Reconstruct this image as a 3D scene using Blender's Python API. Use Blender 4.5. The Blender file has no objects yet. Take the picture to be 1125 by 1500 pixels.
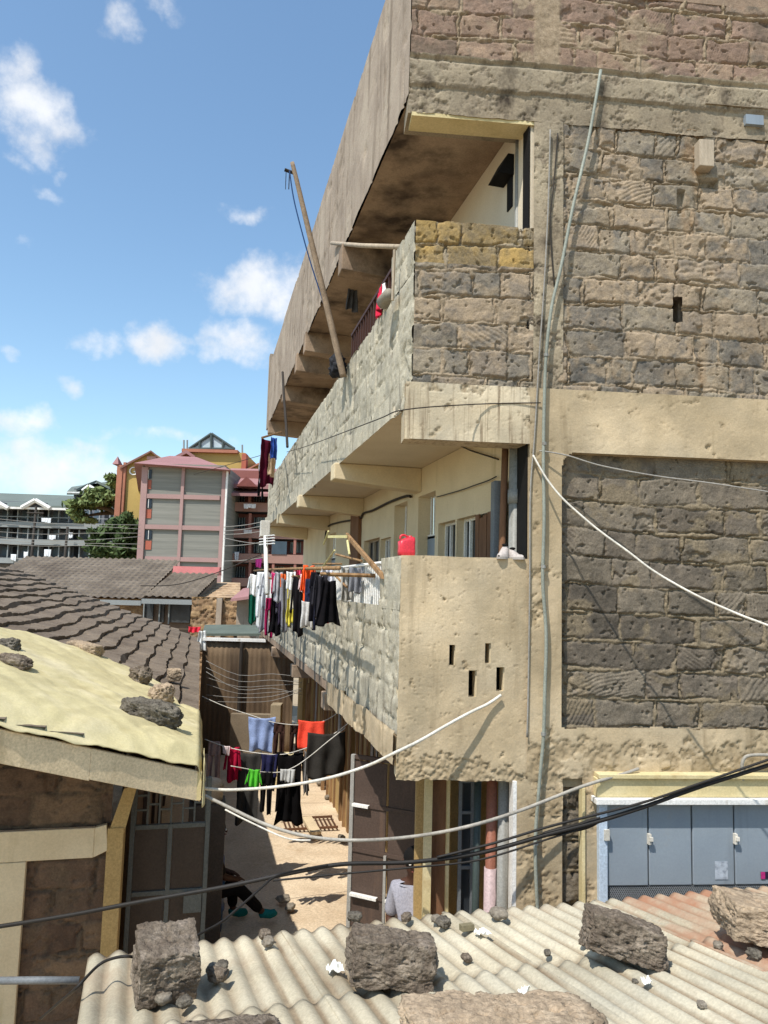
import bpy, math, random
import numpy as np
from mathutils import Vector
random.seed(7)
RNG = np.random.default_rng(7)
S = bpy.context.scene
COL = S.collection

# ------------------------------------------------------------------ camera
F, CX, CY = 1083.0, 562.5, 750.0
ROLL, PITCH, YAW, EYE = math.radians(1.5), math.radians(5.904), math.radians(13.712), 4.1
O = np.array([0, 0, EYE])
fwd = np.array([math.sin(YAW) * math.cos(PITCH), math.cos(YAW) * math.cos(PITCH), math.sin(PITCH)])
r0 = np.array([math.cos(YAW), -math.sin(YAW), 0.0])
hf = np.array([math.sin(YAW), math.cos(YAW), 0.0])
u0 = np.cross(r0, fwd)
cright = r0 * math.cos(ROLL) + u0 * math.sin(ROLL)
cup = -r0 * math.sin(ROLL) + u0 * math.cos(ROLL)
cam = bpy.data.cameras.new('camera')
cam.sensor_fit = 'VERTICAL'
cam.sensor_height = 36.0
cam.lens = 36.0 * F / 1500.0
cam.clip_start, cam.clip_end = 0.05, 2000
cobj = bpy.data.objects.new('camera', cam)
COL.objects.link(cobj)
from mathutils import Matrix
M3 = Matrix((cright, cup, -fwd)).transposed()
cobj.matrix_world = Matrix.Translation(O) @ M3.to_4x4()
S.camera = cobj

# ------------------------------------------------------------------ frames
C = O + (fwd + cright * (592 - CX) / F + cup * (CY - 640) / F) * 6.1     # front corner of the block
AW = math.radians(-8.7)
Uw = np.array([math.cos(AW), math.sin(AW), 0.0])
Nw = np.array([-Uw[1], Uw[0], 0.0])                                       # into the building

# ------------------------------------------------------------------ light
SUN_T = Uw * 0.40 + Nw * 0.46 - np.array([0, 0, 1.0])                     # direction the light travels
SUN_T /= np.linalg.norm(SUN_T)
sl = bpy.data.lights.new('sun', 'SUN')
sl.energy = 4.5
sl.angle = math.radians(0.53)
sl.color = (1.0, 0.965, 0.905)
so = bpy.data.objects.new('sun', sl)
COL.objects.link(so)
so.rotation_euler = Vector(SUN_T).to_track_quat('-Z', 'Y').to_euler()
S.view_settings.view_transform = 'Standard'
S.view_settings.look = 'None'
S.view_settings.exposure = 0.25
S.view_settings.gamma = 1.0
SKY_STRENGTH = 0.14

world = bpy.data.worlds.new('World')
S.world = world
world.use_nodes = True


def ray(x, y):
    return fwd + cright * (x - CX) / F + cup * (CY - y) / F


def K(x, y, b):
    return O + ray(x, y) * b


def on(x, y, n, p0):
    r = ray(x, y)
    n = np.array(n, float)
    return O + r * (((np.array(p0) - O) @ n) / (r @ n))


def build_sky():
    nt = world.node_tree
    N, Lk = nt.nodes, nt.links
    N.clear()
    out = N.new('ShaderNodeOutputWorld')
    bg = N.new('ShaderNodeBackground')
    bg.inputs['Strength'].default_value = SKY_STRENGTH
    sky = N.new('ShaderNodeTexSky')
    sky.sky_type = 'NISHITA'
    sky.sun_disc = False
    sky.sun_elevation = math.asin(-SUN_T[2])
    sky.sun_rotation = math.atan2(-SUN_T[0], -SUN_T[1])
    sky.air_density = 1.15
    sky.dust_density = 0.6
    sky.ozone_density = 1.6
    tc = N.new('ShaderNodeTexCoord')

    def vm(op, a, b=None, s=None):
        n = N.new('ShaderNodeVectorMath')
        n.operation = op
        for i, v in enumerate((a, b)):
            if v is None:
                continue
            if hasattr(v, 'is_output'):
                Lk.new(v, n.inputs[i])
            else:
                n.inputs[i].default_value = v
        if s is not None:
            n.inputs['Scale'].default_value = s
        return n.outputs['Value'] if op in ('DOT_PRODUCT', 'LENGTH') else n.outputs['Vector']

    def mt(op, a, b=None, c=None, clamp=False):
        n = N.new('ShaderNodeMath')
        n.operation = op
        n.use_clamp = clamp
        for i, v in enumerate((a, b, c)):
            if v is None:
                continue
            if hasattr(v, 'is_output'):
                Lk.new(v, n.inputs[i])
            else:
                n.inputs[i].default_value = v
        return n.outputs[0]
    d = vm('NORMALIZE', tc.outputs['Generated'])

    def noise(scale, detail, rough=0.55, off=0.0):
        n = N.new('ShaderNodeTexNoise')
        n.inputs['Scale'].default_value = scale
        n.inputs['Detail'].default_value = detail
        n.inputs['Roughness'].default_value = rough
        Lk.new(vm('ADD', d, (off, off * 0.7, off * 1.3)), n.inputs['Vector'])
        return n
    n1 = noise(9, 5)
    wob = vm('SCALE', vm('SUBTRACT', n1.outputs['Color'], (0.5, 0.5, 0.5)), s=0.10)
    dd = vm('ADD', d, wob)
    # cloud centres seen from the yard (photo pixel, half width, half height, weight)
    clouds = [(45, 175, 78, 62, 1.0), (20, 120, 40, 50, .8), (90, 190, 38, 40, .7), (165, 15, 38, 32, .75), (245, 5, 30, 18, .6),
              (370, 420, 85, 42, 1.0), (425, 430, 60, 40, .8), (355, 500, 70, 42, .9), (225, 492, 58, 30, .95), (130, 500, 34, 22, .55),
              (362, 308, 34, 16, .6), (98, 566, 28, 15, .8), (75, 292, 32, 14, .5), (28, 355, 24, 14, .4), (30, 245, 30, 14, .4), (98, 260, 12, 10, .4),
              (60, 685, 170, 46, 1.0), (20, 625, 70, 26, .8), (140, 655, 60, 18, .6), (250, 640, 120, 14, .4), (5, 520, 14, 12, .5), (70, 705, 90, 26, 1.1), (30, 660, 60, 22, .9)]
    best = None
    for (px, py, hw, hh, wt) in clouds:
        c = ray(px, py)
        c = c / np.linalg.norm(c)
        e1 = np.cross(c, (0, 0, 1.0))
        e1 /= np.linalg.norm(e1)
        e2 = np.cross(e1, c)
        sc = 1.0 / np.linalg.norm(ray(px, py))
        a = vm('DOT_PRODUCT', dd, tuple(e1 / (hw / F * sc)))
        a2 = vm('DOT_PRODUCT', vm('SUBTRACT', dd, tuple(c)), tuple(e2 / (hh / F * sc)))
        r2 = mt('ADD', mt('MULTIPLY', a, a), mt('MULTIPLY', a2, a2))
        front = mt('GREATER_THAN', vm('DOT_PRODUCT', dd, tuple(c)), 0.3)
        m = mt('MULTIPLY', mt('MULTIPLY', mt('SUBTRACT', 1.35, r2, clamp=False), front), wt)
        best = m if best is None else mt('MAXIMUM', best, m)
    n2 = noise(26, 7, 0.6, 3.1)
    dens = mt('ADD', best, mt('MULTIPLY', mt('SUBTRACT', n2.outputs['Fac'], 0.52), 2.6))
    mr = N.new('ShaderNodeMapRange')
    mr.interpolation_type = 'SMOOTHSTEP'
    mr.inputs['From Min'].default_value = 0.10
    mr.inputs['From Max'].default_value = 1.7
    mr.inputs['To Max'].default_value = 0.88
    Lk.new(dens, mr.inputs['Value'])
    n3 = noise(15, 4, 0.5, 7.7)
    sh = N.new('ShaderNodeMapRange')
    sh.inputs['From Min'].default_value = 0.3
    sh.inputs['From Max'].default_value = 0.7
    sh.inputs['To Min'].default_value = 5.6
    sh.inputs['To Max'].default_value = 6.8
    Lk.new(n3.outputs['Fac'], sh.inputs['Value'])
    cc = N.new('ShaderNodeCombineColor')
    for i, k in enumerate((0.99, 1.0, 1.02)):
        Lk.new(mt('MULTIPLY', sh.outputs[0], k), cc.inputs[i])
    gain = N.new('ShaderNodeMix')
    gain.data_type = 'RGBA'
    gain.blend_type = 'MULTIPLY'
    gain.inputs['Factor'].default_value = 1.0
    Lk.new(sky.outputs[0], gain.inputs['A'])
    gain.inputs['B'].default_value = SKY_TINT
    mx = N.new('ShaderNodeMix')
    mx.data_type = 'RGBA'
    Lk.new(mr.outputs[0], mx.inputs['Factor'])
    Lk.new(gain.outputs['Result'], mx.inputs['A'])
    Lk.new(cc.outputs[0], mx.inputs['B'])
    Lk.new(mx.outputs['Result'], bg.inputs['Color'])
    Lk.new(bg.outputs[0], out.inputs['Surface'])


SKY_TINT = (1.12, 1.24, 1.23, 1)
build_sky()

# ------------------------------------------------------------------ noise in numpy


def _hash(i, j, k, seed):
    h = (i * 374761393 + j * 668265263 + k * 2147483647 + seed * 144269504088) & 0xFFFFFFFF
    h = ((h ^ (h >> 13)) * 1274126177) & 0xFFFFFFFF
    h = h ^ (h >> 16)
    return (h & 0xFFFFFF) / float(0xFFFFFF)


def vnoise(x, y, z=0.0, seed=0):
    x, y, z = np.broadcast_arrays(np.asarray(x, float), np.asarray(y, float), np.asarray(z, float))
    xi, yi, zi = np.floor(x).astype(np.int64), np.floor(y).astype(np.int64), np.floor(z).astype(np.int64)
    fx, fy, fz = x - xi, y - yi, z - zi
    fx, fy, fz = (t * t * (3 - 2 * t) for t in (fx, fy, fz))
    r = 0
    for a in (0, 1):
        wa = fx if a else 1 - fx
        for b in (0, 1):
            wb = fy if b else 1 - fy
            for c in (0, 1):
                r = r + wa * wb * (fz if c else 1 - fz) * _hash(xi + a, yi + b, zi + c, seed)
    return r


def fbm(x, y, z=0.0, seed=0, oct=4, gain=0.5):
    t, a, n = 0, 1.0, 0
    for o in range(oct):
        t = t + a * vnoise(np.asarray(x) * 2**o + o * 17.3, np.asarray(y) * 2**o + o * 9.1, np.asarray(z) * 2**o, seed + o)
        n += a
        a *= gain
    return t / n - 0.5


def sstep(a, b, x):
    t = np.clip((x - a) / (b - a), 0, 1)
    return t * t * (3 - 2 * t)

# ------------------------------------------------------------------ mesh builder


class MB:
    def __init__(s):
        s.v, s.f = [], []

    def add(s, vs, fs):
        o = len(s.v)
        s.v += [tuple(float(c) for c in p) for p in vs]
        s.f += [tuple(int(i) + o for i in f) for f in fs]
        return s

    def hexa(s, c):     # 4 bottom (ccw), 4 top
        return s.add(c, [(3, 2, 1, 0), (4, 5, 6, 7), (0, 1, 5, 4), (1, 2, 6, 5), (2, 3, 7, 6), (3, 0, 4, 7)])

    def box(s, x0, x1, y0, y1, z0, z1):
        return s.hexa([(x0, y0, z0), (x1, y0, z0), (x1, y1, z0), (x0, y1, z0), (x0, y0, z1), (x1, y0, z1), (x1, y1, z1), (x0, y1, z1)])

    def obox(s, o, a, b, c):    # origin corner and three edge vectors
        o, a, b, c = map(np.array, (o, a, b, c))
        if np.dot(np.cross(a, b), c) < 0:
            a, b = b, a
        return s.hexa([o, o + a, o + a + b, o + b, o + c, o + a + c, o + a + b + c, o + b + c])

    def prism(s, poly, z0, z1):
        A = sum(poly[i][0] * poly[(i + 1) % len(poly)][1] - poly[(i + 1) % len(poly)][0] * poly[i][1] for i in range(len(poly)))
        if A < 0:
            poly = poly[::-1]
        n = len(poly)
        vs = [(p[0], p[1], z0) for p in poly] + [(p[0], p[1], z1) for p in poly]
        return s.add(vs, [tuple(range(n))[::-1], tuple(range(n, 2 * n))] + [(i, (i + 1) % n, n + (i + 1) % n, n + i) for i in range(n)])

    def tube(s, pts, r, n=8, caps=True):
        pts = [np.array(p, float) for p in pts]
        m = len(pts)
        rs = r if hasattr(r, '__len__') else [r] * m
        vs, fs = [], []
        prev = None
        for i, p in enumerate(pts):
            t = pts[min(i + 1, m - 1)] - pts[max(i - 1, 0)]
            t = t / (np.linalg.norm(t) + 1e-9)
            ref = np.array((0, 0, 1.0)) if abs(t[2]) < 0.95 else np.array((1.0, 0, 0))
            a = np.cross(t, ref) if prev is None else prev - t * (prev @ t)
            a /= np.linalg.norm(a) + 1e-9
            prev = a
            b = np.cross(t, a)
            for k in range(n):
                w = 2 * math.pi * k / n
                vs.append(p + (a * math.cos(w) + b * math.sin(w)) * rs[i])
        for i in range(m - 1):
            for k in range(n):
                k2 = (k + 1) % n
                fs.append((i * n + k, i * n + k2, (i + 1) * n + k2, (i + 1) * n + k))
        if caps:
            fs.append(tuple(range(n))[::-1])
            fs.append(tuple(range((m - 1) * n, m * n)))
        return s.add(vs, fs)

    def grid(s, P, mask=None, flip=False):  # P (n,m,3)
        n, m = P.shape[:2]
        fs = []
        for i in range(n - 1):
            for j in range(m - 1):
                if mask is not None and not mask[i, j]:
                    continue
                q = (i * m + j, (i + 1) * m + j, (i + 1) * m + j + 1, i * m + j + 1)
                fs.append(q[::-1] if flip else q)
        return s.add(P.reshape(-1, 3), fs)

    def ball(s, c, rx, ry, rz, n=12, m=8):
        vs, fs = [], []
        for i in range(m + 1):
            t = math.pi * i / m
            for k in range(n):
                w = 2 * math.pi * k / n
                vs.append((c[0] + rx * math.sin(t) * math.cos(w), c[1] + ry * math.sin(t) * math.sin(w), c[2] + rz * math.cos(t)))
        for i in range(m):
            for k in range(n):
                k2 = (k + 1) % n
                fs.append((i * n + k, (i + 1) * n + k, (i + 1) * n + k2, i * n + k2))
        return s.add(vs, fs)


OFF = {}


def thing(name, label, cat, loc=(0, 0, 0), group=None):
    o = bpy.data.objects.new(name, None)
    o.empty_display_size = 0.2
    COL.objects.link(o)
    o.location = [float(c) for c in loc]
    o['label'] = label
    o['category'] = cat
    if group:
        o['group'] = group
    OFF[o.name] = np.array(loc, float)
    return o


def tag(o, label, cat, group=None):
    o['label'] = label
    o['category'] = cat
    if group:
        o['group'] = group
    return o


def kind(o, k='structure'):
    o['kind'] = k
    return o


def finish(name, me, mat, parent, smooth, bevel):
    if mat is not None:
        me.materials.append(mat)
    o = bpy.data.objects.new(name, me)
    COL.objects.link(o)
    if parent is not None:
        o.parent = parent
        OFF[o.name] = OFF[parent.name]
    else:
        OFF[o.name] = np.zeros(3)
    if smooth:
        me.polygons.foreach_set('use_smooth', [True] * len(me.polygons))
    if bevel:
        b = o.modifiers.new('bevel', 'BEVEL')
        b.width = bevel
        b.segments = 2
        b.limit_method = 'ANGLE'
    return o


def obj(name, mb, mat, parent=None, smooth=False, bevel=0, loc=None, label=None):
    """one mesh object; vertices are given in world space, loc moves the origin there"""
    me = bpy.data.meshes.new(name)
    off = OFF[parent.name] if parent is not None else (np.array(loc, float) if loc is not None else np.zeros(3))
    vs = [(p[0] - off[0], p[1] - off[1], p[2] - off[2]) for p in mb.v] if np.any(off) else mb.v
    me.from_pydata(vs, [], mb.f)
    me.update()
    o = finish(name, me, mat, parent, smooth, bevel)
    if parent is None and loc is not None:
        o.location = [float(c) for c in loc]
        OFF[o.name] = np.array(loc, float)
    if label:
        o['label'] = label
    return o


def hobj(name, P, attrs, mat, parent, mask=None, flip=False, extra=None):
    """height-field mesh from an (n,m,3) array with float point attributes"""
    n, m = P.shape[:2]
    I = np.arange(n * m).reshape(n, m)
    q = np.stack([I[:-1, :-1], I[1:, :-1], I[1:, 1:], I[:-1, 1:]], -1)
    if mask is not None:
        q = q[mask[:n - 1, :m - 1]]
    q = q.reshape(-1, 4)
    if flip:
        q = q[:, ::-1]
    V = P.reshape(-1, 3) - OFF[parent.name]
    nv = len(V)
    ev, ef = np.zeros((0, 3)), np.zeros((0, 4), int)
    if extra is not None:
        ev = np.array(extra.v) - OFF[parent.name]
        ef = np.array(extra.f) + nv
    V = np.concatenate([V, ev])
    q = np.concatenate([q, ef])
    me = bpy.data.meshes.new(name)
    me.vertices.add(len(V))
    me.vertices.foreach_set('co', V.astype(np.float32).ravel())
    me.loops.add(q.size)
    me.loops.foreach_set('vertex_index', q.astype(np.int32).ravel())
    me.polygons.add(len(q))
    me.polygons.foreach_set('loop_start', np.arange(0, q.size, 4, dtype=np.int32))
    me.update(calc_edges=True)
    for k, a in attrs.items():
        at = me.attributes.new(k, 'FLOAT', 'POINT')
        at.data.foreach_set('value', np.concatenate([a.ravel(), np.full(len(ev), 0.4)]).astype(np.float32))
    me.validate()
    o = finish(name, me, mat, parent, False, 0)
    sm = np.ones(len(me.polygons), bool)
    sm[len(q) - len(ef):] = False
    me.polygons.foreach_set('use_smooth', sm)
    return o

# ------------------------------------------------------------------ materials


def rgb(h, k=1.0):
    c = [((int(h[i:i + 2], 16) / 255) ** 2.2) * k for i in (0, 2, 4)]
    return (c[0], c[1], c[2], 1)


def mat(name, cols, scale=2.0, rough=0.9, bump=0.25, bscale=30.0, bdist=0.01, fine=0.25, fscale=60.0, streak=None, attr=False,
        mortar=None, metal=0.0, spec=0.25, stretch=None, dirt=None, alpha=None, wave=None):
    m = bpy.data.materials.new(name)
    m.use_nodes = True
    nt = m.node_tree
    N, Lk = nt.nodes, nt.links
    b = N['Principled BSDF']
    b.inputs['Roughness'].default_value = rough
    b.inputs['Metallic'].default_value = metal
    b.inputs['Specular IOR Level'].default_value = spec
    tc = N.new('ShaderNodeTexCoord')
    co = tc.outputs['Object']
    if stretch:
        mp = N.new('ShaderNodeMapping')
        mp.inputs['Scale'].default_value = stretch
        Lk.new(co, mp.inputs['Vector'])
        co = mp.outputs[0]

    def noise(sc, det=4, r=0.6, vec=None):
        n = N.new('ShaderNodeTexNoise')
        n.inputs['Scale'].default_value = sc
        n.inputs['Detail'].default_value = det
        n.inputs['Roughness'].default_value = r
        Lk.new(vec or co, n.inputs['Vector'])
        return n.outputs['Fac']

    def ramp(fac, cs, lo=0.3, hi=0.7):
        r = N.new('ShaderNodeValToRGB')
        el = r.color_ramp.elements
        while len(el) < len(cs):
            el.new(0.5)
        for i, c in enumerate(cs):
            el[i].position = lo + (hi - lo) * i / max(1, len(cs) - 1)
            el[i].color = c
        Lk.new(fac, r.inputs[0])
        return r.outputs[0]

    def mix(a, c, f, mode='MIX'):
        n = N.new('ShaderNodeMix')
        n.data_type = 'RGBA'
        n.blend_type = mode
        for nm, v in (('A', a), ('B', c), ('Factor', f)):
            if hasattr(v, 'is_output'):
                Lk.new(v, n.inputs[nm])
            else:
                n.inputs[nm].default_value = v
        return n.outputs['Result']
    if attr:
        at = N.new('ShaderNodeAttribute')
        at.attribute_name = 'tone'
        col = ramp(at.outputs['Fac'], cols, 0.08, 0.92)
        col = mix(col, ramp(noise(scale), [(0.72, 0.72, 0.72, 1), (1.2, 1.16, 1.1, 1)]), 0.8, 'MULTIPLY')
        if mortar:
            am = N.new('ShaderNodeAttribute')
            am.attribute_name = 'mort'
            col = mix(col, ramp(noise(scale * 3), mortar), am.outputs['Fac'])
    else:
        col = ramp(noise(scale), cols) if len(cols) > 1 else cols[0]
    if fine:
        col = mix(col, ramp(noise(fscale, 3, 0.7), [(1 - fine,) * 3 + (1,), (1 + fine * .6,) * 3 + (1,)]), 1.0, 'MULTIPLY')
    if dirt:            # broad patches (colour, scale, lo, hi)
        r = N.new('ShaderNodeMapRange')
        r.inputs['From Min'].default_value, r.inputs['From Max'].default_value = dirt[2], dirt[3]
        Lk.new(noise(dirt[1], 5, 0.65), r.inputs['Value'])
        col = mix(col, dirt[0], r.outputs[0])
    if streak:          # run-off streaks (colour, horizontal scale, lo, hi)
        mp = N.new('ShaderNodeMapping')
        mp.inputs['Scale'].default_value = (streak[1], streak[1], streak[4] if len(streak) > 4 else 0.9)
        Lk.new(tc.outputs['Object'], mp.inputs['Vector'])
        r = N.new('ShaderNodeMapRange')
        r.inputs['From Min'].default_value, r.inputs['From Max'].default_value = streak[2], streak[3]
        Lk.new(noise(1.0, 4, 0.6, mp.outputs[0]), r.inputs['Value'])
        col = mix(col, streak[0], r.outputs[0])
    if hasattr(col, 'is_output'):
        Lk.new(col, b.inputs['Base Color'])
    else:
        b.inputs['Base Color'].default_value = col
    if bump:
        bp = N.new('ShaderNodeBump')
        bp.inputs['Strength'].default_value = bump
        bp.inputs['Distance'].default_value = bdist
        Lk.new(noise(bscale, 5, 0.65), bp.inputs['Height'])
        Lk.new(bp.outputs[0], b.inputs['Normal'])
    return m


def plain(name, hexc, k=1.0, rough=0.8, bump=0.1, vary=0.15, **kw):
    c = rgb(hexc, k)
    lo = tuple(x * (1 - vary) for x in c[:3]) + (1,)
    hi = tuple(min(1, x * (1 + vary)) for x in c[:3]) + (1,)
    return mat(name, [lo, hi], rough=rough, bump=bump, **kw)


M = {}
M['block'] = mat('rough_grey_stone', [rgb('605d58'), rgb('7d756a'), rgb('948876'), rgb('726b62'), rgb('a39079'), rgb('867a6c')], attr=True, scale=9, fine=0.3,
                 fscale=90, bump=0.6, bscale=70, bdist=0.008, mortar=[rgb('84745f'), rgb('a5927a')], rough=0.95, dirt=(rgb('574c40'), 1.1, 0.54, 0.76), streak=(rgb('8a6a48'), 2.2, 0.62, 0.78, 1.2))
M['block_brown'] = mat('rough_brown_stone', [rgb('756658'), rgb('90796a'), rgb('846f60'), rgb('9b8470'), rgb('7c7063')], attr=True, scale=9, fine=0.3,
                       fscale=90, bump=0.6, bscale=70, bdist=0.008, mortar=[rgb('87765f'), rgb('a5927a')], rough=0.95, dirt=(rgb('574c42'), 1.2, 0.54, 0.76))
M['block_dark'] = mat('sooty_grey_stone', [rgb('524c44'), rgb('6b6257'), rgb('7d7365'), rgb('5d564c')], attr=True, scale=8, fine=0.35,
                      fscale=90, bump=0.6, bscale=70, bdist=0.008, mortar=[rgb('6f6350'), rgb('8c7d66')], rough=0.95, dirt=(rgb('8d7c66'), 1.0, 0.56, 0.76))
M['block_orange'] = mat('orange_chiselled_stone', [rgb('756a58'), rgb('a38857'), rgb('82735a'), rgb('a98c58')], attr=True, scale=9, fine=0.3,
                        fscale=90, bump=0.6, bscale=70, bdist=0.008, mortar=[rgb('857966'), rgb('a09079')], rough=0.95)
M['wash'] = mat('lime_washed_blocks', [rgb('98917f'), rgb('aca593'), rgb('bab29f'), rgb('a19a88')], attr=True, scale=4, fine=0.25, fscale=60, bump=0.5,
                bscale=45, bdist=0.01, mortar=[rgb('9c937f'), rgb('bfb7a2')], rough=0.95, streak=(rgb('5f574c'), 9, 0.56, 0.70))
M['cream'] = mat('cream_plaster', [rgb('a89679'), rgb('b8a587'), rgb('c4b295')], attr=True, scale=2.2, fine=0.12, fscale=70, bump=0.35, bscale=55,
                 mortar=[rgb('917f63'), rgb('af9b7d')], rough=0.93, streak=(rgb('85745a'), 7, 0.55, 0.78, 0.6), dirt=(rgb('998a70'), 1.4, 0.50, 0.74))
M['cream_flat'] = mat('painted_cream_plaster', [rgb('cdb996'), rgb('dcc9a6')], scale=1.6, fine=0.1, bump=0.25, bscale=40, streak=(rgb('a8946c'), 4, 0.6, 0.85))
M['cream_streaked'] = mat('stained_cream_band', [rgb('b4a58c'), rgb('c4b59a'), rgb('cfc1a8')], attr=True, scale=2.5, fine=0.12, bump=0.35, bscale=50,
                          mortar=[rgb('9c8c72'), rgb('b0a086')], streak=(rgb('7d6c57'), 30, 0.50, 0.68, 1.0))
M['concrete'] = mat('weathered_concrete', [rgb('8b7e6b'), rgb('9c8f7a'), rgb('a89b84')], attr=True, scale=3, fine=0.25, bump=0.5, bscale=50,
                    mortar=[rgb('7d705e'), rgb('948672')], streak=(rgb('40372e'), 4, 0.55, 0.72, 2.4), rough=0.95)
M['render'] = mat('weathered_render', [rgb('8f8070'), rgb('a19180'), rgb('ae9f8c')], scale=1.3, fine=0.22, bump=0.4, bscale=30, streak=(rgb('6e6050'), 6, 0.52, 0.74, 0.5), rough=0.95)
M['soffit'] = mat('brown_stained_soffit', [rgb('85705d'), rgb('9e8872'), rgb('ad967f')], scale=1.5, fine=0.2, bump=0.3, dirt=(rgb('453a31'), 1.1, 0.48, 0.68))
M['soffit_cream'] = mat('cream_soffit', [rgb('cbbba2'), rgb('d8c9b0')], scale=1.5, fine=0.1, bump=0.2)
M['soil'] = mat('packed_earth', [rgb('b8a184'), rgb('cdb799'), rgb('dac5a7')], scale=0.8, fine=0.25, fscale=35, bump=0.6, bscale=14, bdist=0.03, dirt=(rgb('a58b6c'), 1.7, 0.55, 0.8))
M['earth'] = mat('dry_ground', [rgb('968670'), rgb('ae9c80')], scale=0.3, bump=0.3, bscale=5)
M['steel_dark'] = plain('dark_brown_steel', '4b3f38', rough=0.6, bump=0.1, streak=(rgb('6a4d3a'), 7, 0.6, 0.8))
M['steel_grey'] = plain('grey_painted_steel', '6d7072', rough=0.5, bump=0.1)
M['steel_blue'] = mat('pale_blue_painted_steel', [rgb('7f8890'), rgb('8d969d')], scale=1.2, rough=0.45, bump=0.08, bscale=6, spec=0.5, fine=0.06, streak=(rgb('737a80'), 9, 0.54, 0.8, .7), dirt=(rgb('8f8a80'), 2.4, .6, .8))
M['black'] = plain('black_and_gap_shade', '15120f', bump=0)  # flat black, also stands in for shade in gaps and openings
M['glass'] = mat('dusty_window_glass', [rgb('2e3236'), rgb('464a4c')], scale=2, rough=0.15, bump=0.03, spec=0.6, fine=0.1)
M['wood'] = mat('weathered_timber', [rgb('6f5439'), rgb('8f7050'), rgb('a5845e')], scale=3, stretch=(6, 6, 0.7), bump=0.4, bscale=20)
M['wood_pale'] = mat('pale_grey_timber', [rgb('9c8d7a'), rgb('bbab95')], scale=3, stretch=(6, 6, 0.7), bump=0.4, bscale=20)
M['brown_board'] = mat('brown_board', [rgb('6b4c36'), rgb('84624a')], scale=3, stretch=(5, 5, 0.8), bump=0.3, bscale=18)
M['ochre'] = mat('ochre_plaster', [rgb('a88c5c'), rgb('b89a68')], scale=2, bump=0.2)
M['yellow_board'] = mat('faded_yellow_board', [rgb('bcaa7c'), rgb('ccba8c'), rgb('d4c59c')], scale=1.8, bump=0.3, fine=0.15, dirt=(rgb('a48a5c'), 2.0, 0.58, 0.75))
M['tile'] = mat('dusty_concrete_tiles', [rgb('62564a'), rgb('746759'), rgb('837565')], scale=1.6, fine=0.3, fscale=40, bump=0.5, bscale=25, rough=0.95, dirt=(rgb('857a6b'), 3.1, 0.6, 0.78))
M['tarp'] = mat('pale_yellow_sheet', [rgb('b2a57d'), rgb('c2b589'), rgb('cec19c')], scale=1.4, fine=0.1, bump=0.3, bscale=9, bdist=0.02, dirt=(rgb('b09f70'), 1.7, 0.58, 0.8))
M['asbestos'] = mat('fibre_cement_sheet', [rgb('a49b86'), rgb('b3aa94'), rgb('bdb5a0')], scale=2.3, fine=0.14, fscale=80, bump=0.25, bscale=60, rough=0.95,
                    dirt=(rgb('a9906f'), 1.1, 0.56, 0.78))
_ASB = [rgb('a49b86'), rgb('b3aa94'), rgb('bdb5a0')]
M['asbestos'] = mat('fibre_cement_sheet', _ASB, attr=True, scale=1.6, fine=0.2, fscale=70, bump=0.3, bscale=60, rough=0.95, mortar=[rgb('75644f'), rgb('93826a')], dirt=(rgb('94806a'), 1.3, 0.56, 0.8))
M['rust_sheet'] = mat('fibre_cement_sheet_red_dust', _ASB, attr=True, scale=1.6, fine=0.2, fscale=70, bump=0.3, bscale=60, rough=0.95, mortar=[rgb('75644f'), rgb('93826a')], dirt=(rgb('9a725a'), 1.5, 0.40, 0.58))
M['stone'] = mat('earthy_lava_stone', [rgb('63564a'), rgb('7c6f60'), rgb('96887a')], scale=7, fine=0.45, fscale=50, bump=1.0, bscale=32, bdist=0.03, rough=1.0, dirt=(rgb('b5a48e'), 4, 0.55, 0.75), streak=(rgb('4d4236'), 9, 0.55, 0.7, 9.0))
M['stone_dark'] = mat('dark_lava_stone', [rgb('4e4840'), rgb('6b6459'), rgb('827a6c')], scale=8, fine=0.45, fscale=60, bump=1.0, bscale=40, bdist=0.02, rough=1.0)
M['stone_pale'] = mat('cut_building_stone', [rgb('8f7d68'), rgb('a8937a'), rgb('bba78d')], scale=6, fine=0.35, fscale=50, bump=0.9, bscale=32, bdist=0.02, rough=1.0, dirt=(rgb('6a5c4c'), 5, 0.54, 0.7))
M['pebble'] = mat('grey_pebble', [rgb('6b6256'), rgb('93897a')], scale=14, bump=0.6)
M['pvc_grey'] = plain('grey_plastic_pipe', '8d8c86', rough=0.5, bump=0.05, streak=(rgb('6f6a60'), 9, 0.55, 0.8))
M['pvc_brown'] = plain('red_brown_pipe', '8b5a48', rough=0.5, bump=0.05)
M['pvc_pink'] = plain('faded_pink_pipe', 'b09a98', rough=0.5, bump=0.05)
M['pipe_teal'] = plain('dark_teal_pipe', '3c4542', rough=0.5, bump=0.05)
M['pvc_green'] = plain('pale_green_conduit', '8d9084', rough=0.5, bump=0.1, vary=0.25)
M['hose'] = plain('dirty_white_hose', 'cdc6b8', rough=0.6, bump=0.1, vary=0.2, scale=6)
M['hose_grey'] = plain('grey_hose', '9b9488', rough=0.6, bump=0.1, vary=0.25, scale=6)
M['cable'] = plain('black_cable', '2b2825', rough=0.6, bump=0.05)
M['wire'] = plain('grey_wire', '8f8a82', rough=0.6, bump=0)
M['wire_dark'] = plain('dark_wire', '3a342e', rough=0.7, bump=0)
M['white'] = plain('white_paint', 'e4e0d8', rough=0.6, bump=0.1, streak=(rgb('a89a84'), 9, 0.6, 0.8))
M['red'] = plain('red_plastic', 'd63340', rough=0.4, bump=0.03, vary=0.06, spec=0.5)
M['leaf'] = mat('dusty_leaves', [rgb('5d6a42'), rgb('717d4e'), rgb('86905f')], scale=0.9, bump=0)
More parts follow.
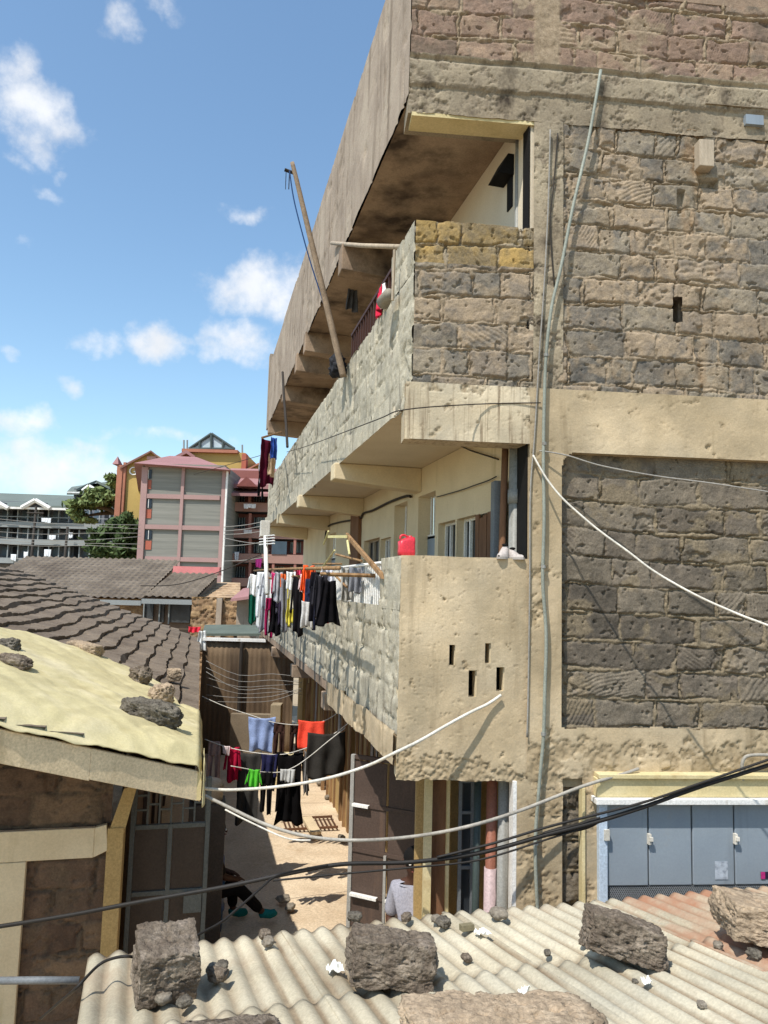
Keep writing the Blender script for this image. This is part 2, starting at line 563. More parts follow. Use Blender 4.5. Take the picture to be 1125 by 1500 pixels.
M['leaf_dark'] = mat('dark_leaves', [rgb('3b4a30'), rgb('4d5d3a'), rgb('627048')], scale=0.9, bump=0)
M['bark'] = plain('bark', '5a4a3c', bump=0.5)
M['skin'] = plain('dark_skin', '4a3226', rough=0.6, bump=0.05)
M['hair'] = plain('black_hair', '14110f', rough=0.9, bump=0.4)


def cloth(hexc, k=1.0, vary=0.15):
    key = 'cloth_' + hexc
    if key not in M:
        M[key] = plain('cloth_' + hexc, hexc, k, rough=0.95, bump=0.2, vary=vary, bscale=120, spec=0.1)
    return M[key]


# ------------------------------------------------------------------ masonry height fields
def masonry(u0, u1, v0, v1, res, course=0.235, blk=0.42, seed=1, rough=1.0, crack=1.0, chisel=0.4, joint=0.012, resv=None, flat=False):
    nu, nv = max(2, int(round((u1 - u0) / res)) + 1), max(2, int(round((v1 - v0) / (resv or res))) + 1)
    U, V = np.meshgrid(np.linspace(u0, u1, nu), np.linspace(v0, v1, nv), indexing='ij')
    e1 = fbm(U * 11, V * 11, seed + 4, seed + 20, 4, .62)
    e2 = fbm(U * 11, V * 11, seed + 9, seed + 21, 4, .62)
    vw = V + fbm(U * 0.9, V * 0.9, seed, seed, 2) * 0.07 + e1 * 0.030
    uw = U + fbm(U * 3, V * 3, seed + 5, seed, 2) * 0.06 + e2 * 0.045
    rowf = vw / course
    row = np.floor(rowf).astype(int)
    fr = (rowf - row)
    dv = np.minimum(fr, 1 - fr) * course
    du = np.zeros_like(U)
    bid = np.zeros_like(row)
    for r in range(row.min(), row.max() + 1):
        rr = np.random.default_rng(1000 * seed + r + 500)
        b = np.cumsum(blk * rr.uniform(0.45, 1.4, int((u1 - u0 + 4) / (blk * 0.45)) + 6)) + u0 - 2.0
        sel = row == r
        x = uw[sel]
        k = np.searchsorted(b, x)
        k = np.clip(k, 1, len(b) - 1)
        du[sel] = np.minimum(np.abs(x - b[k - 1]), np.abs(b[k] - x))
        bid[sel] = r * 997 + k
    R1 = _hash(bid, bid * 0 + 1, bid * 0, seed)
    R2 = _hash(bid, bid * 0 + 2, bid * 0, seed)
    R3 = _hash(bid, bid * 0 + 3, bid * 0, seed)
    R4 = _hash(bid, bid * 0 + 4, bid * 0, seed)
    w = joint * .5 + 0.075 * np.clip(fbm(U * 3.5, V * 3.5, 2, seed + 2, 5, .62) + 0.08, -0.12, 1) * (0.4 if flat else 1)
    dist = np.minimum(du, dv) - w
    mort = sstep(0.006, -0.005, dist + 0.010 * fbm(U * 40, V * 40, 2, seed + 17, 2))
    f1 = fbm(U * 12, V * 12, 1, seed + 3, 5, 0.6)
    f2 = fbm(U * 45, V * 45, 1, seed + 4, 3)
    hb = (R1 - 0.5) * 0.022 + f1 * 0.026 * rough + f2 * 0.010 * rough
    hb += (R2 - 0.5) * 0.05 * (fr - 0.5)
    th = (R3 - 0.5) * 2.4
    q = (U * np.cos(th) + V * np.sin(th)) + fbm(U * 5, V * 5, 0, seed + 9, 2) * 0.05 + 0.5 * (V - 0.3) * (U - 0.2) * (R2 - .5)
    stripe = np.abs(np.sin(q * math.pi / (0.022 + 0.02 * R2)))
    patch = sstep(-0.08, 0.10, fbm(U * 4, V * 4, 6, seed + 11, 2))
    hb += np.where(R4 < chisel, (stripe - 0.6) * 0.011 * patch, 0) * rough
    hb -= 0.010 * sstep(0.022, 0.0, dist) * (0.2 + R3) * (0.3 if flat else 1)
    hm = fbm(U * 8, V * 8, 3, seed + 6, 5, .62) * 0.050 + 0.002 + f2 * 0.008
    if flat:
        hm = hm * 0.28
        hb = hb * 0.30
    if not flat:
        hb, hm = hb * 0.62, hm * 0.8
    H = hb * (1 - mort) + hm * mort
    cn = fbm(U * 4.5, V * 4.5, 5, seed + 7, 4)
    cm = np.exp(-((dist + 0.002) / 0.0065) ** 2) * (0.25 + 0.75 * sstep(-0.05, 0.08, cn))
    if flat:
        cm = np.exp(-((du - w * .5) / 0.012) ** 2) * sstep(-0.12, 0.03, cn) + 0.4 * cm
    H -= 0.034 * crack * cm
    pit = sstep(0.25, 0.32, fbm(U * 22, V * 22, 8, seed + 8, 2))
    H -= pit * 0.016 * rough
    spall = sstep(0.15, 0.22, fbm(U * 2.8, V * 3.6, 9, seed + 13, 5, .6))
    H -= spall * (0.018 + 0.03 * np.abs(f1)) * rough
    tone = np.clip(0.10 + 0.8 * R1 + f1 * 0.5, 0, 1)
    return U, V, H, tone, np.clip(mort * (0.9 + .6 * f1) + 0.75 * sstep(.07, .17, fbm(U * 4, V * 5, 4, seed + 15, 5, .6)), 0, 1)


def plaster(u0, u1, v0, v1, res, seed=1, amp=1.0, chip=None):
    nu, nv = max(2, int(round((u1 - u0) / res)) + 1), max(2, int(round((v1 - v0) / res)) + 1)
    U, V = np.meshgrid(np.linspace(u0, u1, nu), np.linspace(v0, v1, nv), indexing='ij')
    H = fbm(U * 1.2, V * 1.2, 0, seed, 2) * 0.010 * amp + fbm(U * 9, V * 9, 0, seed + 1, 5, .6) * 0.0045 * amp + fbm(U * 40, V * 40, 0, seed + 6, 2) * 0.0016 * amp
    pits = sstep(0.28, 0.34, fbm(U * 34, V * 34, 0, seed + 2, 2))
    H -= pits * 0.005 * amp
    mort = np.zeros_like(U)
    if chip is not None:
        c = np.clip(chip(U, V), 0, 1)
        m = sstep(0.0, 0.05, fbm(U * 8, V * 8, 3, seed + 4, 5, .7) - 0.25 + 0.42 * c) * (c > 0.01)
        H += m * (-0.010 + fbm(U * 42, V * 42, 0, seed + 5, 3, .7) * 0.030 + 0.016 * np.abs(fbm(U * 12, V * 12, 0, seed + 7, 3)))
        mort = m
    tone = np.clip(0.5 + fbm(U * 1.7, V * 1.7, 0, seed + 3, 4) * 1.6, 0, 1)
    return U, V, H, tone, mort


def W(u, d, z):
    p = C + Uw * u + Nw * d
    return np.array([p[0], p[1], z])


def wall_pts(U, V, H, d=0.0):   # end wall: outwards is -Nw
    P = np.zeros(U.shape + (3,))
    for k in range(2):
        P[..., k] = C[k] + Uw[k] * U + Nw[k] * (d - H)
    P[..., 2] = V
    return P


def fac_pts(Y, Z, H, x):        # facade: outwards is -X
    return np.stack([x - H, Y, Z], -1)


def wbox(mb, u0_, u1_, d0, d1, z0, z1):
    return mb.hexa([W(u0_, d0, z0), W(u1_, d0, z0), W(u1_, d1, z0), W(u0_, d1, z0), W(u0_, d0, z1), W(u1_, d0, z1), W(u1_, d1, z1), W(u0_, d1, z1)])


def Epix(x, y, d=0.0):
    return on(x, y, Nw, C + Nw * d)


def Euz(x, y, d=0.0):
    p = Epix(x, y, d)
    return float((p - C) @ Uw), float(p[2])


def Fpix(x, y, dx=0.0):
    return on(x, y, (1, 0, 0), (C[0] + dx, 0, 0))


def Gpix(x, y, z=0.0):
    return on(x, y, (0, 0, 1), (0, 0, z))


XF = float(C[0])                # facade plane
XI = XF + 1.05                  # inner wall plane
YF = 19.7                       # far end of the block


def yend(x):                    # y of the end wall line at a given x
    return float(C[1] + (x - C[0]) * Uw[1] / Uw[0])


# ================================================================== GROUND
def build_ground():
    mb = MB()
    mb.add([(-600, -60, -0.02), (600, -60, -0.02), (600, 900, -0.02), (-600, 900, -0.02)], [(0, 1, 2, 3)])
    kind(obj('ground', mb, M['earth']))
    x = np.linspace(-2.5, 4.5, 120)
    y = np.linspace(3.0, 24, 320)
    X, Y = np.meshgrid(x, y, indexing='ij')
    Z = fbm(X * 0.7, Y * 0.7, 0, 3, 3) * 0.08 + fbm(X * 4, Y * 4, 0, 5, 3) * 0.03 + 0.02
    mb = MB().grid(np.stack([X, Y, Z], -1), flip=False)
    kind(obj('path', mb, M['soil'], smooth=True))


build_ground()


# ================================================================== THE STONE BLOCK ON THE RIGHT
B = thing('apartment_building', 'three storey stone block building with cream plaster bands and long open balconies on the right', 'building', (XF, C[1], 0))


def chipped(mb_name, arr, m, d=0.0, mask=None, extra=None):
    U, V, H, tone, mort = arr
    return hobj(mb_name, wall_pts(U, V, H, d), {'tone': tone, 'mort': mort}, m, B, mask=mask, extra=extra)


def opening_wall(x, th, y0, y1, z0, z1, holes):
    """wall along the facade direction with rectangular openings (ya, yb, za, zb)"""
    mb = MB()
    ys = sorted({y0, y1} | {h[0] for h in holes} | {h[1] for h in holes})
    for a, b in zip(ys[:-1], ys[1:]):
        c = (a + b) / 2
        zs = [z0]
        for h in sorted(holes, key=lambda q: q[2]):
            if h[0] <= c <= h[1]:
                zs += [h[2], h[3]]
        zs.append(z1)
        for q in range(0, len(zs), 2):
            if zs[q + 1] - zs[q] > 0.01:
                mb.box(x, x + th, a, b, zs[q], zs[q + 1])
    return mb


def build_block():
    # ---- end wall skins
    UR = 4.4
    Zt = 10.1
    # upper wall (blocks), from the band up to the roof band
    arr = masonry(1.30, UR, 5.76, 8.26, 0.0078, seed=3)
    U, V, H, tone, mort = arr
    slot = [Euz(985, 435), Euz(999, 473)]
    pit2 = [Euz(992, 278), Euz(1004, 318)]
    mask = np.ones(U.shape, bool)
    mask[(U > slot[0][0]) & (U < slot[1][0]) & (V > slot[1][1]) & (V < slot[0][1])] = False
    H[(U > pit2[0][0]) & (U < pit2[1][0]) & (V > pit2[1][1]) & (V < pit2[0][1])] -= 0.05
    ho = Euz(1040, 268)
    H[(abs(U - ho[0]) < 0.09) & (abs(V - ho[1]) < 0.05)] -= 0.07
    # deep weathered seam down the right part
    seam = Euz(1025, 300)[0]
    H += -0.03 * np.exp(-((U - seam - 0.06 * fbm(V * 3, V * 0, 0, 4)) / 0.05) ** 2) * sstep(-0.05, 0.1, fbm(U * 6, V * 6, 0, 44))
    mort = np.maximum(mort, sstep(0.10, 0.0, abs(U - seam)) * sstep(-0.1, 0.1, fbm(U * 9, V * 5, 0, 12)))
    ex = MB()
    wbox(ex, 1.30, UR, 0.05, 0.30, 5.76, 8.26)
    hb = MB()
    chipped('stone_wall', (U, V, H, tone, mort), M['block'], 0.0, mask)
    mb = MB()
    a, b = slot[0][0] - 0.03, slot[1][0] + 0.03
    z0_, z1_ = slot[1][1] - 0.03, slot[0][1] + 0.03
    wbox(mb, 1.10, a, 0.12, 0.32, 5.7, 8.3)
    wbox(mb, b, 7.0, 0.12, 0.32, 5.7, 8.3)
    wbox(mb, a, b, 0.12, 0.32, 5.7, z0_)
    wbox(mb, a, b, 0.12, 0.32, z1_, 8.3)
    wbox(mb, UR, 7.0, -0.01, 0.115, 5.7, Zt)
    wbox(mb, 1.10, 7.0, 0.14, 0.32, 0.0, 5.7)
    wbox(mb, 1.45, 7.0, 0.325, 0.335, 5.7, 8.3)
    obj('wall_core', mb, M['render'], B)
    # rough mortar column beside the opening
    arr = plaster(1.08, 1.34, 5.80, 8.24, 0.011, seed=9, amp=2.2, chip=lambda U, V: 0.5 + 0 * U)
    ex = wbox(MB(), 1.09, 1.33, 0.03, 0.33, 5.80, 8.24)
    chipped('column', arr, M['concrete'], -0.015, extra=ex)
    # roof band
    arr = plaster(-0.03, UR, 8.20, 8.74, 0.011, seed=11, amp=2.0, chip=lambda U, V: 0.45 + 0.5 * (abs(V - 8.46) < 0.015))
    U, V, H, tone, mort = arr
    H = H + 0.012 * np.sign(V - 8.45 - 0.03 * fbm(U * 1.5, U * 0, 0, 2)) - 0.03 * np.exp(-((V - 8.70 - 0.02 * fbm(U * 3, U * 0, 0, 7)) / 0.02) ** 2)
    e0 = fbm(U * 7, U * 0, 0, 21, 3) * 0.03
    V2 = V + e0 * (V < 8.24)
    ex = wbox(MB(), -0.03, 7.0, 0.03, 0.34, 8.215, 8.73)
    chipped('roof_band', (U, V2, H, tone, mort), M['concrete'], -0.025, extra=ex)
    # yellow painted underside of the band over the upper balcony opening
    mb = wbox(MB(), -0.0, 1.085, 0.0, 0.22, 8.175, 8.21)
    obj('painted_lintel', mb, M['yellow_board'], B)
    # roof parapet blocks
    arr = masonry(-0.02, UR, 8.72, 9.5, 0.009, seed=5, blk=0.40)
    U, V, H, tone, mort = arr
    strip = sstep(0.14, 0.10, abs(U - 1.20 - 0.04 * fbm(V * 4, V * 0, 0, 4)))
    H = H * (1 - strip) + strip * fbm(U * 12, V * 12, 0, 6) * 0.02
    mort = np.maximum(mort, strip * 0.9)
    ex = wbox(MB(), -0.02, UR, 0.09, 0.2, 8.72, Zt)
    wbox(ex, -0.02, UR, 0.0, 0.09, 9.49, Zt)
    chipped('roof_parapet_end', (U, V, H, tone, mort), M['block_brown'], 0.0, extra=ex)
    # upper balcony parapet, end face: grey courses with an orange chiselled top
    arr = masonry(0.06, 1.10, 5.80, 7.23, 0.0078, seed=8)
    U, V, H, tone, mort = arr
    V2 = V + fbm(U * 5, U * 0, 0, 3, 3) * 0.03 * (V > 7.2)
    ex = wbox(MB(), 0.07, 1.10, 0.08, 0.18, 5.80, 7.20)
    lo = V[:-1, :-1] < 6.86
    chipped('balcony_parapet_end', (U, V2, H, tone, mort), M['block'], 0.0, mask=lo, extra=ex)
    chipped('orange_coursing', (U, V2, H, tone, mort), M['block_orange'], 0.0, mask=~lo)
    # band at the upper floor
    arr = plaster(0.0, 1.08, 5.33, 5.81, 0.011, seed=14, chip=lambda U, V: 0.35 * (V > 5.74) + 0.2)
    ex = wbox(MB(), 0.0, 1.08, 0.02, 0.24, 5.335, 5.805)
    chipped('floor_band', arr, M['cream_streaked'], -0.03, extra=ex)

    # continuous cream frame: post, band over the recessed panel, band below it (rounded upper corner)
    zt, zb = Euz(850, 665)[1], 3.0
    arr = plaster(1.05, UR, 2.34, 5.81, 0.0125, seed=17, chip=lambda U, V: 0.62 * sstep(3.05, 2.8, V) + 0.28 * sstep(1.45, 1.1, U) + 0.12)
    U, V, H, tone, mort = arr
    ul = 1.325
    rr = 0.12
    inside = (U > ul) & (V < zt) & (V > zb)
    corner = (U < ul + rr) & (V > zt - rr) & ((U - ul - rr) ** 2 + (V - zt + rr) ** 2 > rr * rr)
    inside &= ~corner
    jag = fbm(U * 9, V * 9, 0, 3, 3) * 0.03
    inside &= (V > zb + 0.02 + jag)
    # bare strip between the post and the shop front
    gapm = (U > 1.335) & (U < 1.49) & (V < 2.62)
    H = H - gapm * 0.0
    msk = ~(inside | gapm)
    ex = MB()
    wbox(ex, 1.05, ul, 0.02, 0.30, 0.0, zt)
    wbox(ex, 1.05, UR + 2.5, 0.02, 0.28, zt + 0.004, 5.80)
    wbox(ex, 1.06, UR + 2.5, 0.02, 0.28, 2.55, zb)
    obj_ = chipped('plaster_frame', (U, V, H, tone, mort), M['cream'], -0.03, mask=msk, extra=ex)
    # ground floor post
    arr = plaster(0.965, 1.335, 0.0, 2.62, 0.0125, seed=19, chip=lambda U, V: 0.55 + 0 * U)
    ex = wbox(MB(), 0.965, 1.335, 0.02, 0.30, 0.0, 2.6)
    chipped('ground_floor_post', arr, M['cream'], -0.022, extra=ex)
    arr = masonry(1.33, 1.50, 0.0, 2.62, 0.012, seed=29, rough=3.0, crack=1.5)
    chipped('bare_masonry_strip', arr, M['block_dark'], 0.05)
    mb = wbox(MB(), 1.49, 1.515, -0.05, 0.04, 0.0, 2.56)
    obj('board_and_lit_edge', mb, M['yellow_board'], B, bevel=0.004)
    arr = plaster(1.515, 1.635, 0.0, 2.50, 0.0125, seed=23, chip=lambda U, V: 0.5 + 0 * U)
    ex = wbox(MB(), 1.515, 1.635, 0.0, 0.05, 0.0, 2.5)
    chipped('shop_pier', arr, M['cream'], -0.03, extra=ex)
    # recessed panel of grey blocks
    arr = masonry(1.27, UR, 2.93, zt + 0.05, 0.0078, seed=31, course=0.232, blk=0.5)
    chipped('recessed_stone_panel', arr, M['block_dark'], 0.055)

    # ---- lower balcony, end face with four ventilation slots
    slots = []
    for (x0_, y0_, x1_, y1_) in ((657, 945, 666, 976), (710, 943, 718, 972), (685, 983, 697, 1022), (727, 978, 738, 1013)):
        a, b = Euz(x0_, y0_), Euz(x1_, y1_)
        slots.append((a[0], b[0], b[1], a[1]))
    arr = plaster(0.0, 1.06, 2.60, 4.375, 0.0095, seed=37, chip=lambda U, V: 1.0 * sstep(2.98, 2.72, V + 0.12 * U) + 0.5 * np.exp(-((U - 0.62) / .12)**2 - ((V - 3.4) / .2)**2) + 0.06)
    U, V, H, tone, mort = arr
    mask = np.ones(U.shape, bool)
    for (a, b, z0_, z1_) in slots:
        mask[(U > a) & (U < b) & (V > z0_) & (V < z1_)] = False
    V2 = V + (fbm(U * 8, U * 0, 0, 3, 3) * 0.035) * (V < 2.63) + fbm(U * 4, U * 0, 0, 8, 2) * 0.012 * (V > 4.36)
    chipped('balcony_parapet_end', (U, V2, H, tone, mort), M['cream'], 0.0, mask=mask)
    mb = MB()
    ucuts = sorted({0.0, 1.06} | {s[0] for s in slots} | {s[1] for s in slots})
    for a, b in zip(ucuts[:-1], ucuts[1:]):
        c = (a + b) / 2
        zs = [2.62]
        for s in sorted(slots, key=lambda q: q[2]):
            if s[0] <= c <= s[1]:
                zs += [s[2], s[3]]
        zs.append(4.365)
        for q in range(0, len(zs), 2):
            wbox(mb, a, b, 0.022, 0.15, zs[q], zs[q + 1])
    obj('parapet_core', mb, M['cream_flat'], B)
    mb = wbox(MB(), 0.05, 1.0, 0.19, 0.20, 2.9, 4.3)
    obj('slot_shade_sheet', mb, M['black'], B)  # black sheet added behind the slots to paint their shade

    # ---- balcony facade skins (along the alley)
    def facade(y0, y1, z0, z1, x, seed, m, ry=0.022, rz=0.022, top=None, **kw):
        U, V, H, tone, mort = masonry(y0, y1, z0, z1, ry, seed=seed, resv=rz, flat=True, **kw)
        P = fac_pts(U, V, H, x)
        if top is not None:
            P[..., 2] += top(U) * (V > z1 - 0.03)
        return P, {'tone': tone, 'mort': mort}
    ytop = 6.58
    # upper parapet
    P, A = facade(yend(XF) + 0.02, YF, 5.62, 6.85, XF + 0.055, 41, M['wash'], crack=1.6, blk=0.5, chisel=0.2)
    ex = MB().box(XF + 0.085, XF + 0.2, yend(XF) + 0.1, YF, 5.62, 6.83)
    hobj('balcony_parapet', P, A, M['wash'], B, flip=True, extra=ex)
    P, A = facade(yend(XF) + 0.02, ytop, 6.80, 7.24, XF + 0.052, 42, M['wash'], ry=0.015, crack=1.2, chisel=0.2)
    ex = MB().box(XF + 0.08, XF + 0.2, yend(XF) + 0.1, ytop, 6.8, 7.23)
    hobj('parapet_stub', P, A, M['wash'], B, flip=True, extra=ex)
    # slab edge at upper floor
    P, A = facade(yend(XF), YF, 5.60, 5.84, XF - 0.0, 43, M['render'], rz=0.03, course=0.6, blk=3)
    Zw = fbm(P[..., 1] * 2, P[..., 1] * 0, 0, 5, 3) * 0.10
    P[..., 2] += Zw * (P[..., 2] > 5.80)
    hobj('slab_edge', P, A, M['wash'], B, flip=True)
    # lower parapet
    P, A = facade(yend(XF) + 0.0, YF - 0.2, 2.95, 3.95, XF + 0.0, 45, M['wash'], crack=1.9, blk=0.42, chisel=0.2)
    ex = MB().box(XF + 0.03, XF + 0.14, yend(XF) + 0.1, YF - 0.2, 2.86, 3.93)
    hobj('balcony_parapet', P, A, M['wash'], B, flip=True, extra=ex)
    P, A = facade(yend(XF) + 0.0, 6.52, 3.93, 4.37, XF - 0.002, 46, M['wash'], ry=0.015)
    ex = MB().box(XF + 0.03, XF + 0.14, yend(XF) + 0.1, 6.52, 3.93, 4.36)
    hobj('parapet_stub', P, A, M['wash'], B, flip=True, extra=ex)
    y1 = 9.0
    P, A = facade(yend(XF), y1, 2.72, 2.98, XF - 0.03, 47, M['wash'], ry=0.02, course=0.6, blk=3)
    P[..., 2] += fbm(P[..., 1] * 3, P[..., 1] * 0, 0, 6, 3) * 0.05
    ex = MB().box(XF - 0.0, XF + 0.1, yend(XF) + 0.06, y1, 2.74, 2.95)
    hobj('slab_edge', P, A, M['cream'], B, flip=True, extra=ex)
    # roof parapet above the balconies
    P, A = facade(yend(XF) - 0.0, YF + 0.3, 8.36, Zt, XF - 0.03, 48, M['render'], ry=0.04, rz=0.04, course=0.9, blk=2.5, rough=0.7, crack=0.6)
    P[..., 2] += fbm(P[..., 1] * 3, P[..., 1] * 0, 0, 9, 3) * 0.06 * (P[..., 2] < 8.42)
    ex = MB().box(XF + 0.0, XF + 0.16, yend(XF) + 0.1, YF + 0.3, 8.40, Zt - 0.01)
    hobj('roof_parapet', P, A, M['render'], B, flip=True, extra=ex)
    mb = MB().box(XF - 0.05, XF + 1.2, YF + 0.0, YF + 0.32, 8.3, 10.35)
    obj('roof_end_wall', mb, M['render'], B)

    # ---- slabs, soffits and beams
    def poly(x0_, x1_, ya=0.1, yb=YF):
        return [(x0_, yend(x0_) + ya), (x1_, yend(x1_) + ya), (x1_, yb), (x0_, yb)]
    obj('balcony_slab', MB().prism(poly(XF + 0.01, XI + 0.1), 5.615, 5.80), M['soffit_cream'], B)
    obj('balcony_slab', MB().prism(poly(XF + 0.005, XI + 0.1), 2.83, 2.945), M['soffit'], B)
    obj('roof_slab', MB().prism(poly(XF + 0.0, XF + 4.5), 8.39, 8.62), M['soffit'], B)
    for zt_, h0, h1, m, ys, nm in ((5.612, 0.30, 0.20, M['cream_flat'], (8.79, 12.17, 15.6, 19.0), 'cantilever_beam'),
                                   (8.388, 0.40, 0.34, M['soffit'], (8.75, 12.1, 13.3, 15.6, 19.1), 'cantilever_beam'),
                                   (2.826, 0.26, 0.2, M['soffit'], (8.95, 12.17, 15.6, 19.0), 'cantilever_beam')):
        for y in ys:
            x0_ = XF - 0.06
            mb = MB()
            mb.hexa([(x0_, y, zt_ - h1), (XI, y, zt_ - h0), (XI, y + 0.26, zt_ - h0), (x0_, y + 0.26, zt_ - h1),
                     (x0_, y, zt_), (XI, y, zt_), (XI, y + 0.26, zt_), (x0_, y + 0.26, zt_)])
            obj(nm, mb, m, B, bevel=0.012)

    # ---- inner walls per floor with doors and windows
    def ip(x, y):
        p = on(x, y, (1, 0, 0), (XI, 0, 0))
        return float(p[1]), float(p[2])

    def span(x0_, x1_):
        return tuple(sorted((ip(x0_, 800)[0], ip(x1_, 800)[0])))
    ye = yend(XI) + 0.02
    yw, yb = ip(697, 780)[0], ip(668, 780)[0]
    # middle floor
    fz = 2.95
    ip_z = lambda x, y: ip(x, y)[1]
    win1 = (ip(697, 780)[0], ip(669, 780)[0], fz + 0.9, ip_z(683, 757))
    board1 = (ip(722, 780)[0], ip(699, 780)[0], fz + 0.9, ip_z(710, 752))
    rec1 = (ip(667, 780)[0], ip(642, 780)[0], fz + 0.9, ip_z(655, 764))
    door1 = (ip(637, 780)[0], ip(612, 780)[0], fz, ip_z(626, 723))
    door2 = (ip(596, 780)[0], ip(577, 780)[0], fz, ip_z(586, 738))
    win2 = (ip(556, 800)[0], ip(533, 800)[0], fz + 0.75, ip_z(544, 790))
    rec2 = (ip(572, 800)[0], ip(557, 800)[0], fz + 0.75, ip_z(565, 788))
    door3 = (ip(492, 790)[0], ip(478, 790)[0], fz, ip_z(485, 782))
    holes = [board1, win1, rec1, door1, door2, win2, rec2, door3]
    holes = [(min(h[0], h[1]), max(h[0], h[1]), h[2], h[3]) for h in holes]
    holes.sort()
    fixed = []
    last = ye + 0.4
    for h in holes:
        a = max(h[0], last + 0.02)
        if h[1] - a > 0.05:
            fixed.append((a, h[1], h[2], h[3]))
            last = h[1]
    obj('inner_wall', opening_wall(XI, 0.2, ye, YF, fz, 5.61, fixed), M['cream_flat'], B)
    for h in fixed:
        isdoor = h[2] < fz + 0.1
        w = h[1] - h[0]
        if isdoor:
            d = obj('door', MB().box(XI + 0.13, XI + 0.17, h[0], h[1], h[2], h[3] - 0.5), M['steel_blue'], B)
            fr = MB()
            for k in range(5):
                yy = h[0] + w * (k + 0.5) / 5
                fr.tube([(XI + 0.15, yy, h[3] - 0.5), (XI + 0.15, yy, h[3])], 0.012, 6)
            fr.box(XI + 0.13, XI + 0.17, h[0], h[1], h[3] - 0.53, h[3] - 0.48)
            obj('grille', fr, M['white'], d)
        else:
            g = obj('window', MB().box(XI + 0.12, XI + 0.13, h[0], h[1], h[2], h[3]), M['glass'], B)
            fr = MB()
            for yy in (h[0], h[0] + w * .33, h[0] + w * .66, h[1] - 0.03):
                fr.box(XI + 0.08, XI + 0.11, yy, yy + 0.03, h[2], h[3])
            for zz in (h[2], (h[2] + h[3]) / 2, h[3] - 0.03):
                fr.box(XI + 0.085, XI + 0.105, h[0], h[1], zz, zz + 0.03)
            obj('frame', fr, M['white'] if w < .7 else M['wood_pale'], g)
    # timber shutter leaning open beside the first window
    y0_, y1_ = board1[0], board1[1]
    mb = MB()
    for k in range(4):
        a = y0_ + (y1_ - y0_) * k / 4
        mb.box(XI - 0.02 - 0.004 * (k % 2), XI - 0.0, a + 0.004, a + (y1_ - y0_) / 4 - 0.004, fz + 0.85, board1[3] - 0.02 * (k % 3))
    obj('shutter', mb, M['brown_board'], B)
    # brown pilaster
    a, b = span(529, 517)
    obj('pilaster', MB().box(XI - 0.06, XI + 0.0, a, b, fz, 5.4), M['brown_board'], B)
    # grey metal meter box and downpipes at the near end of the balconies
    y = ye
    def wu(px, py, d):
        return Euz(px, py, d)[0]
    d = 0.42
    obj('meter_cabinet', wbox(MB(), wu(723, 760, d), wu(742, 760, d), d, d + 0.12, 3.9, 5.08), M['steel_grey'], B, bevel=0.008)
    d = 0.26
    u_ = wu(754, 760, d)
    dp = obj('downpipe', MB().tube([W(u_, d, 0.0), W(u_, d, 5.6)], 0.052, 12), M['pvc_grey'], B, smooth=True)
    obj('coupling', MB().tube([W(u_, d, 4.86), W(u_, d, 4.98)], 0.063, 12), M['pvc_grey'], dp, smooth=True)
    u2_ = wu(741, 680, 0.34)
    obj('downpipe', MB().tube([W(u2_ - .06, .36, 2.95), W(u2_, .34, 5.6)], 0.03, 10), M['brown_board'], B, smooth=True)
    obj('gap_shade_sheet', MB().box(XI - 0.02, XI - 0.012, y + 0.0, ip(757, 760)[0], 2.96, 5.6), M['black'], B)  # flat black sheet on the wall painting the shaded gap by the post
    # upper floor
    fz = 5.81
    up_h = [(7.0, 7.75, fz, fz + 2.05), (8.3, 9.1, fz + 0.9, fz + 1.9), (10.2, 11.0, fz, fz + 2.05), (11.6, 12.4, fz + .9, fz + 1.9), (14.0, 14.8, fz, fz + 2.05)]
    obj('inner_wall', opening_wall(XI, 0.2, ye, YF, fz, 8.385, up_h), M['soffit_cream'], B)
    for h in up_h:
        if h[2] < fz + 0.1:
            obj('door', MB().box(XI + 0.12, XI + 0.16, h[0], h[1], h[2], h[3]), M['brown_board'], B)
        else:
            obj('window', MB().box(XI + 0.12, XI + 0.13, h[0], h[1], h[2], h[3]), M['glass'], B)
    u_ = wu(767, 260, 0.24)
    obj('downpipe', MB().tube([W(u_, .24, 5.8), W(u_, .24, 8.38)], 0.028, 12), M['pvc_green'], B, smooth=True)
    u_ = wu(758, 260, 0.3)
    obj('downpipe', MB().tube([W(u_, .3, 5.8), W(u_, .3, 8.38)], 0.022, 12), M['pvc_grey'], B, smooth=True)
    obj('gap_shade_sheet', MB().box(XI - 0.02, XI - 0.012, ye, ip(769, 260)[0], 5.82, 8.38), M['black'], B)  # same black strip upstairs, shade of the gap put in as colour
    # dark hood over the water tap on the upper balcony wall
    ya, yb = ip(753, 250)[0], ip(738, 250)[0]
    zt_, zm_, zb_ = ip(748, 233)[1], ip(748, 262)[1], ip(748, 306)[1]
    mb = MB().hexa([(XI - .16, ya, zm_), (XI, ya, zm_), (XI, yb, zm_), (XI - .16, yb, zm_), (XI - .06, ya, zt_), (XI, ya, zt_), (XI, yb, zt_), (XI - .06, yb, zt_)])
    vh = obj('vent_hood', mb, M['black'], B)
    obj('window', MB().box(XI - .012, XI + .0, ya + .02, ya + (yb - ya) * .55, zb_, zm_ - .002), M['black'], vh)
    # ground floor, alley side
    holes = []
    ys = [6.9, 8.1, 9.3, 10.7, 12.0, 13.5, 15.0, 16.5, 18.0]
    for k, y in enumerate(ys):
        if k % 2 == 0:
            holes.append((y, y + 0.8, 0.0, 2.05))
        else:
            holes.append((y, y + 0.8, 0.95, 2.0))
    obj('inner_wall', opening_wall(XI, 0.2, ye + 0.5, YF, 0.0, 2.83, holes), M['ochre'], B)
